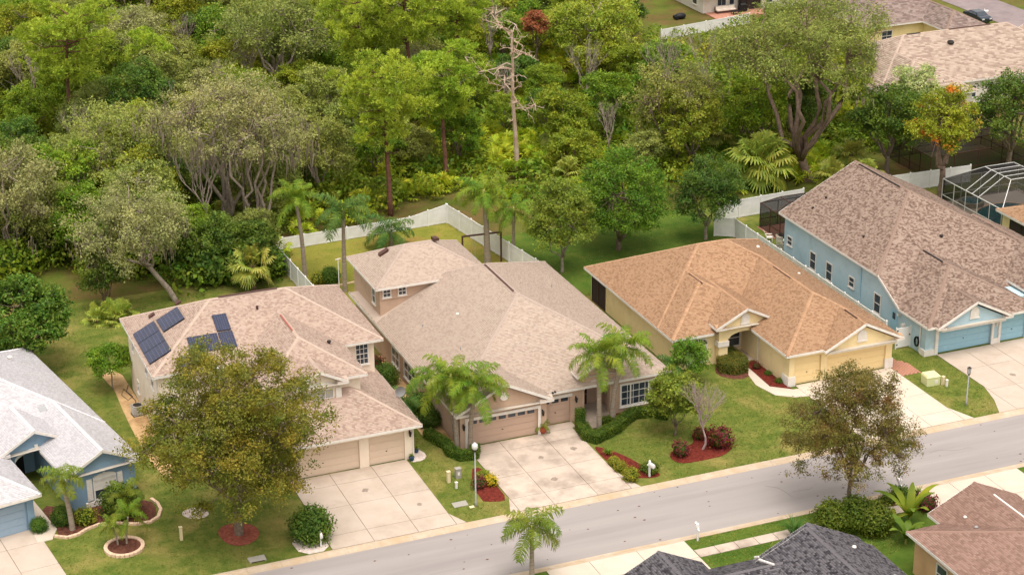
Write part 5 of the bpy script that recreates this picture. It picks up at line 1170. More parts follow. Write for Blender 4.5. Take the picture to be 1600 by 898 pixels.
plant("shrub", "yellow-green rounded shrub in the slate-blue house bed", "shrub", (17.0, 124.6, 0), ball_shrub("gold2", (.6, .6, .5), 900, .14, "ball_shrub", .12, 11), 0, 1.2)
plant("shrub", "leafy green shrub beside the palm in the slate-blue house bed", "shrub", (15.5, 125.2, 0), ball_shrub("bigbush", ()), 1, .55)
plant("shrub", "dense green shrub under the window of the slate-blue house", "shrub", (19.6, 124.9, 0), ball_shrub("bigbush", ()), 3, .95)
plant("shrub", "dark bush at the back corner bed of the fenced yard", "shrub", (46.7, 161.6, 0), ball_shrub("bigbush", ()), 3, .6)
plant("shrub", "yellow-green bush by the bed in the fenced yard", "shrub", (45.6, 161.9, 0), ball_shrub("gold2", ()), 3, 1.1)
for i, (x, y, s, lab) in enumerate(((44.8, 131.5, .8, "green shrub against the taupe wall nearest the palms"), (45.0, 129.6, .6, "small shrub beside the garage corner wall lamp"), (43.6, 133.8, .5, "dark shrub in the narrow gap between the two pinkish roofs"), (44.4, 141.5, .55, "reddish shrub deep in the gap between the two pinkish-roofed houses"), (44.2, 138.2, .75, "dark green shrub in the gap beneath the taupe windows"))):
    plant("shrub", lab, "shrub", (x, y, 0), ball_shrub("maroon" if i == 3 else "bigbush", ()), i, s if i != 3 else 1.4)
plant("shrub", "broad green bush on the near lawn behind the grey roof ridge", "bush", (67.3, 102.6, 0), ball_shrub("bigbush", ()), 0.4, .95, mats={"crown": "hedge_leaf"})
plant("shrub", "green bush beside the broad bush on the near lawn", "bush", (65.6, 102.9, 0), ball_shrub("bigbush", ()), 2.4, .9, mats={"crown": "hedge_leaf"})
plant("shrub", "low green bush behind the grey roof on the near lawn", "bush", (68.2, 101.5, 0), ball_shrub("bigbush", ()), 4.4, .9, mats={"crown": "hedge_leaf"})
plant("spiky_plant", "spiky dark green plant beside the near sidewalk", "plant", (62.6, 103.0, 0), strap_plant("spiky", 150, 1.7, .05, .35, "frond_dark", 6, 1.0), 0, 1.0)
plant("strap_plant", "purplish flowering plant beside the near driveway", "plant", (73.5, 103.0, 0), ball_shrub("purple", (.7, .7, .5), 600, .18, "maroon_leaf", .16, 13), 0, 1.1)
plant("strap_plant", "spiky yellow-red plant by the mailbox on the near side", "plant", (74.0, 104.9, 0), strap_plant("spiky2", 40, .9, .07, .2, "frond_yellow", 8, .8), 0, .9)
plant("shrub", "low dark green plants around the mailbox on the near side", "shrub", (72.6, 105.0, 0), ball_shrub("low", ()), 1, 1.3)
plant("shrub", "low green plant in the near bed beside the thin-leaved tree", "shrub", (71.5, 104.9, 0), ball_shrub("low", ()), 2, 1.0)
# banana-like plant near the peach house
def banana(label, loc, n, L, wd, mt, seed, H=1.2):
    rng = np.random.default_rng(seed); t = thing("banana_plant", label, "plant", loc); b = MB(); b.tube([(0, 0, -.1), (0, 0, H)], [.12, .08], 7); b.build("trunk", "palm_shaft", t)
    for i in range(n):
        a = i*2.4; o = np.array([math.cos(a), math.sin(a), 0]); s = np.array([-o[1], o[0], 0]); el = R(rng.uniform(45, 80)); V = []; k = 7; p = np.array([0, 0, H*.8]); l = L*rng.uniform(.7, 1.1)
        for j in range(k+1):
            f = j/k; w_ = wd*math.sin(math.pi*min(.97, .12+f*.86))**.7; e = el-f*f*R(75); q = p.copy(); V += [q-s*w_/2+[0, 0, .06*w_], q, q+s*w_/2+[0, 0, .06*w_]]; p = p+(o*math.cos(e)+np.array([0, 0, math.sin(e)]))*l/k
        F = [(3*j+c, 3*j+c+1, 3*j+c+4, 3*j+c+3) for j in range(k) for c in (0, 1)]; b = MB(); b.add(V, F); b.build("leaf", mt, t, smooth=True)
    return t
banana("tall broad-leaved plant standing between the near driveway and peach wall", (70.9, 101.3, 0), 9, 3.0, .6, "frond_queen", 1, 1.0)
banana("lower broad-leaved plant against the peach house wall", (69.4, 99.3, 0), 8, 2.2, .6, "leaf_mango", 2, .5)
banana("pale broad-leaved plant behind the broad near bush", (69.6, 101.5, 0), 7, 1.7, .55, "leaf_light", 3, .4)

# ------------------------------------------------------------------ palms
QF = queen_fronds("queen", "frond_queen", 2.95, nl=52, ll=.7, wd=.06); QY = queen_fronds("queeny", "frond_yellow", 2.3); QD = queen_fronds("queend", "frond_dark", 2.6)
palm("queen palm beside the stained driveway, the one nearest the street", (46.4, 124.3, 0), 5.2, QF, 18, .15, seed=1, lean=(.4, -.3), group="queen palms by the driveway", lo=1)
palm("queen palm beside the stained driveway, the one nearest the cream house", (45.6, 125.0, 0), 5.6, QF, 18, .15, seed=2, lean=(-.3, .2), group="queen palms by the driveway", lo=1)
palm("shorter queen palm drooping against the taupe garage wall", (46.0, 126.4, 0), 4.6, QF, 13, .14, seed=3, lean=(-.9, 1.2), group="queen palms by the driveway", lo=2)
palm("yellowish queen palm in front of the taupe house door", (57.0, 123.7, 0), 5.9, QF, 17, .16, seed=4, lean=(-.1, .1), lo=0)
palm("queen palm in front of the taupe house's big window", (58.5, 124.6, 0), 5.7, QF, 17, .17, seed=5, lean=(1.1, .2), lo=1)
palm("small palm on the near verge at the bottom of the picture", (43.4, 104.8, 0), 3.5, QY, 14, .14, seed=6, lean=(.1, .2), sc=1.08, lo=1)
palm("foxtail palm with yellowish fronds in front of the slate-blue entry", (15.95, 124.0, 0), 3.6, QY, 11, .16, seed=7, lean=(-.35, .25), sc=.85, lo=1)
palm("small yellow-green palm at the front of the stone ring", (18.5, 120.5, 0), 1.5, QY, 9, .06, None, None, seed=8, sc=.55, lean=(-.3, .1)) if False else palm("small yellow-green palm at the front of the stone ring", (18.5, 120.5, 0), 1.6, QY, 10, .06, seed=8, sc=.55, lean=(-.3, .1), shaft=None)
palm("thin small palm leaning out of the stone ring", (19.1, 120.4, 0), 2.1, QF, 9, .06, seed=9, sc=.6, lean=(.3, .2), shaft=None)
palm("bright young palm behind the stone ring at the slate-blue window", (19.9, 124.3, 0), 1.8, QY, 11, .08, seed=10, sc=.75, shaft=None)
palm("tall palm in the fenced yard's near corner, closest to the moss oaks", (44.95, 164.0, 0), 7.2, QF, 15, .17, seed=11, lean=(-.4, .2), group="palms in the fenced backyard")
palm("palm in the fenced yard right behind the two-storey corner", (47.3, 158.9, 0), 7.3, QD, 15, .17, seed=12, lean=(.2, .2), group="palms in the fenced backyard", lo=1, sc=1.25)
palm("short spreading palm in the middle of the fenced yard", (54.9, 168.0, 0), 1.6, QD, 13, .17, seed=13, sc=1.15, shaft=None, group="palms in the fenced backyard", lo=1)
palm("tall thick palm beside the brown swing frame", (62.0, 160.4, 0), 6.6, QF, 17, .24, seed=14, lean=(-.2, .1), group="palms in the fenced backyard", lo=1, sc=1.1)
palm("slim drooping palm at the fence beside the swing frame", (64.6, 160.2, 0), 4.6, QF, 14, .13, seed=15, lean=(.1, .1), group="palms in the fenced backyard", lo=2)
palm("dark low palm in the gap beside the garage of the cream house", (43.9, 132.0, 0), 1.5, QD, 10, .1, seed=16, sc=.8, shaft=None, lo=1)
palm("dark palm beside the arched window of the yellow house", (66.2, 128.8, 0), 1.8, QD, 11, .1, seed=17, sc=.85, shaft=None, lo=1)
FS = fan_meshes("sabal", "frond_sabal", pet=1.0, rad=.95); FB = fan_meshes("sabalb", "frond_bright", pet=1.1, rad=1.15)
fan_palm("cabbage palm with a stout booted trunk behind the cream house roof", at(397, 455), 2.6, FS, 30, .25, 1, 1.25)
fan_palm("large bright cabbage palm at the edge of the woods beside the yellow house yard", (96.5, 169.5, 0), 2.8, FB, 46, .25, 2, 1.75)
for i, (px, py, z, s, lab) in enumerate(((1125, 200, 3, 1.3, "cabbage palm behind the large bright one"), (1075, 160, 3, 1.2, "dim cabbage palm under the twisted oak"), (620, 200, 4, 1.2, "cabbage palm behind the tall pine trunks"), (355, 215, 3, 1.2, "cabbage palm glimpsed between the mossy trunks"), (350, 330, 2, 1.0, "small cabbage palm at the foot of the mossy oaks"), (870, 205, 3, 1.2, "cabbage palm right of the dead pine"), (1355, 270, 2.5, 1.1, "cabbage palm behind the brown roof's peak"), (1300, 270, 2.5, 1.2, "cabbage palm beside the great oak's trunk"), (1330, 235, 2, 1.1, "drooping cabbage palm deep behind the brown roof"), (885, 265, 2, 1.1, "cabbage palm in front of the cedar-like tree"))):
    q = at(px, py, z); fan_palm(lab, (q[0], q[1], 0), z-.3, FS, 22, .2, 20+i, s)
q = at(172, 500)
for i, (dx, dy) in enumerate(((-1.2, 0), (0, .4), (1.2, .1), (.3, -.8))): fan_palm(("leftmost", "rearmost", "rightmost", "frontmost")[i]+" plant of the palmetto clump behind the slate-blue house's tree", (q[0]+dx, q[1]+dy, 0), .35, FB, 14, .1, 40+i, .8, "palmetto clump by the lawn edge")
# ------------------------------------------------------------------ fences
def fence(label, pts, hts, name="fence", step=2.4, group=None, cat="fence"):
    t = thing(name, label, cat, (pts[0][0], pts[0][1], 0), 0, group); off = (pts[0][0], pts[0][1], 0)
    for i in range(len(pts)-1):
        a = np.array(pts[i], float); c = np.array(pts[i+1], float); L = np.linalg.norm(c-a); n = max(1, round(L/step)); ang = math.atan2(c[1]-a[1], c[0]-a[0])
        for j in range(n+1):
            f = j/n; p = a+(c-a)*f; h = hts[i]+(hts[i+1]-hts[i])*f
            if j < n or i == len(pts)-2:
                b = MB(); b.box(-.065, .065, -.065, .065, -.2, h+.06); V = [(-.08, -.08, h+.06), (.08, -.08, h+.06), (.08, .08, h+.06), (-.08, .08, h+.06), (0, 0, h+.15)]; b.add(V, [(0, 1, 4), (1, 2, 4), (2, 3, 4), (3, 0, 4), (3, 2, 1, 0)])
                o = b.build("post", "vinyl", t); o.location = (p[0]-off[0], p[1]-off[1], 0); o.rotation_euler = (0, 0, ang)
            if j < n:
                q = a+(c-a)*(j+1)/n; h2 = hts[i]+(hts[i+1]-hts[i])*(j+1)/n; l = np.linalg.norm(q-p); b = MB(); x0, x1 = .065, l-.065; k = 14
                def hexa(xa, xb, y, za0, zb0, za1, zb1): b.add([(xa, -y, za0), (xb, -y, zb0), (xb, y, zb0), (xa, y, za0), (xa, -y, za1), (xb, -y, zb1), (xb, y, zb1), (xa, y, za1)], [(3, 2, 1, 0), (4, 5, 6, 7), (0, 1, 5, 4), (1, 2, 6, 5), (2, 3, 7, 6), (3, 0, 4, 7)])
                hexa(x0, x1, .028, .05, .05, .2, .2); hexa(x0, x1, .028, h-.14, h2-.14, h, h2)
                for m in range(k):
                    u0, u1 = x0+(x1-x0)*m/k, x0+(x1-x0)*(m+1)/k-.008; hexa(u0, u1, .014, .15, .15, h+(h2-h)*(u0-x0)/(x1-x0)-.1, h+(h2-h)*(u1-x0)/(x1-x0)-.1)
                o = b.build("panel", "vinyl", t); o.location = (p[0]-off[0], p[1]-off[1], 0); o.rotation_euler = (0, 0, ang)
    return t
fence("white vinyl fence side running back from the cream house", [(43.9, 150), (43.4, 168.3), (44.9, 171.3)], [1.95, 1.95, 1.35])
fence("low white vinyl fence along the back of the fenced yard", [(44.9, 171.4), (58.2, 172.0), (62.2, 172.2)], [1.3, 1.3, 2.0])
fence("white vinyl fence side of the yard along the swing frame", [(62.25, 172.1), (65.05, 152.5)], [2.0, 1.95])
fence("white vinyl fence between the yellow and blue houses", [(86.75, 129.5), (86.9, 157.2)], [1.95, 1.95])
fence("short white vinyl fence behind the yellow house yard by the dark screen cage", [(86.9, 157.2), (85.2, 158.2)], [1.95, 1.95])
fence("white vinyl fence behind the dark screen cage", [(87.4, 161.8), (97.5, 162.2)], [1.95, 1.95])
fence("white vinyl fence under the yellow and orange tree", [(103.0, 162.4), (117.5, 161.8)], [1.9, 1.9])
fence("white rail fence of the far yard at the top of the picture", [(113.0, 226.6), (128.0, 229.6)], [1.5, 1.5], step=3.4)
t = thing("gate", "white vinyl gate panel between the yellow and blue houses", "gate", (87.5, 127.9, 0))
b = MB(); b.box(-.72, .66, -.03, .03, .1, 1.9); b.build("panel", "vinyl", t); b = MB(); b.box(-.8, -.72, -.06, .06, -.1, 2.0); b.build("post", "vinyl", t); b = MB(); b.box(.66, .74, -.06, .06, -.1, 2.0); b.build("post", "vinyl", t)
b = MB(); b.box(.5, .6, -.08, -.03, 1.15, 1.25); b.build("latch", "black", t)
for z in (.4, 1.7): b = MB(); b.box(-.74, -.6, -.07, -.03, z-.05, z+.05); b.build("hinge", "black", t)

# ------------------------------------------------------------------ screen cages and pool
def cage(name, label, x0, x1, y0, y1, h, hr, m, nx, ny, inset=1.4, bar=.07, screen="screen_mesh"):
    t = thing(name, label, "screen cage", (x0, y0, 0)); off = (x0, y0, 0)
    xs = np.linspace(x0, x1, nx+1); ys = np.linspace(y0, y1, ny+1)
    def bar_(a, c): b = MB(); b.beam(a, c, bar, bar); b.build("bar", m, t, off)
    for x in xs:
        for y in (y0, y1): bar_((x, y, 0), (x, y, h))
    for y in ys[1:-1]:
        for x in (x0, x1): bar_((x, y, 0), (x, y, h))
    for z in (h, .9):
        for y in (y0, y1): bar_((x0, y, z), (x1, y, z))
        for x in (x0, x1): bar_((x, y0, z), (x, y1, z))
    xi0, xi1, yi0, yi1 = x0+inset, x1-inset, y0+inset, y1-inset
    ysi = np.linspace(yi0, yi1, max(2, ny-1)+1)
    for y in ysi: bar_((xi0, y, hr), (xi1, y, hr))
    for k, y in enumerate(ysi):
        ye = ys[min(len(ys)-2, k+1)] if 0 < k < len(ysi)-1 else (y0 if k == 0 else y1)
        yb = y if 0 < k < len(ysi)-1 else ye
        bar_((x0, yb, h), (xi0, y, hr)); bar_((x1, yb, h), (xi1, y, hr))
    for x in (xi0, xi1): bar_((x, yi0, hr), (x, yi1, hr))
    b = MB(); b.add([(x0, y0, 0), (x1, y0, 0), (x1, y0, h), (x0, y0, h), (x0, y1, 0), (x1, y1, 0), (x1, y1, h), (x0, y1, h)], [(0, 1, 2, 3), (5, 4, 7, 6), (4, 0, 3, 7), (1, 5, 6, 2)])
    b.add([(x0, y0, h), (x1, y0, h), (x1, y1, h), (x0, y1, h), (xi0, yi0, hr), (xi1, yi0, hr), (xi1, yi1, hr), (xi0, yi1, hr)], [(0, 1, 5, 4), (1, 2, 6, 5), (2, 3, 7, 6), (3, 0, 4, 7), (4, 5, 6, 7)])
    b.build("screen", screen, t, off); return t
cage("pool_cage", "dark bronze screen cage behind the blue house", 90.5, 100.5, 150.6, 158.6, 2.6, 3.5, "bronze_metal", 5, 4)
cage("pool_cage", "white framed pool cage beside the brown roof", 111.2, 120.5, 147.4, 157.6, 2.6, 4.4, "white_metal", 4, 5, 2.9, .065)
cage("pool_cage", "dark framed screen cage behind the white pool cage", 114.0, 126.0, 164.0, 172.0, 2.6, 3.6, "bronze_metal", 4, 4)
b = MB(); b.box(90.3, 101, 150.2, 158.8, -.03, .02); tag(b.build("patio", "paver"), "pinkish paver patio under the dark screen cage", "patio", kind="structure")
b = MB(); b.box(111.0, 121, 147.2, 158, -.03, .02); tag(b.build("pool_deck", "concrete_pale"), "pale deck around the pool in the white cage", "patio", kind="structure")
t = thing("swimming_pool", "dark teal swimming pool inside the white cage", "pool", (115.2, 152, 0)); mat("pool_water", srgb(30, 86, 88), srgb(44, 104, 104), .6, .06, spec=.6)
pl = smooth([(112.4, 148.2), (118.4, 148.2), (119, 152), (117.8, 155.2), (113.4, 154.6), (112.2, 152.4)], 2); b = MB(); b.prism(pl, -.1, .035); b.build("water", "pool_water", t, (115.2, 152, 0))
c_ = np.mean(pl, 0); b = MB(); k = len(pl); o2 = [(c_[0]+(p[0]-c_[0])*1.09, c_[1]+(p[1]-c_[1])*1.09) for p in pl]; b.add([(p[0], p[1], z) for z in (.06,) for p in pl]+[(p[0], p[1], .06) for p in o2]+[(p[0], p[1], -.02) for p in o2]+[(p[0], p[1], .0) for p in pl], [(i, (i+1) % k, k+(i+1) % k, k+i) for i in range(k)]+[(k+i, k+(i+1) % k, 2*k+(i+1) % k, 2*k+i) for i in range(k)]+[(3*k+i, 3*k+(i+1) % k, (i+1) % k, i) for i in range(k)]); b.build("coping", "edging_stone", t, (115.2, 152, 0))
t = thing("raised_spa", "brown stone raised spa wall at the pool's far end", "spa", (113.6, 155.8, 0)); b = MB(); b.tube([(0, 0, 0), (0, 0, .5)], 1.3, 16); b.build("wall", "stone_border", t); b = MB(); b.tube([(0, 0, .45), (0, 0, .52)], 1.0, 16); b.build("water", "pool_water", t)

# ------------------------------------------------------------------ garden and street furniture
t = thing("swing_frame", "brown steel swing frame on the fenced lawn", "swing", (61.45, 160.45, 0))
for x, y in ((-1.9, .12), (1.9, -.2)): b = MB(); b.box(x-.07, x+.07, y-.07, y+.07, -.2, 2.95); b.build("post", "bronze_metal", t)
b = MB(); b.beam((-1.97, .12, 3.0), (1.97, -.2, 3.0), .14, .14); b.build("crossbar", "bronze_metal", t)
t = thing("bucket_swing", "turquoise bucket swing hanging from the brown frame", "swing", (60.6, 160.5, 0)); mat("turquoise", srgb(34, 160, 176), rough=.5)
b = MB(); b.tube([(0, 0, .3), (0, 0, .5), (0, 0, .72)], [.14, .26, .28], 10); b.build("seat", "turquoise", t)
for dx in (-.22, .22): b = MB(); b.tube([(dx, 0, .7), (dx*.4, 0, 2.9)], .012, 4); b.build("rope", "grey_metal", t)
def mailbox(label, loc, rz, style=0):
    t = thing("mailbox", label, "mailbox", loc, rz, "white mailboxes along the street"); b = MB(); b.box(-.06, .06, -.06, .06, -.2, 1.35 if style == 0 else 1.0)
    if style == 0: b.add([(-.06, -.06, 1.35), (.06, -.06, 1.35), (.06, .06, 1.35), (-.06, .06, 1.35), (0, 0, 1.46)], [(0, 1, 4), (1, 2, 4), (2, 3, 4), (3, 0, 4)])
    b.build("post", "vinyl", t); b = MB(); b.beam((0, .25, .92), (0, -.5, .92), .1, .08); b.build("arm", "vinyl", t)
    pr = [(-.1, 0), (.1, 0), (.1, .16), (.07, .24), (0, .27), (-.07, .24), (-.1, .16)]; b = MB(); V = [(p[0], y, .98+p[1]) for y in (-.55, .05) for p in pr]; k = len(pr); b.add(V, [tuple(range(k-1, -1, -1)), tuple(range(k, 2*k))]+[(i, (i+1) % k, k+(i+1) % k, k+i) for i in range(k)]); o = b.build("box", "vinyl", t)
    b = MB(); b.box(-.06, .06, -.57, -.551, 1.0, 1.16); b.build("door", "white_metal", o); b = MB(); b.box(.102, .115, -.35, -.32, 1.08, 1.22); b.box(.102, .115, -.35, -.24, 1.18, 1.23); b.build("flag", "terracotta", o)
mailbox("white mailbox at the tip of the curved red mulch bed", (57.25, 115.2, 0), R(12)); mailbox("white mailbox beside the rounded bush on white gravel", (31.6, 114.85, 0), R(-8), 1)
mailbox("white mailbox on the near verge in front of the grey roof", (56.2, 105.3, 0), R(170)); mailbox("white mailbox on the near verge behind the thin-leaved tree", (72.8, 105.4, 0), R(170)); mailbox("white mailbox by the distant street and dark car", (158.9, 218.7, 0), R(80))
def lamp(label, loc, H, kind):
    t = thing("street_lamp", label, "street lamp", loc); b = MB(); b.tube([(0, 0, -.2), (0, 0, .35), (0, 0, .4), (0, 0, H-.75)], [.085, .085, .06, .045], 10); b.build("pole", "grey_metal", t, smooth=True)
    if kind:
        b = MB(); b.tube([(0, 0, H-.75), (0, 0, H-.6), (0, 0, H-.55)], [.08, .18, .16], 10); b.build("collar", "dark_metal", t)
        b = MB(); b.tube([(0, 0, H-.55), (0, 0, H-.4), (0, 0, H-.18), (0, 0, H-.08), (0, 0, H)], [.16, .23, .22, .1, .03], 12); b.build("globe", "white_metal", t, smooth=True)
    else:
        b = MB(); b.tube([(0, 0, H-.75), (0, 0, H-.62)], [.06, .14], 8); b.build("collar", "dark_metal", t)
        for j in range(6): a = j*math.pi/3; b = MB(); b.tube([(.12*math.cos(a), .12*math.sin(a), H-.62), (.15*math.cos(a), .15*math.sin(a), H-.1)], .018, 4); b.build("cage_bar", "dark_metal", t)
        b = MB(); b.tube([(0, 0, H-.62), (0, 0, H-.15)], [.1, .12], 8); b.build("globe", "white_metal", t); b = MB(); b.tube([(0, 0, H-.12), (0, 0, H)], [.18, .03], 8); b.build("cap", "dark_metal", t)
lamp("grey street lamp with a white globe beside the stained driveway", (43.7, 116.1, 0), 5.15, 1); lamp("slim street lamp with caged head before the blue house", (86.0, 116.3, 0), 3.4, 0)
def pedestal(label, loc, w_, d, h, m, rz=0, cap=True):
    t = thing("utility_pedestal", label, "utility box", loc, rz); b = MB(); b.box(-w_/2, w_/2, -d/2, d/2, -.1, h); b.build("body", m, t); b = MB(); b.box(-w_/2-.02, w_/2+.02, -d/2-.02, d/2+.02, h, h+.05); b.build("cap", m, t)
    if w_ > .3: b = MB(); b.box(-.08, .08, -d/2-.015, -d/2+.001, h*.35, h*.7); b.build("label_plate", "white_paint", t)
mat("utility_beige", srgb(214, 196, 158), rough=.7); mat("utility_grey", srgb(156, 150, 140), rough=.7); mat("utility_green", srgb(198, 200, 150), rough=.7)
pedestal("beige utility post on the lawn left of the lamp", (43.15, 120.3, 0), .24, .24, .85, "utility_beige"); pedestal("grey utility box on the lawn near the red bed", (44.05, 120.7, 0), .42, .36, .75, "utility_grey"); pedestal("small white utility stub on the lawn", (43.35, 119.2, 0), .16, .16, .45, "white_paint")
pedestal("short beige utility stubs beside the pale green transformer", (86.45, 120.3, 0), .25, .2, .7, "utility_beige", .3); pedestal("white marker stub in front of the beige utility stub", (86.55, 119.9, 0), .16, .16, .55, "white_paint")
pedestal("yellow and white marker post on the lawn by the golden tree", (22.8, 119.6, 0), .2, .2, 1.0, "utility_beige")
t = thing("transformer_box", "pale green transformer box on the lawn by the yellow house driveway", "utility box", (85.65, 120.9, 0), R(-4)); b = MB(); b.box(-.6, .6, -.5, .5, -.1, .75); b.build("body", "utility_green", t); b = MB(); V = [(-.63, -.53, .75), (.63, -.53, .75), (.63, .53, .75), (-.63, .53, .75), (-.55, -.35, .87), (.55, -.35, .87), (.55, .48, .9), (-.55, .48, .9)]; b.add(V, [(4, 5, 6, 7), (0, 1, 5, 4), (1, 2, 6, 5), (2, 3, 7, 6), (3, 0, 4, 7)]); b.build("lid", "utility_green", t); b = MB(); b.box(.1, .4, -.515, -.499, .2, .5); b.build("label_plate", "white_paint", t)
b = MB(); b.prism([(42.15, 116.4), (43.25, 116.4), (43.3, 117.15), (42.2, 117.15)], -.1, .03); tag(b.build("meter_cover", "utility_grey"), "grey concrete meter cover set in the lawn", "cover", kind="thing")
b = MB(); b.prism([(43.2, 115.9), (43.55, 115.9), (43.55, 116.2), (43.2, 116.2)], -.1, .03); tag(b.build("meter_cover", "utility_beige"), "small square cover at the foot of the globe lamp", "cover", kind="thing")
t = thing("storm_inlet", "weathered concrete storm inlet in the lawn near the kerb", "drain", (27.0, 114.9, 0)); b = MB(); b.box(-.6, .6, -.35, .35, -.1, .07); b.build("slab", "utility_grey", t); b = MB(); b.box(-.45, .45, -.37, -.3, -.05, .04); b.build("opening", "black", t)
t = thing("potted_palm", "small potted palm in a terracotta pot by the garage post", "plant", (52.75, 125.0, .04)); b = MB(); b.tube([(0, 0, 0), (0, 0, .28), (0, 0, .5), (0, 0, .55)], [.2, .34, .3, .33], 14); b.build("pot", "terracotta", t, smooth=True); b = MB(); b.tube([(0, 0, .48), (0, 0, .52)], .28, 12); b.build("soil", "mulch_brown", t)
for i in range(9): link("frond", QY[i % 6], None, t, (0, 0, .6), (0, 0, i*2.4), .36)
t = thing("flower_pot", "dark blue pot with a plant at the cream garage corner", "pot", (41.75, 124.6, .05)); mat("dark_blue", srgb(50, 74, 96), rough=.4); b = MB(); b.tube([(0, 0, 0), (0, 0, .3)], [.15, .24], 10); b.build("pot", "dark_blue", t); link("leaves", strap_plant("strap", 60)[0][1], None, t, (0, 0, .28), None, .5)
t = thing("flower_pot", "dark pot on the white gravel behind the cream garage corner", "pot", (42.5, 125.7, .05)); b = MB(); b.tube([(0, 0, 0), (0, 0, .28)], [.14, .22], 10); b.build("pot", "dark_blue", t); link("leaves", strap_plant("strap", 60)[0][1], None, t, (0, 0, .25), None, .7)
t = thing("air_conditioner", "grey air conditioner unit on the sandy strip by the cream house", "air conditioner", (24.2, 140.8, 0), R(5)); b = MB(); b.box(-.42, .42, -.42, .42, .05, .85); b.build("body", "utility_grey", t); b = MB(); b.tube([(0, 0, .85), (0, 0, .88)], .34, 14); b.build("fan_grille", "dark_metal", t)
for k in range(6): b = MB(); b.box(-.44, .44, -.44, .44, .12+k*.12, .15+k*.12); b.build("louvre", "white_metal", t)
b = MB(); b.box(-.5, .5, -.5, .5, -.05, .05); b.build("pad", "concrete_grey", t)
b = MB(); P = [(24.6, 146.5, .05), (24.2, 145.3, .05), (24.5, 144.2, .05), (24.0, 143.6, .05), (23.7, 144.8, .05), (24.1, 145.9, .05), (24.55, 143.3, .05), (24.3, 142.2, .05)]; b.tube(P, .035, 5); tag(b.build("garden_hose", "dark_metal"), "dark hose lying on the sandy strip", "hose")
t = thing("hose_reel", "dark coiled hose hanging on the blue side wall", "hose", (88.12, 126.7, 1.0)); b = MB(); n = 16
for k in range(3): b.tube([(-.05-.05*k, .28*math.cos(2*math.pi*i/n), .42*math.sin(2*math.pi*i/n)) for i in range(n+1)], .05, 5, False)
b.build("coil", "black", t); b = MB(); b.box(-.15, .05, -.06, .06, .3, .42); b.build("bracket", "dark_metal", t)
t = thing("fire_pit", "round stone fire pit on the patio beside the dark cage", "fire pit", (90.9, 154.6, 0)); b = MB(); n = 18
V = [(r_*math.cos(2*math.pi*i/n), r_*math.sin(2*math.pi*i/n), z) for (r_, z) in ((.75, 0), (.75, .5), (.5, .5), (.5, .15)) for i in range(n)]; b.add(V, [(q*n+i, q*n+(i+1) % n, (q+1)*n+(i+1) % n, (q+1)*n+i) for q in range(3) for i in range(n)]); b.build("ring", "stone_border", t); b = MB(); b.tube([(0, 0, .0), (0, 0, .16)], .5, 14); b.build("ash", "black", t)
mat("cushion", srgb(226, 214, 200), rough=.9)
def garden_chair(label, loc, rz):
    t = thing("garden_chair", label, "chair", loc, rz)
    for x in (-.28, .28):
        for y in (-.28, .28): b = MB(); b.box(x-.03, x+.03, y-.03, y+.03, 0, .42 if y < 0 else .6); b.build("leg", "white_paint", t)
    b = MB(); b.box(-.3, .3, -.3, .3, .38, .44); b.build("seat", "white_paint", t); b = MB()
    for k in range(5): x = -.26+.13*k; b.add([(x-.055, .28, .44), (x+.055, .28, .44), (x+.055, .31, .44), (x-.055, .31, .44), (x-.055, .5, 1.05), (x+.055, .5, 1.05), (x+.055, .53, 1.05), (x-.055, .53, 1.05)], [(3, 2, 1, 0), (4, 5, 6, 7), (0, 1, 5, 4), (1, 2, 6, 5), (2, 3, 7, 6), (3, 0, 4, 7)])
    b.build("backrest", "white_paint", t)
    for x in (-.33, .33): b = MB(); b.box(x-.05, x+.05, -.32, .35, .6, .64); b.build("armrest", "white_paint", t)
for i, (x, y, rz, lab) in enumerate(((89.5, 154.9, 1.2, "white slatted chair left of the fire pit"), (89.9, 153.4, 2.4, "white slatted chair in front of the fire pit, by the fence"), (88.9, 151.9, 2.9, "white slatted chair closest to the yellow roof"))): garden_chair(lab, (x, y, 0), rz)
t = thing("grill", "black kettle grill by the blue house's back corner", "grill", (88.7, 149.9, 0)); b = MB(); b.ball((0, 0, .75), (.3, .3, .28), 12, 8); b.build("bowl", "black", t, smooth=True)
for a in (0, 2.1, 4.2): b = MB(); b.tube([(.15*math.cos(a), .15*math.sin(a), .55), (.3*math.cos(a), .3*math.sin(a), 0)], .02, 5); b.build("leg", "dark_metal", t)
t = thing("propane_tank", "white gas cylinder beside the blue house wall", "gas cylinder", (88.0, 148.6, 0)); b = MB(); b.tube([(0, 0, 0), (0, 0, .1), (0, 0, .55), (0, 0, .68), (0, 0, .72)], [.15, .19, .19, .1, .06], 12); b.build("tank", "white_metal", t, smooth=True); b = MB(); b.tube([(0, 0, .72), (0, 0, .85)], .1, 8); b.build("collar", "grey_metal", t)
# patio set at the far house
t = thing("outdoor_sofa", "dark wicker sofa with pale cushions on the far patio", "sofa", (127.9, 236.4, .05)); b = MB(); b.box(-1.5, 1.5, -.4, .4, 0, .35); b.build("base", "bronze_metal", t); b = MB(); b.box(-1.5, 1.5, .25, .45, .35, .85); b.build("backrest", "bronze_metal", t)
for x in (-1.0, 0, 1.0): b = MB(); b.box(x-.48, x+.48, -.42, .22, .35, .52); b.build("cushion", "cushion", t); b = MB(); b.box(x-.48, x+.48, .1, .24, .52, .9); b.build("cushion", "cushion", t)
t = thing("patio_table", "dark low table in front of the far patio sofa", "table", (128.8, 234.9, .05)); b = MB(); b.box(-.7, .7, -.4, .4, .4, .46); b.build("top", "black", t)
for x in (-.6, .6):
    for y in (-.32, .32): b = MB(); b.box(x-.04, x+.04, y-.04, y+.04, 0, .4); b.build("leg", "black", t)
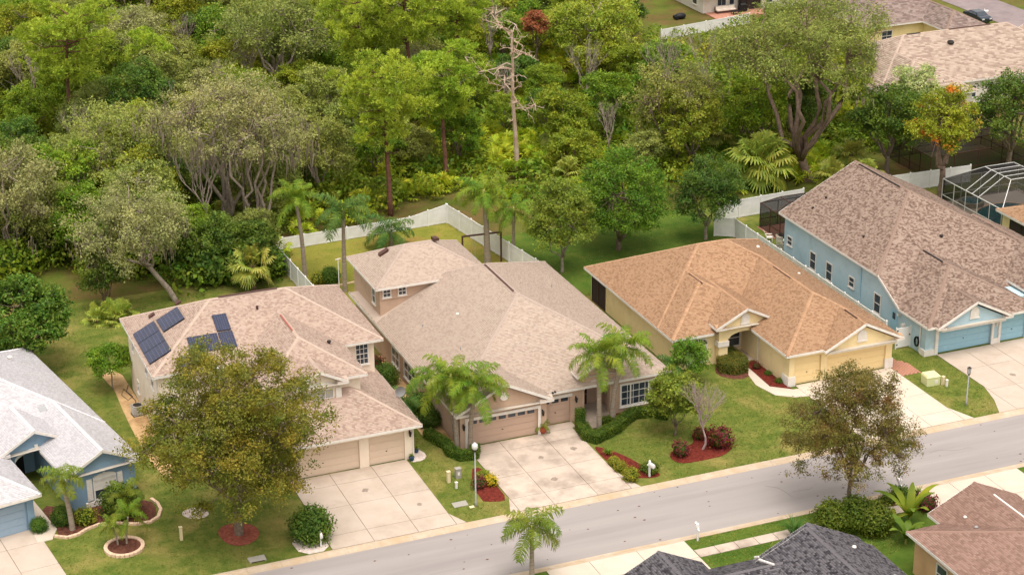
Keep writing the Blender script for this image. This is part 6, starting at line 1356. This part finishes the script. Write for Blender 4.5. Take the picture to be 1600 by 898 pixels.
t = thing("grill_cart", "black covered grill on the far patio", "grill", (130.3, 235.8, .05)); b = MB(); b.box(-.6, .6, -.3, .3, .1, .85); b.build("cart", "black", t); b = MB(); V = [(x, y, z) for x in (-.4, .4) for (y, z) in ((-.28, .85), (-.28, 1.0), (-.1, 1.2), (.15, 1.2), (.28, 1.0), (.28, .85))]; b.add(V, [(0, 1, 2, 3, 4, 5), (11, 10, 9, 8, 7, 6)]+[(i, (i+1) % 6, 6+(i+1) % 6, 6+i) for i in range(6)]); b.build("lid", "black", t)
t = thing("wheelbarrow_tarp", "dark covered machine standing on the far bare yard", "machine", (120.6, 236.0, 0)); b = MB(); b.ball((0, 0, .35), (.9, .5, .45), 10, 6); b.build("cover", "black", t, smooth=True); b = MB(); b.tube([(-.7, -.5, .25), (-.7, .5, .25)], .25, 10); b.build("wheel", "black", t)
# dark car beside the distant street
t = thing("car", "dark blue car parked beside the distant street", "car", (157.6, 218.4, 0), R(90)); mat("car_paint", srgb(36, 46, 58), rough=.15, spec=.7)
pr = [(-2.2, .35), (-2.25, .75), (-1.75, .92), (-1.15, .98), (-.55, 1.38), (.75, 1.4), (1.5, 1.02), (2.15, .92), (2.25, .6), (2.2, .35)]; b = MB(); k = len(pr); Y = [-.88, -.82, .82, .88]; V = []
for y in Y:
    for (x, z) in pr: V.append((x, y*(.86 if z > 1.1 else 1), z if abs(y) < .85 else min(z, .98)*.98))
b.add(V, [(q*k+i, q*k+(i+1) % k, (q+1)*k+(i+1) % k, (q+1)*k+i) for q in range(3) for i in range(k)]+[tuple(range(k-1, -1, -1)), tuple(range(3*k, 4*k))]); b.build("body", "car_paint", t)
for y in (-.84, .84):
    b = MB(); b.add([(-.95, y*1.0, 1.03), (1.3, y*1.0, 1.05), (.72, y*.85, 1.34), (-.55, y*.85, 1.33)], [(0, 1, 2, 3)]); b.build("side_window", "glass", t)
    for x in (-1.4, 1.4): b = MB(); b.tube([(x, y-.1, .33), (x, y+.1, .33)], .33, 16); o = b.build("wheel", "black", t); b = MB(); b.tube([(x, y-.11, .33), (x, y+.11, .33)], .19, 10); b.build("rim", "grey_metal", o)
b = MB(); b.add([(-1.12, -.66, 1.01), (-1.12, .66, 1.01), (-.58, .6, 1.385), (-.58, -.6, 1.385)], [(0, 1, 2, 3)]); b.build("windscreen", "glass", t)
for y in (-.6, .6): b = MB(); b.box(-2.27, -2.2, y-.18, y+.18, .62, .78); b.build("headlight", "white_metal", t); b = MB(); b.box(2.2, 2.27, y-.18, y+.18, .66, .8); b.build("tail_light", "terracotta", t)
# small leaves lying on the asphalt
b = MB(); rng = np.random.default_rng(5)
for i in range(60):
    x = rng.uniform(28, 92); y = 106.5+6.6*rng.beta(.6, .6); s = rng.uniform(.05, .14); b.add([(x-s, y, -.094), (x, y-s*.6, -.09), (x+s, y, -.094), (x, y+s*.6, -.085)], [(0, 1, 2, 3)])
tag(b.build("leaf_litter", "mulch_brown"), "scattered dead leaves on the asphalt", "leaves", kind="stuff")
# white pvc stake pole in the fenced yard, two crossed stakes
t = thing("yard_stake", "slim white pole standing behind the two-storey corner", "pole", (46.3, 157.4, 0)); b = MB(); b.tube([(0, 0, 0), (0, 0, 4.0)], .04, 6); b.build("pole", "vinyl", t); b = MB(); b.beam((-.25, 0, 3.9), (.25, 0, 3.95), .06, .06); b.build("arm", "vinyl", t)

# grass: short blades over the lawns nearest the street
rng = np.random.default_rng(9)
def in_poly(q, P):
    ins = np.zeros(len(q), bool); k = len(P)
    for i in range(k):
        a, c = P[i], P[(i+1) % k]; ins ^= ((a[1] > q[:, 1]) != (c[1] > q[:, 1])) & (q[:, 0] < (c[0]-a[0])*(q[:, 1]-a[1])/(c[1]-a[1]+1e-9)+a[0])
    return ins
LAWNS = [[(14.5, 117.5), (14.2, 114.1), (32.1, 114.1), (32.1, 124), (31, 128), (24, 130), (23, 140), (22.8, 152), (5, 160), (5, 150), (17, 150), (22.4, 127), (22.5, 123), (15, 122.8), (13.8, 122.8)], [(41.6, 116), (42.3, 114.1), (45.5, 114.1), (46.2, 116), (44.0, 116.6), (45.1, 121.6), (44.6, 123), (44, 128), (43.4, 133), (42.2, 130), (43.2, 125), (41.6, 124.3)],
         [(58.5, 115), (58.2, 114.1), (75.1, 114.1), (75.1, 122.6), (73, 123.6), (72.2, 126), (72.6, 128), (70, 128.6), (66.5, 130), (64.5, 127), (63.5, 123), (60.5, 123.7), (57.5, 121.8), (55.6, 121.3), (57.2, 119)], [(84.5, 116.5), (85.3, 114.1), (87.5, 114.1), (88.6, 116.5), (89.2, 119), (89.2, 125), (88, 125.4), (87.6, 127.5), (85, 127), (84.5, 124.8)],
         [(46, 157), (62.4, 171.5), (45.2, 170.8)], [(66, 152), (86.2, 150), (86.2, 157), (84, 165), (64, 166), (65.4, 158)], [(55.5, 104.3), (73, 104.3), (73, 105.6), (55.5, 105.6)], [(55, 103.1), (70, 103.1), (69, 99), (64.6, 97), (55, 98.6)], [(20, 150), (44, 150), (43, 163), (20, 166)], [(46, 153), (64.5, 153), (62.4, 171.6)]]
VV = []
for P in LAWNS:
    P = np.array(P); mn, mx = P.min(0), P.max(0); ar = (mx-mn).prod(); n = int(ar*(62 if mx[1] < 140 else 30)); q = mn+(mx-mn)*rng.random((n, 2)); q = q[in_poly(q, P)]; n = len(q)
    a = rng.uniform(0, 6.28, n); h = rng.uniform(.01, .045, n); w_ = rng.uniform(.03, .06, n); d = np.stack([np.cos(a), np.sin(a), 0*a], 1)*w_[:, None]; c = np.concatenate([q, np.full((n, 1), -.01)], 1); tp = c+np.stack([rng.normal(size=n)*.09, rng.normal(size=n)*.09, h+.02], 1); VV.append(np.stack([c-d, c+d, tp], 1).reshape(-1, 3))
VV = np.concatenate(VV); me = np_mesh("grass", VV, np.arange(len(VV)).reshape(-1, 3)); tag(link("grass", me, "grass_blade"), "short uneven grass blades over the lawns", "grass", kind="stuff")
print("grass", len(VV)//3)
# ------------------------------------------------------------------ trees that stand out
def ground_of(px, py, z): q = at(px, py, z); return (q[0], q[1], 0)
def tree(label, loc, T, bark, leafm, rz=0.0, sc=1.0, moss=None, name="tree", group=None, cat="tree"):
    tm, cm = T.meshes(bark, leafm); parts = [("trunk", tm), ("crown", cm)]
    if moss: mm = T.moss(*moss); mm.materials.append(MATS["moss"]); parts.append(("moss", mm))
    t = plant(name, label, cat, loc, parts, rz, sc, group)
    for c in t.children:
        if c.name.startswith('moss'): c['kind'] = 'stuff'
    return t
tree("big round tree with golden-olive leaves in front of the cream house", (26.75, 118.7, 0), Tree(11, 14.5, 14.2, .16, .54, .92, 125, .095, 12, 56, .185, .02, 6, flat=.8, inner=.3, low=-.8, spread=.2), "bark", "leaf_autumn")
tree("thin-leaved brownish tree on the near verge in front of the yellow garage", (68.5, 105.4, 0), Tree(12, 11.4, 10.2, .2, .56, .86, 98, .095, 10, 52, .155, .014, 6, flat=1.1, inner=.2, asp=.45, taper=.4, low=-.8, spread=.22), "bark", "leaf_elm")
t = thing("bare_tree", "bare pale grey crape myrtle standing in the red bed", "tree", (62.9, 117.6, 0)); link("trunk", bare_tree(3, 7.0, .8, 6, "twig_grey", 7, .1, .26, 1.15), None, t)
tree("light green leafy small tree between the bare tree and the taupe window", (62.1, 120.6, 0), Tree(13, 5.9, 4.5, .14, .54, .9, 46, .14, 10, 30, .2, .015, 4), "bark", "leaf_garden")
tree("green shrubby tree beside the yellow house's arched window", (67.4, 129.0, 0), Tree(14, 3.6, 3.6, .1, .55, .9, 24, .18, 9, 26, .18, .02, 4), "bark", "leaf_green")
tree("dense rounded bright green tree behind the slate-blue house", (17.6, 153.2, 0), Tree(15, 8.2, 8.2, .15, .54, .9, 70, .11, 10, 36, .3, .03, 6, inner=.6), "bark", "leaf_mango")
tree("small clipped green tree on a thin trunk by the sandy strip", (23.3, 146.4, 0), Tree(16, 3.9, 3.9, .4, .66, .62, 34, .15, 9, 30, .17, .014, 5, inner=.5), "bark_pale", "leaf_green")
tree("light green upright tree on two pale stems behind the taupe roof", (67.6, 155.4, 0), Tree(17, 9.6, 6.6, .16, .55, .9, 70, .12, 10, 32, .2, .016, 4, inner=.3), "bark_pale", "leaf_garden")
tree("large conical cedar-like tree on the deep green back lawn", (75.0, 158.6, 0), Tree(18, 11.4, 9.6, .1, .5, .98, 110, .1, 10, 36, .2, .022, 6, inner=.35, flat=.5, taper=.25, low=-.85), "bark", "leaf_cedar")
tree("dark green tree behind the yellow house's back corner", (84.0, 157.7, 0), Tree(19, 8.8, 7.4, .16, .56, .88, 70, .12, 10, 32, .2, .018, 5), "bark_pale", "leaf_dark")
tree("great spreading oak with thick forked trunk behind the brown roof", (102.1, 169.1, 0), Tree(20, 20, 20.5, .13, .72, .54, 130, .075, 9, 34, .24, .025, 7, inner=.25, lean=(-.6, .5), low=-.45), "bark_oak", "leaf_olive", 0, 1.0, (24, 1.0))
tree("tree with yellow and orange leaves beside the white pool cage", (111.8, 158.7, 0), Tree(21, 12.6, 7.6, .28, .62, .74, 60, .12, 9, 26, .26, .026, 5, inner=.3), "bark_oak", "leaf_orange")
tree("dark green tree at the picture's edge beside the yellow and orange tree", ground_of(1585, 170, 7), Tree(22, 11.5, 10, .22, .58, .8, 64, .11, 9, 28, .26, .026, 5), "bark", "leaf_dark")
tree("pale silvery tree in front of the peach far roof", ground_of(1430, 150, 4), Tree(23, 8.5, 6.0, .2, .58, .8, 40, .12, 8, 20, .28, .02, 4), "bark_pale", "leaf_pale")
tree("dark broadleaf tree filling behind the yellow and orange tree", ground_of(1390, 190, 6), Tree(24, 11, 9, .2, .58, .8, 56, .12, 9, 26, .28, .026, 5), "bark", "leaf_dark")
# mossy oaks
tree("tall grey mossy oak with several stems behind the cream house", (41.5, 177.5, 0), Tree(25, 17, 15, .08, .72, .52, 84, .085, 8, 26, .22, .022, 7, inner=.2, lean=(-.3, .2), bare=.12), "bark_pale", "leaf_grey", 0, 1.0, (60, 1.9))
tree("second grey mossy oak beside the fenced yard corner", (43.6, 174.5, 0), Tree(26, 15, 11, .08, .7, .54, 64, .095, 8, 22, .22, .02, 6, inner=.2, bare=.2), "bark_pale", "leaf_grey", 1.0, 1.0, (55, 1.8))
tree("leaning grey oak on the clearing behind the cream house", (32.3, 163.0, 0), Tree(27, 12.5, 11.5, .3, .54, .84, 84, .095, 9, 26, .22, .019, 6, inner=.25, lean=(-2.2, .8), bare=.05), "bark_pale", "leaf_grey", 0, 1.0, (40, 1.2))
tree("dark bushy tree left of the leaning oak on the clearing", (26.0, 163.5, 0), Tree(28, 6.6, 4.6, .12, .56, .88, 40, .14, 9, 24, .22, .02, 4), "bark", "leaf_dark")
tree("greyish oak in the left part of the woods", ground_of(190, 240, 7), Tree(29, 13, 14, .2, .6, .7, 80, .085, 9, 22, .26, .024, 6, inner=.25), "bark_pale", "leaf_olive", 0, 1.0, (24, 1.2))
tree("grey-green oak at the left edge of the picture", ground_of(10, 330, 6), Tree(30, 13, 12, .2, .6, .74, 76, .095, 9, 22, .26, .024, 6, inner=.25), "bark_pale", "leaf_grey", 0, 1.0, (24, 1.2))
tree("broad greyish oak high behind the mossy oaks", ground_of(430, 45, 9), Tree(31, 14, 16, .25, .62, .66, 80, .085, 9, 22, .3, .024, 6), "bark_pale", "leaf_olive")
tree("greyish oak at the top between the two pines", ground_of(200, 50, 8), Tree(32, 12, 11, .25, .6, .7, 60, .1, 9, 20, .28, .024, 6), "bark_pale", "leaf_grey")
tree("twisted oak with exposed pale limbs in the middle of the woods", ground_of(1060, 160, 7), Tree(33, 12.5, 13, .25, .62, .62, 66, .09, 8, 20, .26, .028, 6, inner=.2, bare=.15), "bark_oak", "leaf_olive", .5, 1.0, (30, 1.2))
tree("bright leafy tree at the top near the rust-coloured one", ground_of(930, 40, 8), Tree(34, 13, 13, .25, .6, .7, 70, .1, 9, 24, .3, .024, 6), "bark_pale", "leaf_light")
tree("rust-coloured dead-leaved tree top in the woods", ground_of(840, 30, 7), Tree(35, 8.5, 4.2, .4, .72, .5, 26, .17, 9, 26, .24, .02, 4), "bark", "leaf_rust")
for i, (px, py, z, sd_, H, Wd, lm, lab) in enumerate(((55, 345, 4, 41, 8.5, 8, "leaf_olive", "olive-grey tree right behind the rounded bright tree"), (135, 350, 4, 42, 8, 7.5, "leaf_green", "green tree above the left clearing"), (330, 385, 3, 43, 6.5, 6.5, "leaf_dark", "dark bushy tree between the leaning oak and the mossy oaks"), (395, 395, 3, 44, 6, 5.5, "leaf_dark", "dark bushy tree just outside the fence's left corner"), (240, 350, 4, 45, 8, 7.5, "leaf_green", "green tree behind the leaning oak's crown"))):
    tree(lab, ground_of(px, py, z), Tree(sd_, H, Wd, .12, .54, .9, 54, .12, 9, 32, .24, .02, 5), "bark", lm)
# dead pine
t = thing("dead_pine", "dead leafless pine with pale spreading branches", "tree", (75.3, 185.4, 0)); rng = np.random.default_rng(7); T = MB(); P = bend_path((0, 0, -.2), (-.5, 0, 15.4), rng, 8, .05); T.tube(P, np.linspace(.3, .1, 9), 8)
for i in range(20):
    f = .4+.6*(i/19)**.75+rng.uniform(-.03, .03); f = min(f, .99); j_ = f*8; q = P[min(int(j_), 7)]+(P[min(int(j_), 7)+1]-P[min(int(j_), 7)])*(j_-int(j_)); a = rng.uniform(0, 6.28); L = (1.2+3.4*math.sin(math.pi*min(1, (f-.3)*1.2)))*rng.uniform(.4, 1.25); e = q+np.array([math.cos(a)*L, math.sin(a)*L, L*(rng.uniform(-.15, .25)+3.2*max(0, f-.75)*rng.uniform(.2, 1.2))]); pth = bend_path(q, e, rng, 6, .45); T.tube(pth, np.linspace(.075, .024, 7), 5)
    for j in range(rng.integers(3, 9)):
        s_ = pth[rng.integers(2, 7)]; e2 = s_+rnd_dir(rng, 1, .3)[0]*L*rng.uniform(.2, .5); p2 = bend_path(s_, e2, rng, 4, .4); T.tube(p2, np.linspace(.042, .014, 5), 4); T.tube(bend_path(p2[2], p2[2]+rnd_dir(rng, 1, .2)[0]*L*.2, rng, 3, .4), np.linspace(.024, .01, 4), 4)
T.build("trunk", "bark_dead", t)
# pines
PINES = [pine(1, 16, 9.5, 40, .5), pine(2, 14.5, 7.5, 36, .52), pine(3, 17, 11, 44, .55)]
for i, (px, py, z, k, s, lab) in enumerate(((95, 95, 11, 2, 1.0, "broad pine with flat bright crown at the left of the woods"), (232, 105, 9, 1, .72, "small bright pine right of the broad left pine"), (605, 175, 11, 0, 1.0, "tall pine with bright tufts standing right behind the fenced yard"), (695, 130, 11, 1, 1.0, "tall pine just right of the yard pine"), (645, 45, 11, 2, 1.0, "big pine behind the yard pines near the picture's top"), (705, 195, 8, 1, .6, "small pine tuft on a brown trunk by the fence corner"), (560, 70, 10, 0, .9, "pine left of the big back pine at the top"), (715, 25, 11, 0, .9, "pine at the top right of the back pines"))):
    plant("pine_tree", lab, "tree", ground_of(px, py, z*s), PINES[k], i*1.1, s, "pines in the woods")

# ------------------------------------------------------------------ the mass of the woods
BL = []
for i, (H, Wd, kw) in enumerate(((9.5, 8.0, {}), (8.0, 8.5, dict(cz=.56)), (10.5, 8.0, dict(inner=.25)), (7.0, 7.5, dict(flat=.6)))):
    T = Tree(50+i, H, Wd, .18, kw.pop('cz', .57), .86, 46, .12, 9, 34, .26, .02, 5, **kw); BL.append(T)
MS = [T.meshes("bark", "leaf_green") for T in BL]
KIND_OLD = {"leaf_green": "mid green broadleaf tree in the mass of the woods", "leaf_dark": "dark green broadleaf tree in the mass of the woods", "leaf_olive": "olive-grey oak in the mass of the woods", "leaf_yellow": "yellow-green broadleaf tree in the mass of the woods", "leaf_light": "pale green broadleaf tree in the mass of the woods"}
rng = np.random.default_rng(77)
edge = lambda px: np.interp(px, [-100, 0, 60, 120, 200, 300, 420, 440, 700, 840, 905, 1060, 1140, 1220, 1330, 1600, 1700], [475, 452, 415, 425, 436, 446, 432, 376, 304, 318, 318, 318, 300, 292, 250, 190, 180])
def free(x, y, h):
    px, py = px_of((x, y, 0)); qx, qy = px_of((x, y, h))
    if px < -60 or px > 1660 or qy > 600 or py < -140: return False
    if py > edge(px): return False
    if qx > 1375 and qy < 128: return False
    if 985 < qx < 1210 and qy < 62 and py > 20: return False
    if px > 1230 and py < 60: return False
    if 960 < px < 1260 and py < 52: return False
    return True
KEEP = [(75.3, 185.4, 5.5), (59.0, 177.4, 4), (41.5, 177.5, 3.5), (43.6, 174.5, 3.5), (102.1, 169.1, 6), (32.3, 163, 5), (96.5, 169.5, 4)]
q_ = ground_of(840, 30, 7); KEEP += [(q_[0], q_[1], 4), (q_[0]-1.5, q_[1]-5, 5), (q_[0]-3, q_[1]-9, 4)]
spots = []
for _ in range(9000):
    x, y = rng.uniform(2, 128), rng.uniform(160, 300)
    if not free(x, y, 8): continue
    if any((x-a)**2+(y-c)**2 < r*r for a, c, r in KEEP): continue
    px, py = px_of((x, y, 0)); dmin = 4.9 if py > 60 else 4.5
    if py > edge(px)-(12 if px < 430 else 40): continue
    if abs(px-795) < 75 and 225 < py < 345: continue
    if abs(px-1250) < 120 and 255 < py < 320: continue
    if all((x-a)**2+(y-c)**2 > dmin*dmin for a, c in spots): spots.append((x, y))
FEAT = [("the dead leafless pine", 75.3, 185.4), ("the great spreading oak", 102.1, 169.1), ("the mossy oaks", 42, 177), ("the tall yard pine", 59, 177.4)]
for nm_, px_, py_, z_ in (("the broad left pine", 95, 95, 11), ("the big back pine", 645, 45, 11), ("the rust-coloured tree", 840, 30, 7), ("the twisted pale-limbed oak", 1060, 160, 7), ("the bright cabbage palm", 1180, 240, 3), ("the left-edge oak", 10, 330, 6), ("the greyish left oak", 190, 240, 7), ("the small bright pine", 232, 105, 7), ("the bright top tree", 930, 40, 8), ("the high grey oak", 430, 45, 9), ("the top left oak", 200, 50, 8), ("the cabbage palm behind the pines", 620, 200, 4), ("the dim cabbage palm", 1075, 160, 3)):
    q_ = ground_of(px_, py_, z_); FEAT.append((nm_, q_[0], q_[1]))
ORD = [""]+[w_+"-" for w_ in "second third fourth fifth sixth seventh eighth ninth tenth eleventh twelfth thirteenth fourteenth fifteenth sixteenth seventeenth eighteenth nineteenth twentieth twenty-first twenty-second twenty-third twenty-fourth twenty-fifth twenty-sixth twenty-seventh twenty-eighth twenty-ninth thirtieth".split()]
picked = []
for x, y in spots:
    px, py = px_of((x, y, 5)); u = rng.random()
    if px > 700: k = "leaf_green" if u < .3 else "leaf_yellow" if u < .5 else "leaf_dark" if u < .7 else "leaf_light" if u < .85 else "leaf_olive"
    elif px < 330: k = "leaf_olive" if u < .35 else "leaf_green" if u < .6 else "leaf_dark" if u < .8 else "leaf_yellow"
    else: k = "leaf_olive" if u < .4 else "leaf_dark" if u < .65 else "leaf_green" if u < .85 else "leaf_yellow"
    i = int(rng.integers(0, 4)); s = rng.uniform(.55, .95) if 760 < px < 960 and py > 120 else rng.uniform(.7, 1.12)
    if px > 960 and py < 90: s *= .75
    if rng.random() < .13: k = "snag"
    f = min(FEAT, key=lambda q: (q[1]-x)**2+(q[2]-y)**2); fx, fy = px_of((f[1], f[2], 5)); dx, dy = px-fx, py-fy
    side = ("right of" if dx > 0 else "left of") if abs(dx) > abs(dy)*1.3 else ("behind" if dy < 0 else "in front of")
    picked.append((x, y, k, i, s, f[0], side, math.hypot(dx, dy), rng.uniform(0, 6.28)))
count = {}
SHORT = {"leaf_green": "mid green woodland tree", "leaf_dark": "dark green woodland tree", "leaf_olive": "olive-grey woodland oak", "leaf_yellow": "yellow-green woodland tree", "leaf_light": "pale green woodland tree", "snag": "bare grey twiggy snag"}
SNAG = [bare_tree(60+i, 11, .75, 5, "bark_pale", 5, .14, .3, 1.0) for i in range(3)]
for x, y, k, i, s, fn, side, d, rz in sorted(picked, key=lambda q: q[7]):
    key = (k, fn, side); n = count.get(key, 0); count[key] = n+1; tm, cm = MS[i]
    if k == "snag":
        plant("bare_snag", ORD[min(n, 29)]+"nearest "+SHORT[k]+" "+side+" "+fn, "tree", (x, y, 0), [("trunk", SNAG[i % 3])], rz, s*1.1, "trees filling the woods"); continue
    plant("woodland_tree", (ORD[min(n, 29)]+"nearest "+SHORT[k]+" "+side+" "+fn), "tree", (x, y, 0), [("trunk", tm), ("crown", cm)], rz, s, "trees filling the woods", {"crown": k, "trunk": "bark_pale" if k == "leaf_olive" else "bark"})
print("woods", len(spots))
for i, (px, py, s_, k, lab) in enumerate(((330, 425, 1.7, "leaf_dark", "dark shrub behind the cream house's roof ridge"), (375, 420, 1.5, "leaf_dark", "dark shrub beside the booted cabbage palm"), (420, 415, 1.2, "leaf_green", "green shrub against the fence's outer corner"), (225, 405, 1.6, "leaf_green", "green shrub on the clearing left of the leaning oak"), (160, 395, 1.8, "leaf_yellow", "yellow-green shrub at the edge of the left clearing"), (60, 385, 1.9, "leaf_dark", "dark shrub behind the rounded bright tree"), (110, 380, 1.5, "leaf_green", "mid green shrub above the left clearing"), (10, 415, 1.6, "leaf_green", "shrub at the picture's left edge above the rounded tree"), (290, 400, 1.6, "leaf_dark", "dark shrub at the foot of the leaning oak"), (350, 385, 1.6, "leaf_green", "green shrub in front of the mossy oaks"))):
    plant("woodland_shrub", lab, "shrub", ground_of(px, py, 1.0), ball_shrub("wildbush", (1.4, 1.3, 1.1), 1500, .28, "leaf_dark", .3, 31), i*1.7, s_, "shrubs at the edge of the woods", {"crown": k})
# undergrowth: palmetto and low brush that nobody could count
def merged(parts, name, m, label):
    V = []; F = []; n = 0
    for v, f in parts: V.append(v); F.append(f+n); n += len(v)
    o = link(name, np_mesh(name, np.concatenate(V), np.concatenate(F)), m); return tag(o, label, "undergrowth", kind="stuff")
def palmetto_proto(seed):
    r = np.random.default_rng(seed); VV = []
    for i in range(11):
        a = i*2.4+r.uniform(-.4, .4); el = R(r.uniform(10, 75)); d = np.array([math.cos(a)*math.cos(el), math.sin(a)*math.cos(el), math.sin(el)]); c = d*r.uniform(.6, 1.1); s = np.array([-math.sin(a), math.cos(a), 0]); u = np.cross(s, d)
        for j in range(9):
            b_ = R(-110+220*j/8); v = d*math.cos(b_)+s*math.sin(b_); w_ = np.cross(v, u); l = r.uniform(.5, .7); m = c+v*l*.6; VV.append([c, m+w_*.07, c+v*l-[0, 0, .12], m-w_*.07])
    return np.array(VV).reshape(-1, 3)
PP = [palmetto_proto(i) for i in range(4)]
def brush_proto(seed):
    r = np.random.default_rng(seed); c = rnd_dir(r, 110, .5); P = c*[1.3, 1.3, .95]*r.uniform(.55, 1.0, (110, 1))+[0, 0, .7]; N_ = c+r.normal(size=(110, 3))*.5; N_ /= np.linalg.norm(N_, axis=1, keepdims=True); return leaf_quads(P, N_, .33*r.uniform(.6, 1.3, 110), r, .6, .08)[0]
BB = [brush_proto(i+9) for i in range(4)]
pp, bb = [], []
for _ in range(26000):
    x, y = rng.uniform(2, 128), 158+rng.random()**1.25*140
    px, py = px_of((x, y, 0))
    if not (-30 < px < 1500 and -40 < py < edge(px)+rng.normal()*6): continue
    if 985 < px < 1250 and py < 58: continue
    if px > 1380 and py < 150: continue
    a = rng.uniform(0, 6.28); s = rng.uniform(.8, 1.75); c, q = math.cos(a)*s, math.sin(a)*s; M = np.array([[c, -q, 0], [q, c, 0], [0, 0, s]])
    nz = math.sin(x*.13+1.1)*math.cos(y*.11+.4)+.35*math.sin(x*.37+y*.29)
    if nz+rng.normal()*.35 > .25-.5*(760 < px < 950): 
        if len(pp) < 1450: pp.append(PP[rng.integers(0, 4)]@M.T+[x, y, 0])
    elif len(bb) < 1800: bb.append(BB[rng.integers(0, 4)]@M.T*1.0+[x, y, 0])
merged([(v, np.arange(len(v)).reshape(-1, 4)) for v in pp], "palmetto_undergrowth", "palmetto", "yellow-green saw palmetto undergrowth through the woods")
merged([(v, np.arange(len(v)).reshape(-1, 4)) for v in bb], "brush_undergrowth", "underbrush", "low green brush covering the woodland floor")
print("palmetto", len(pp), "brush", len(bb))
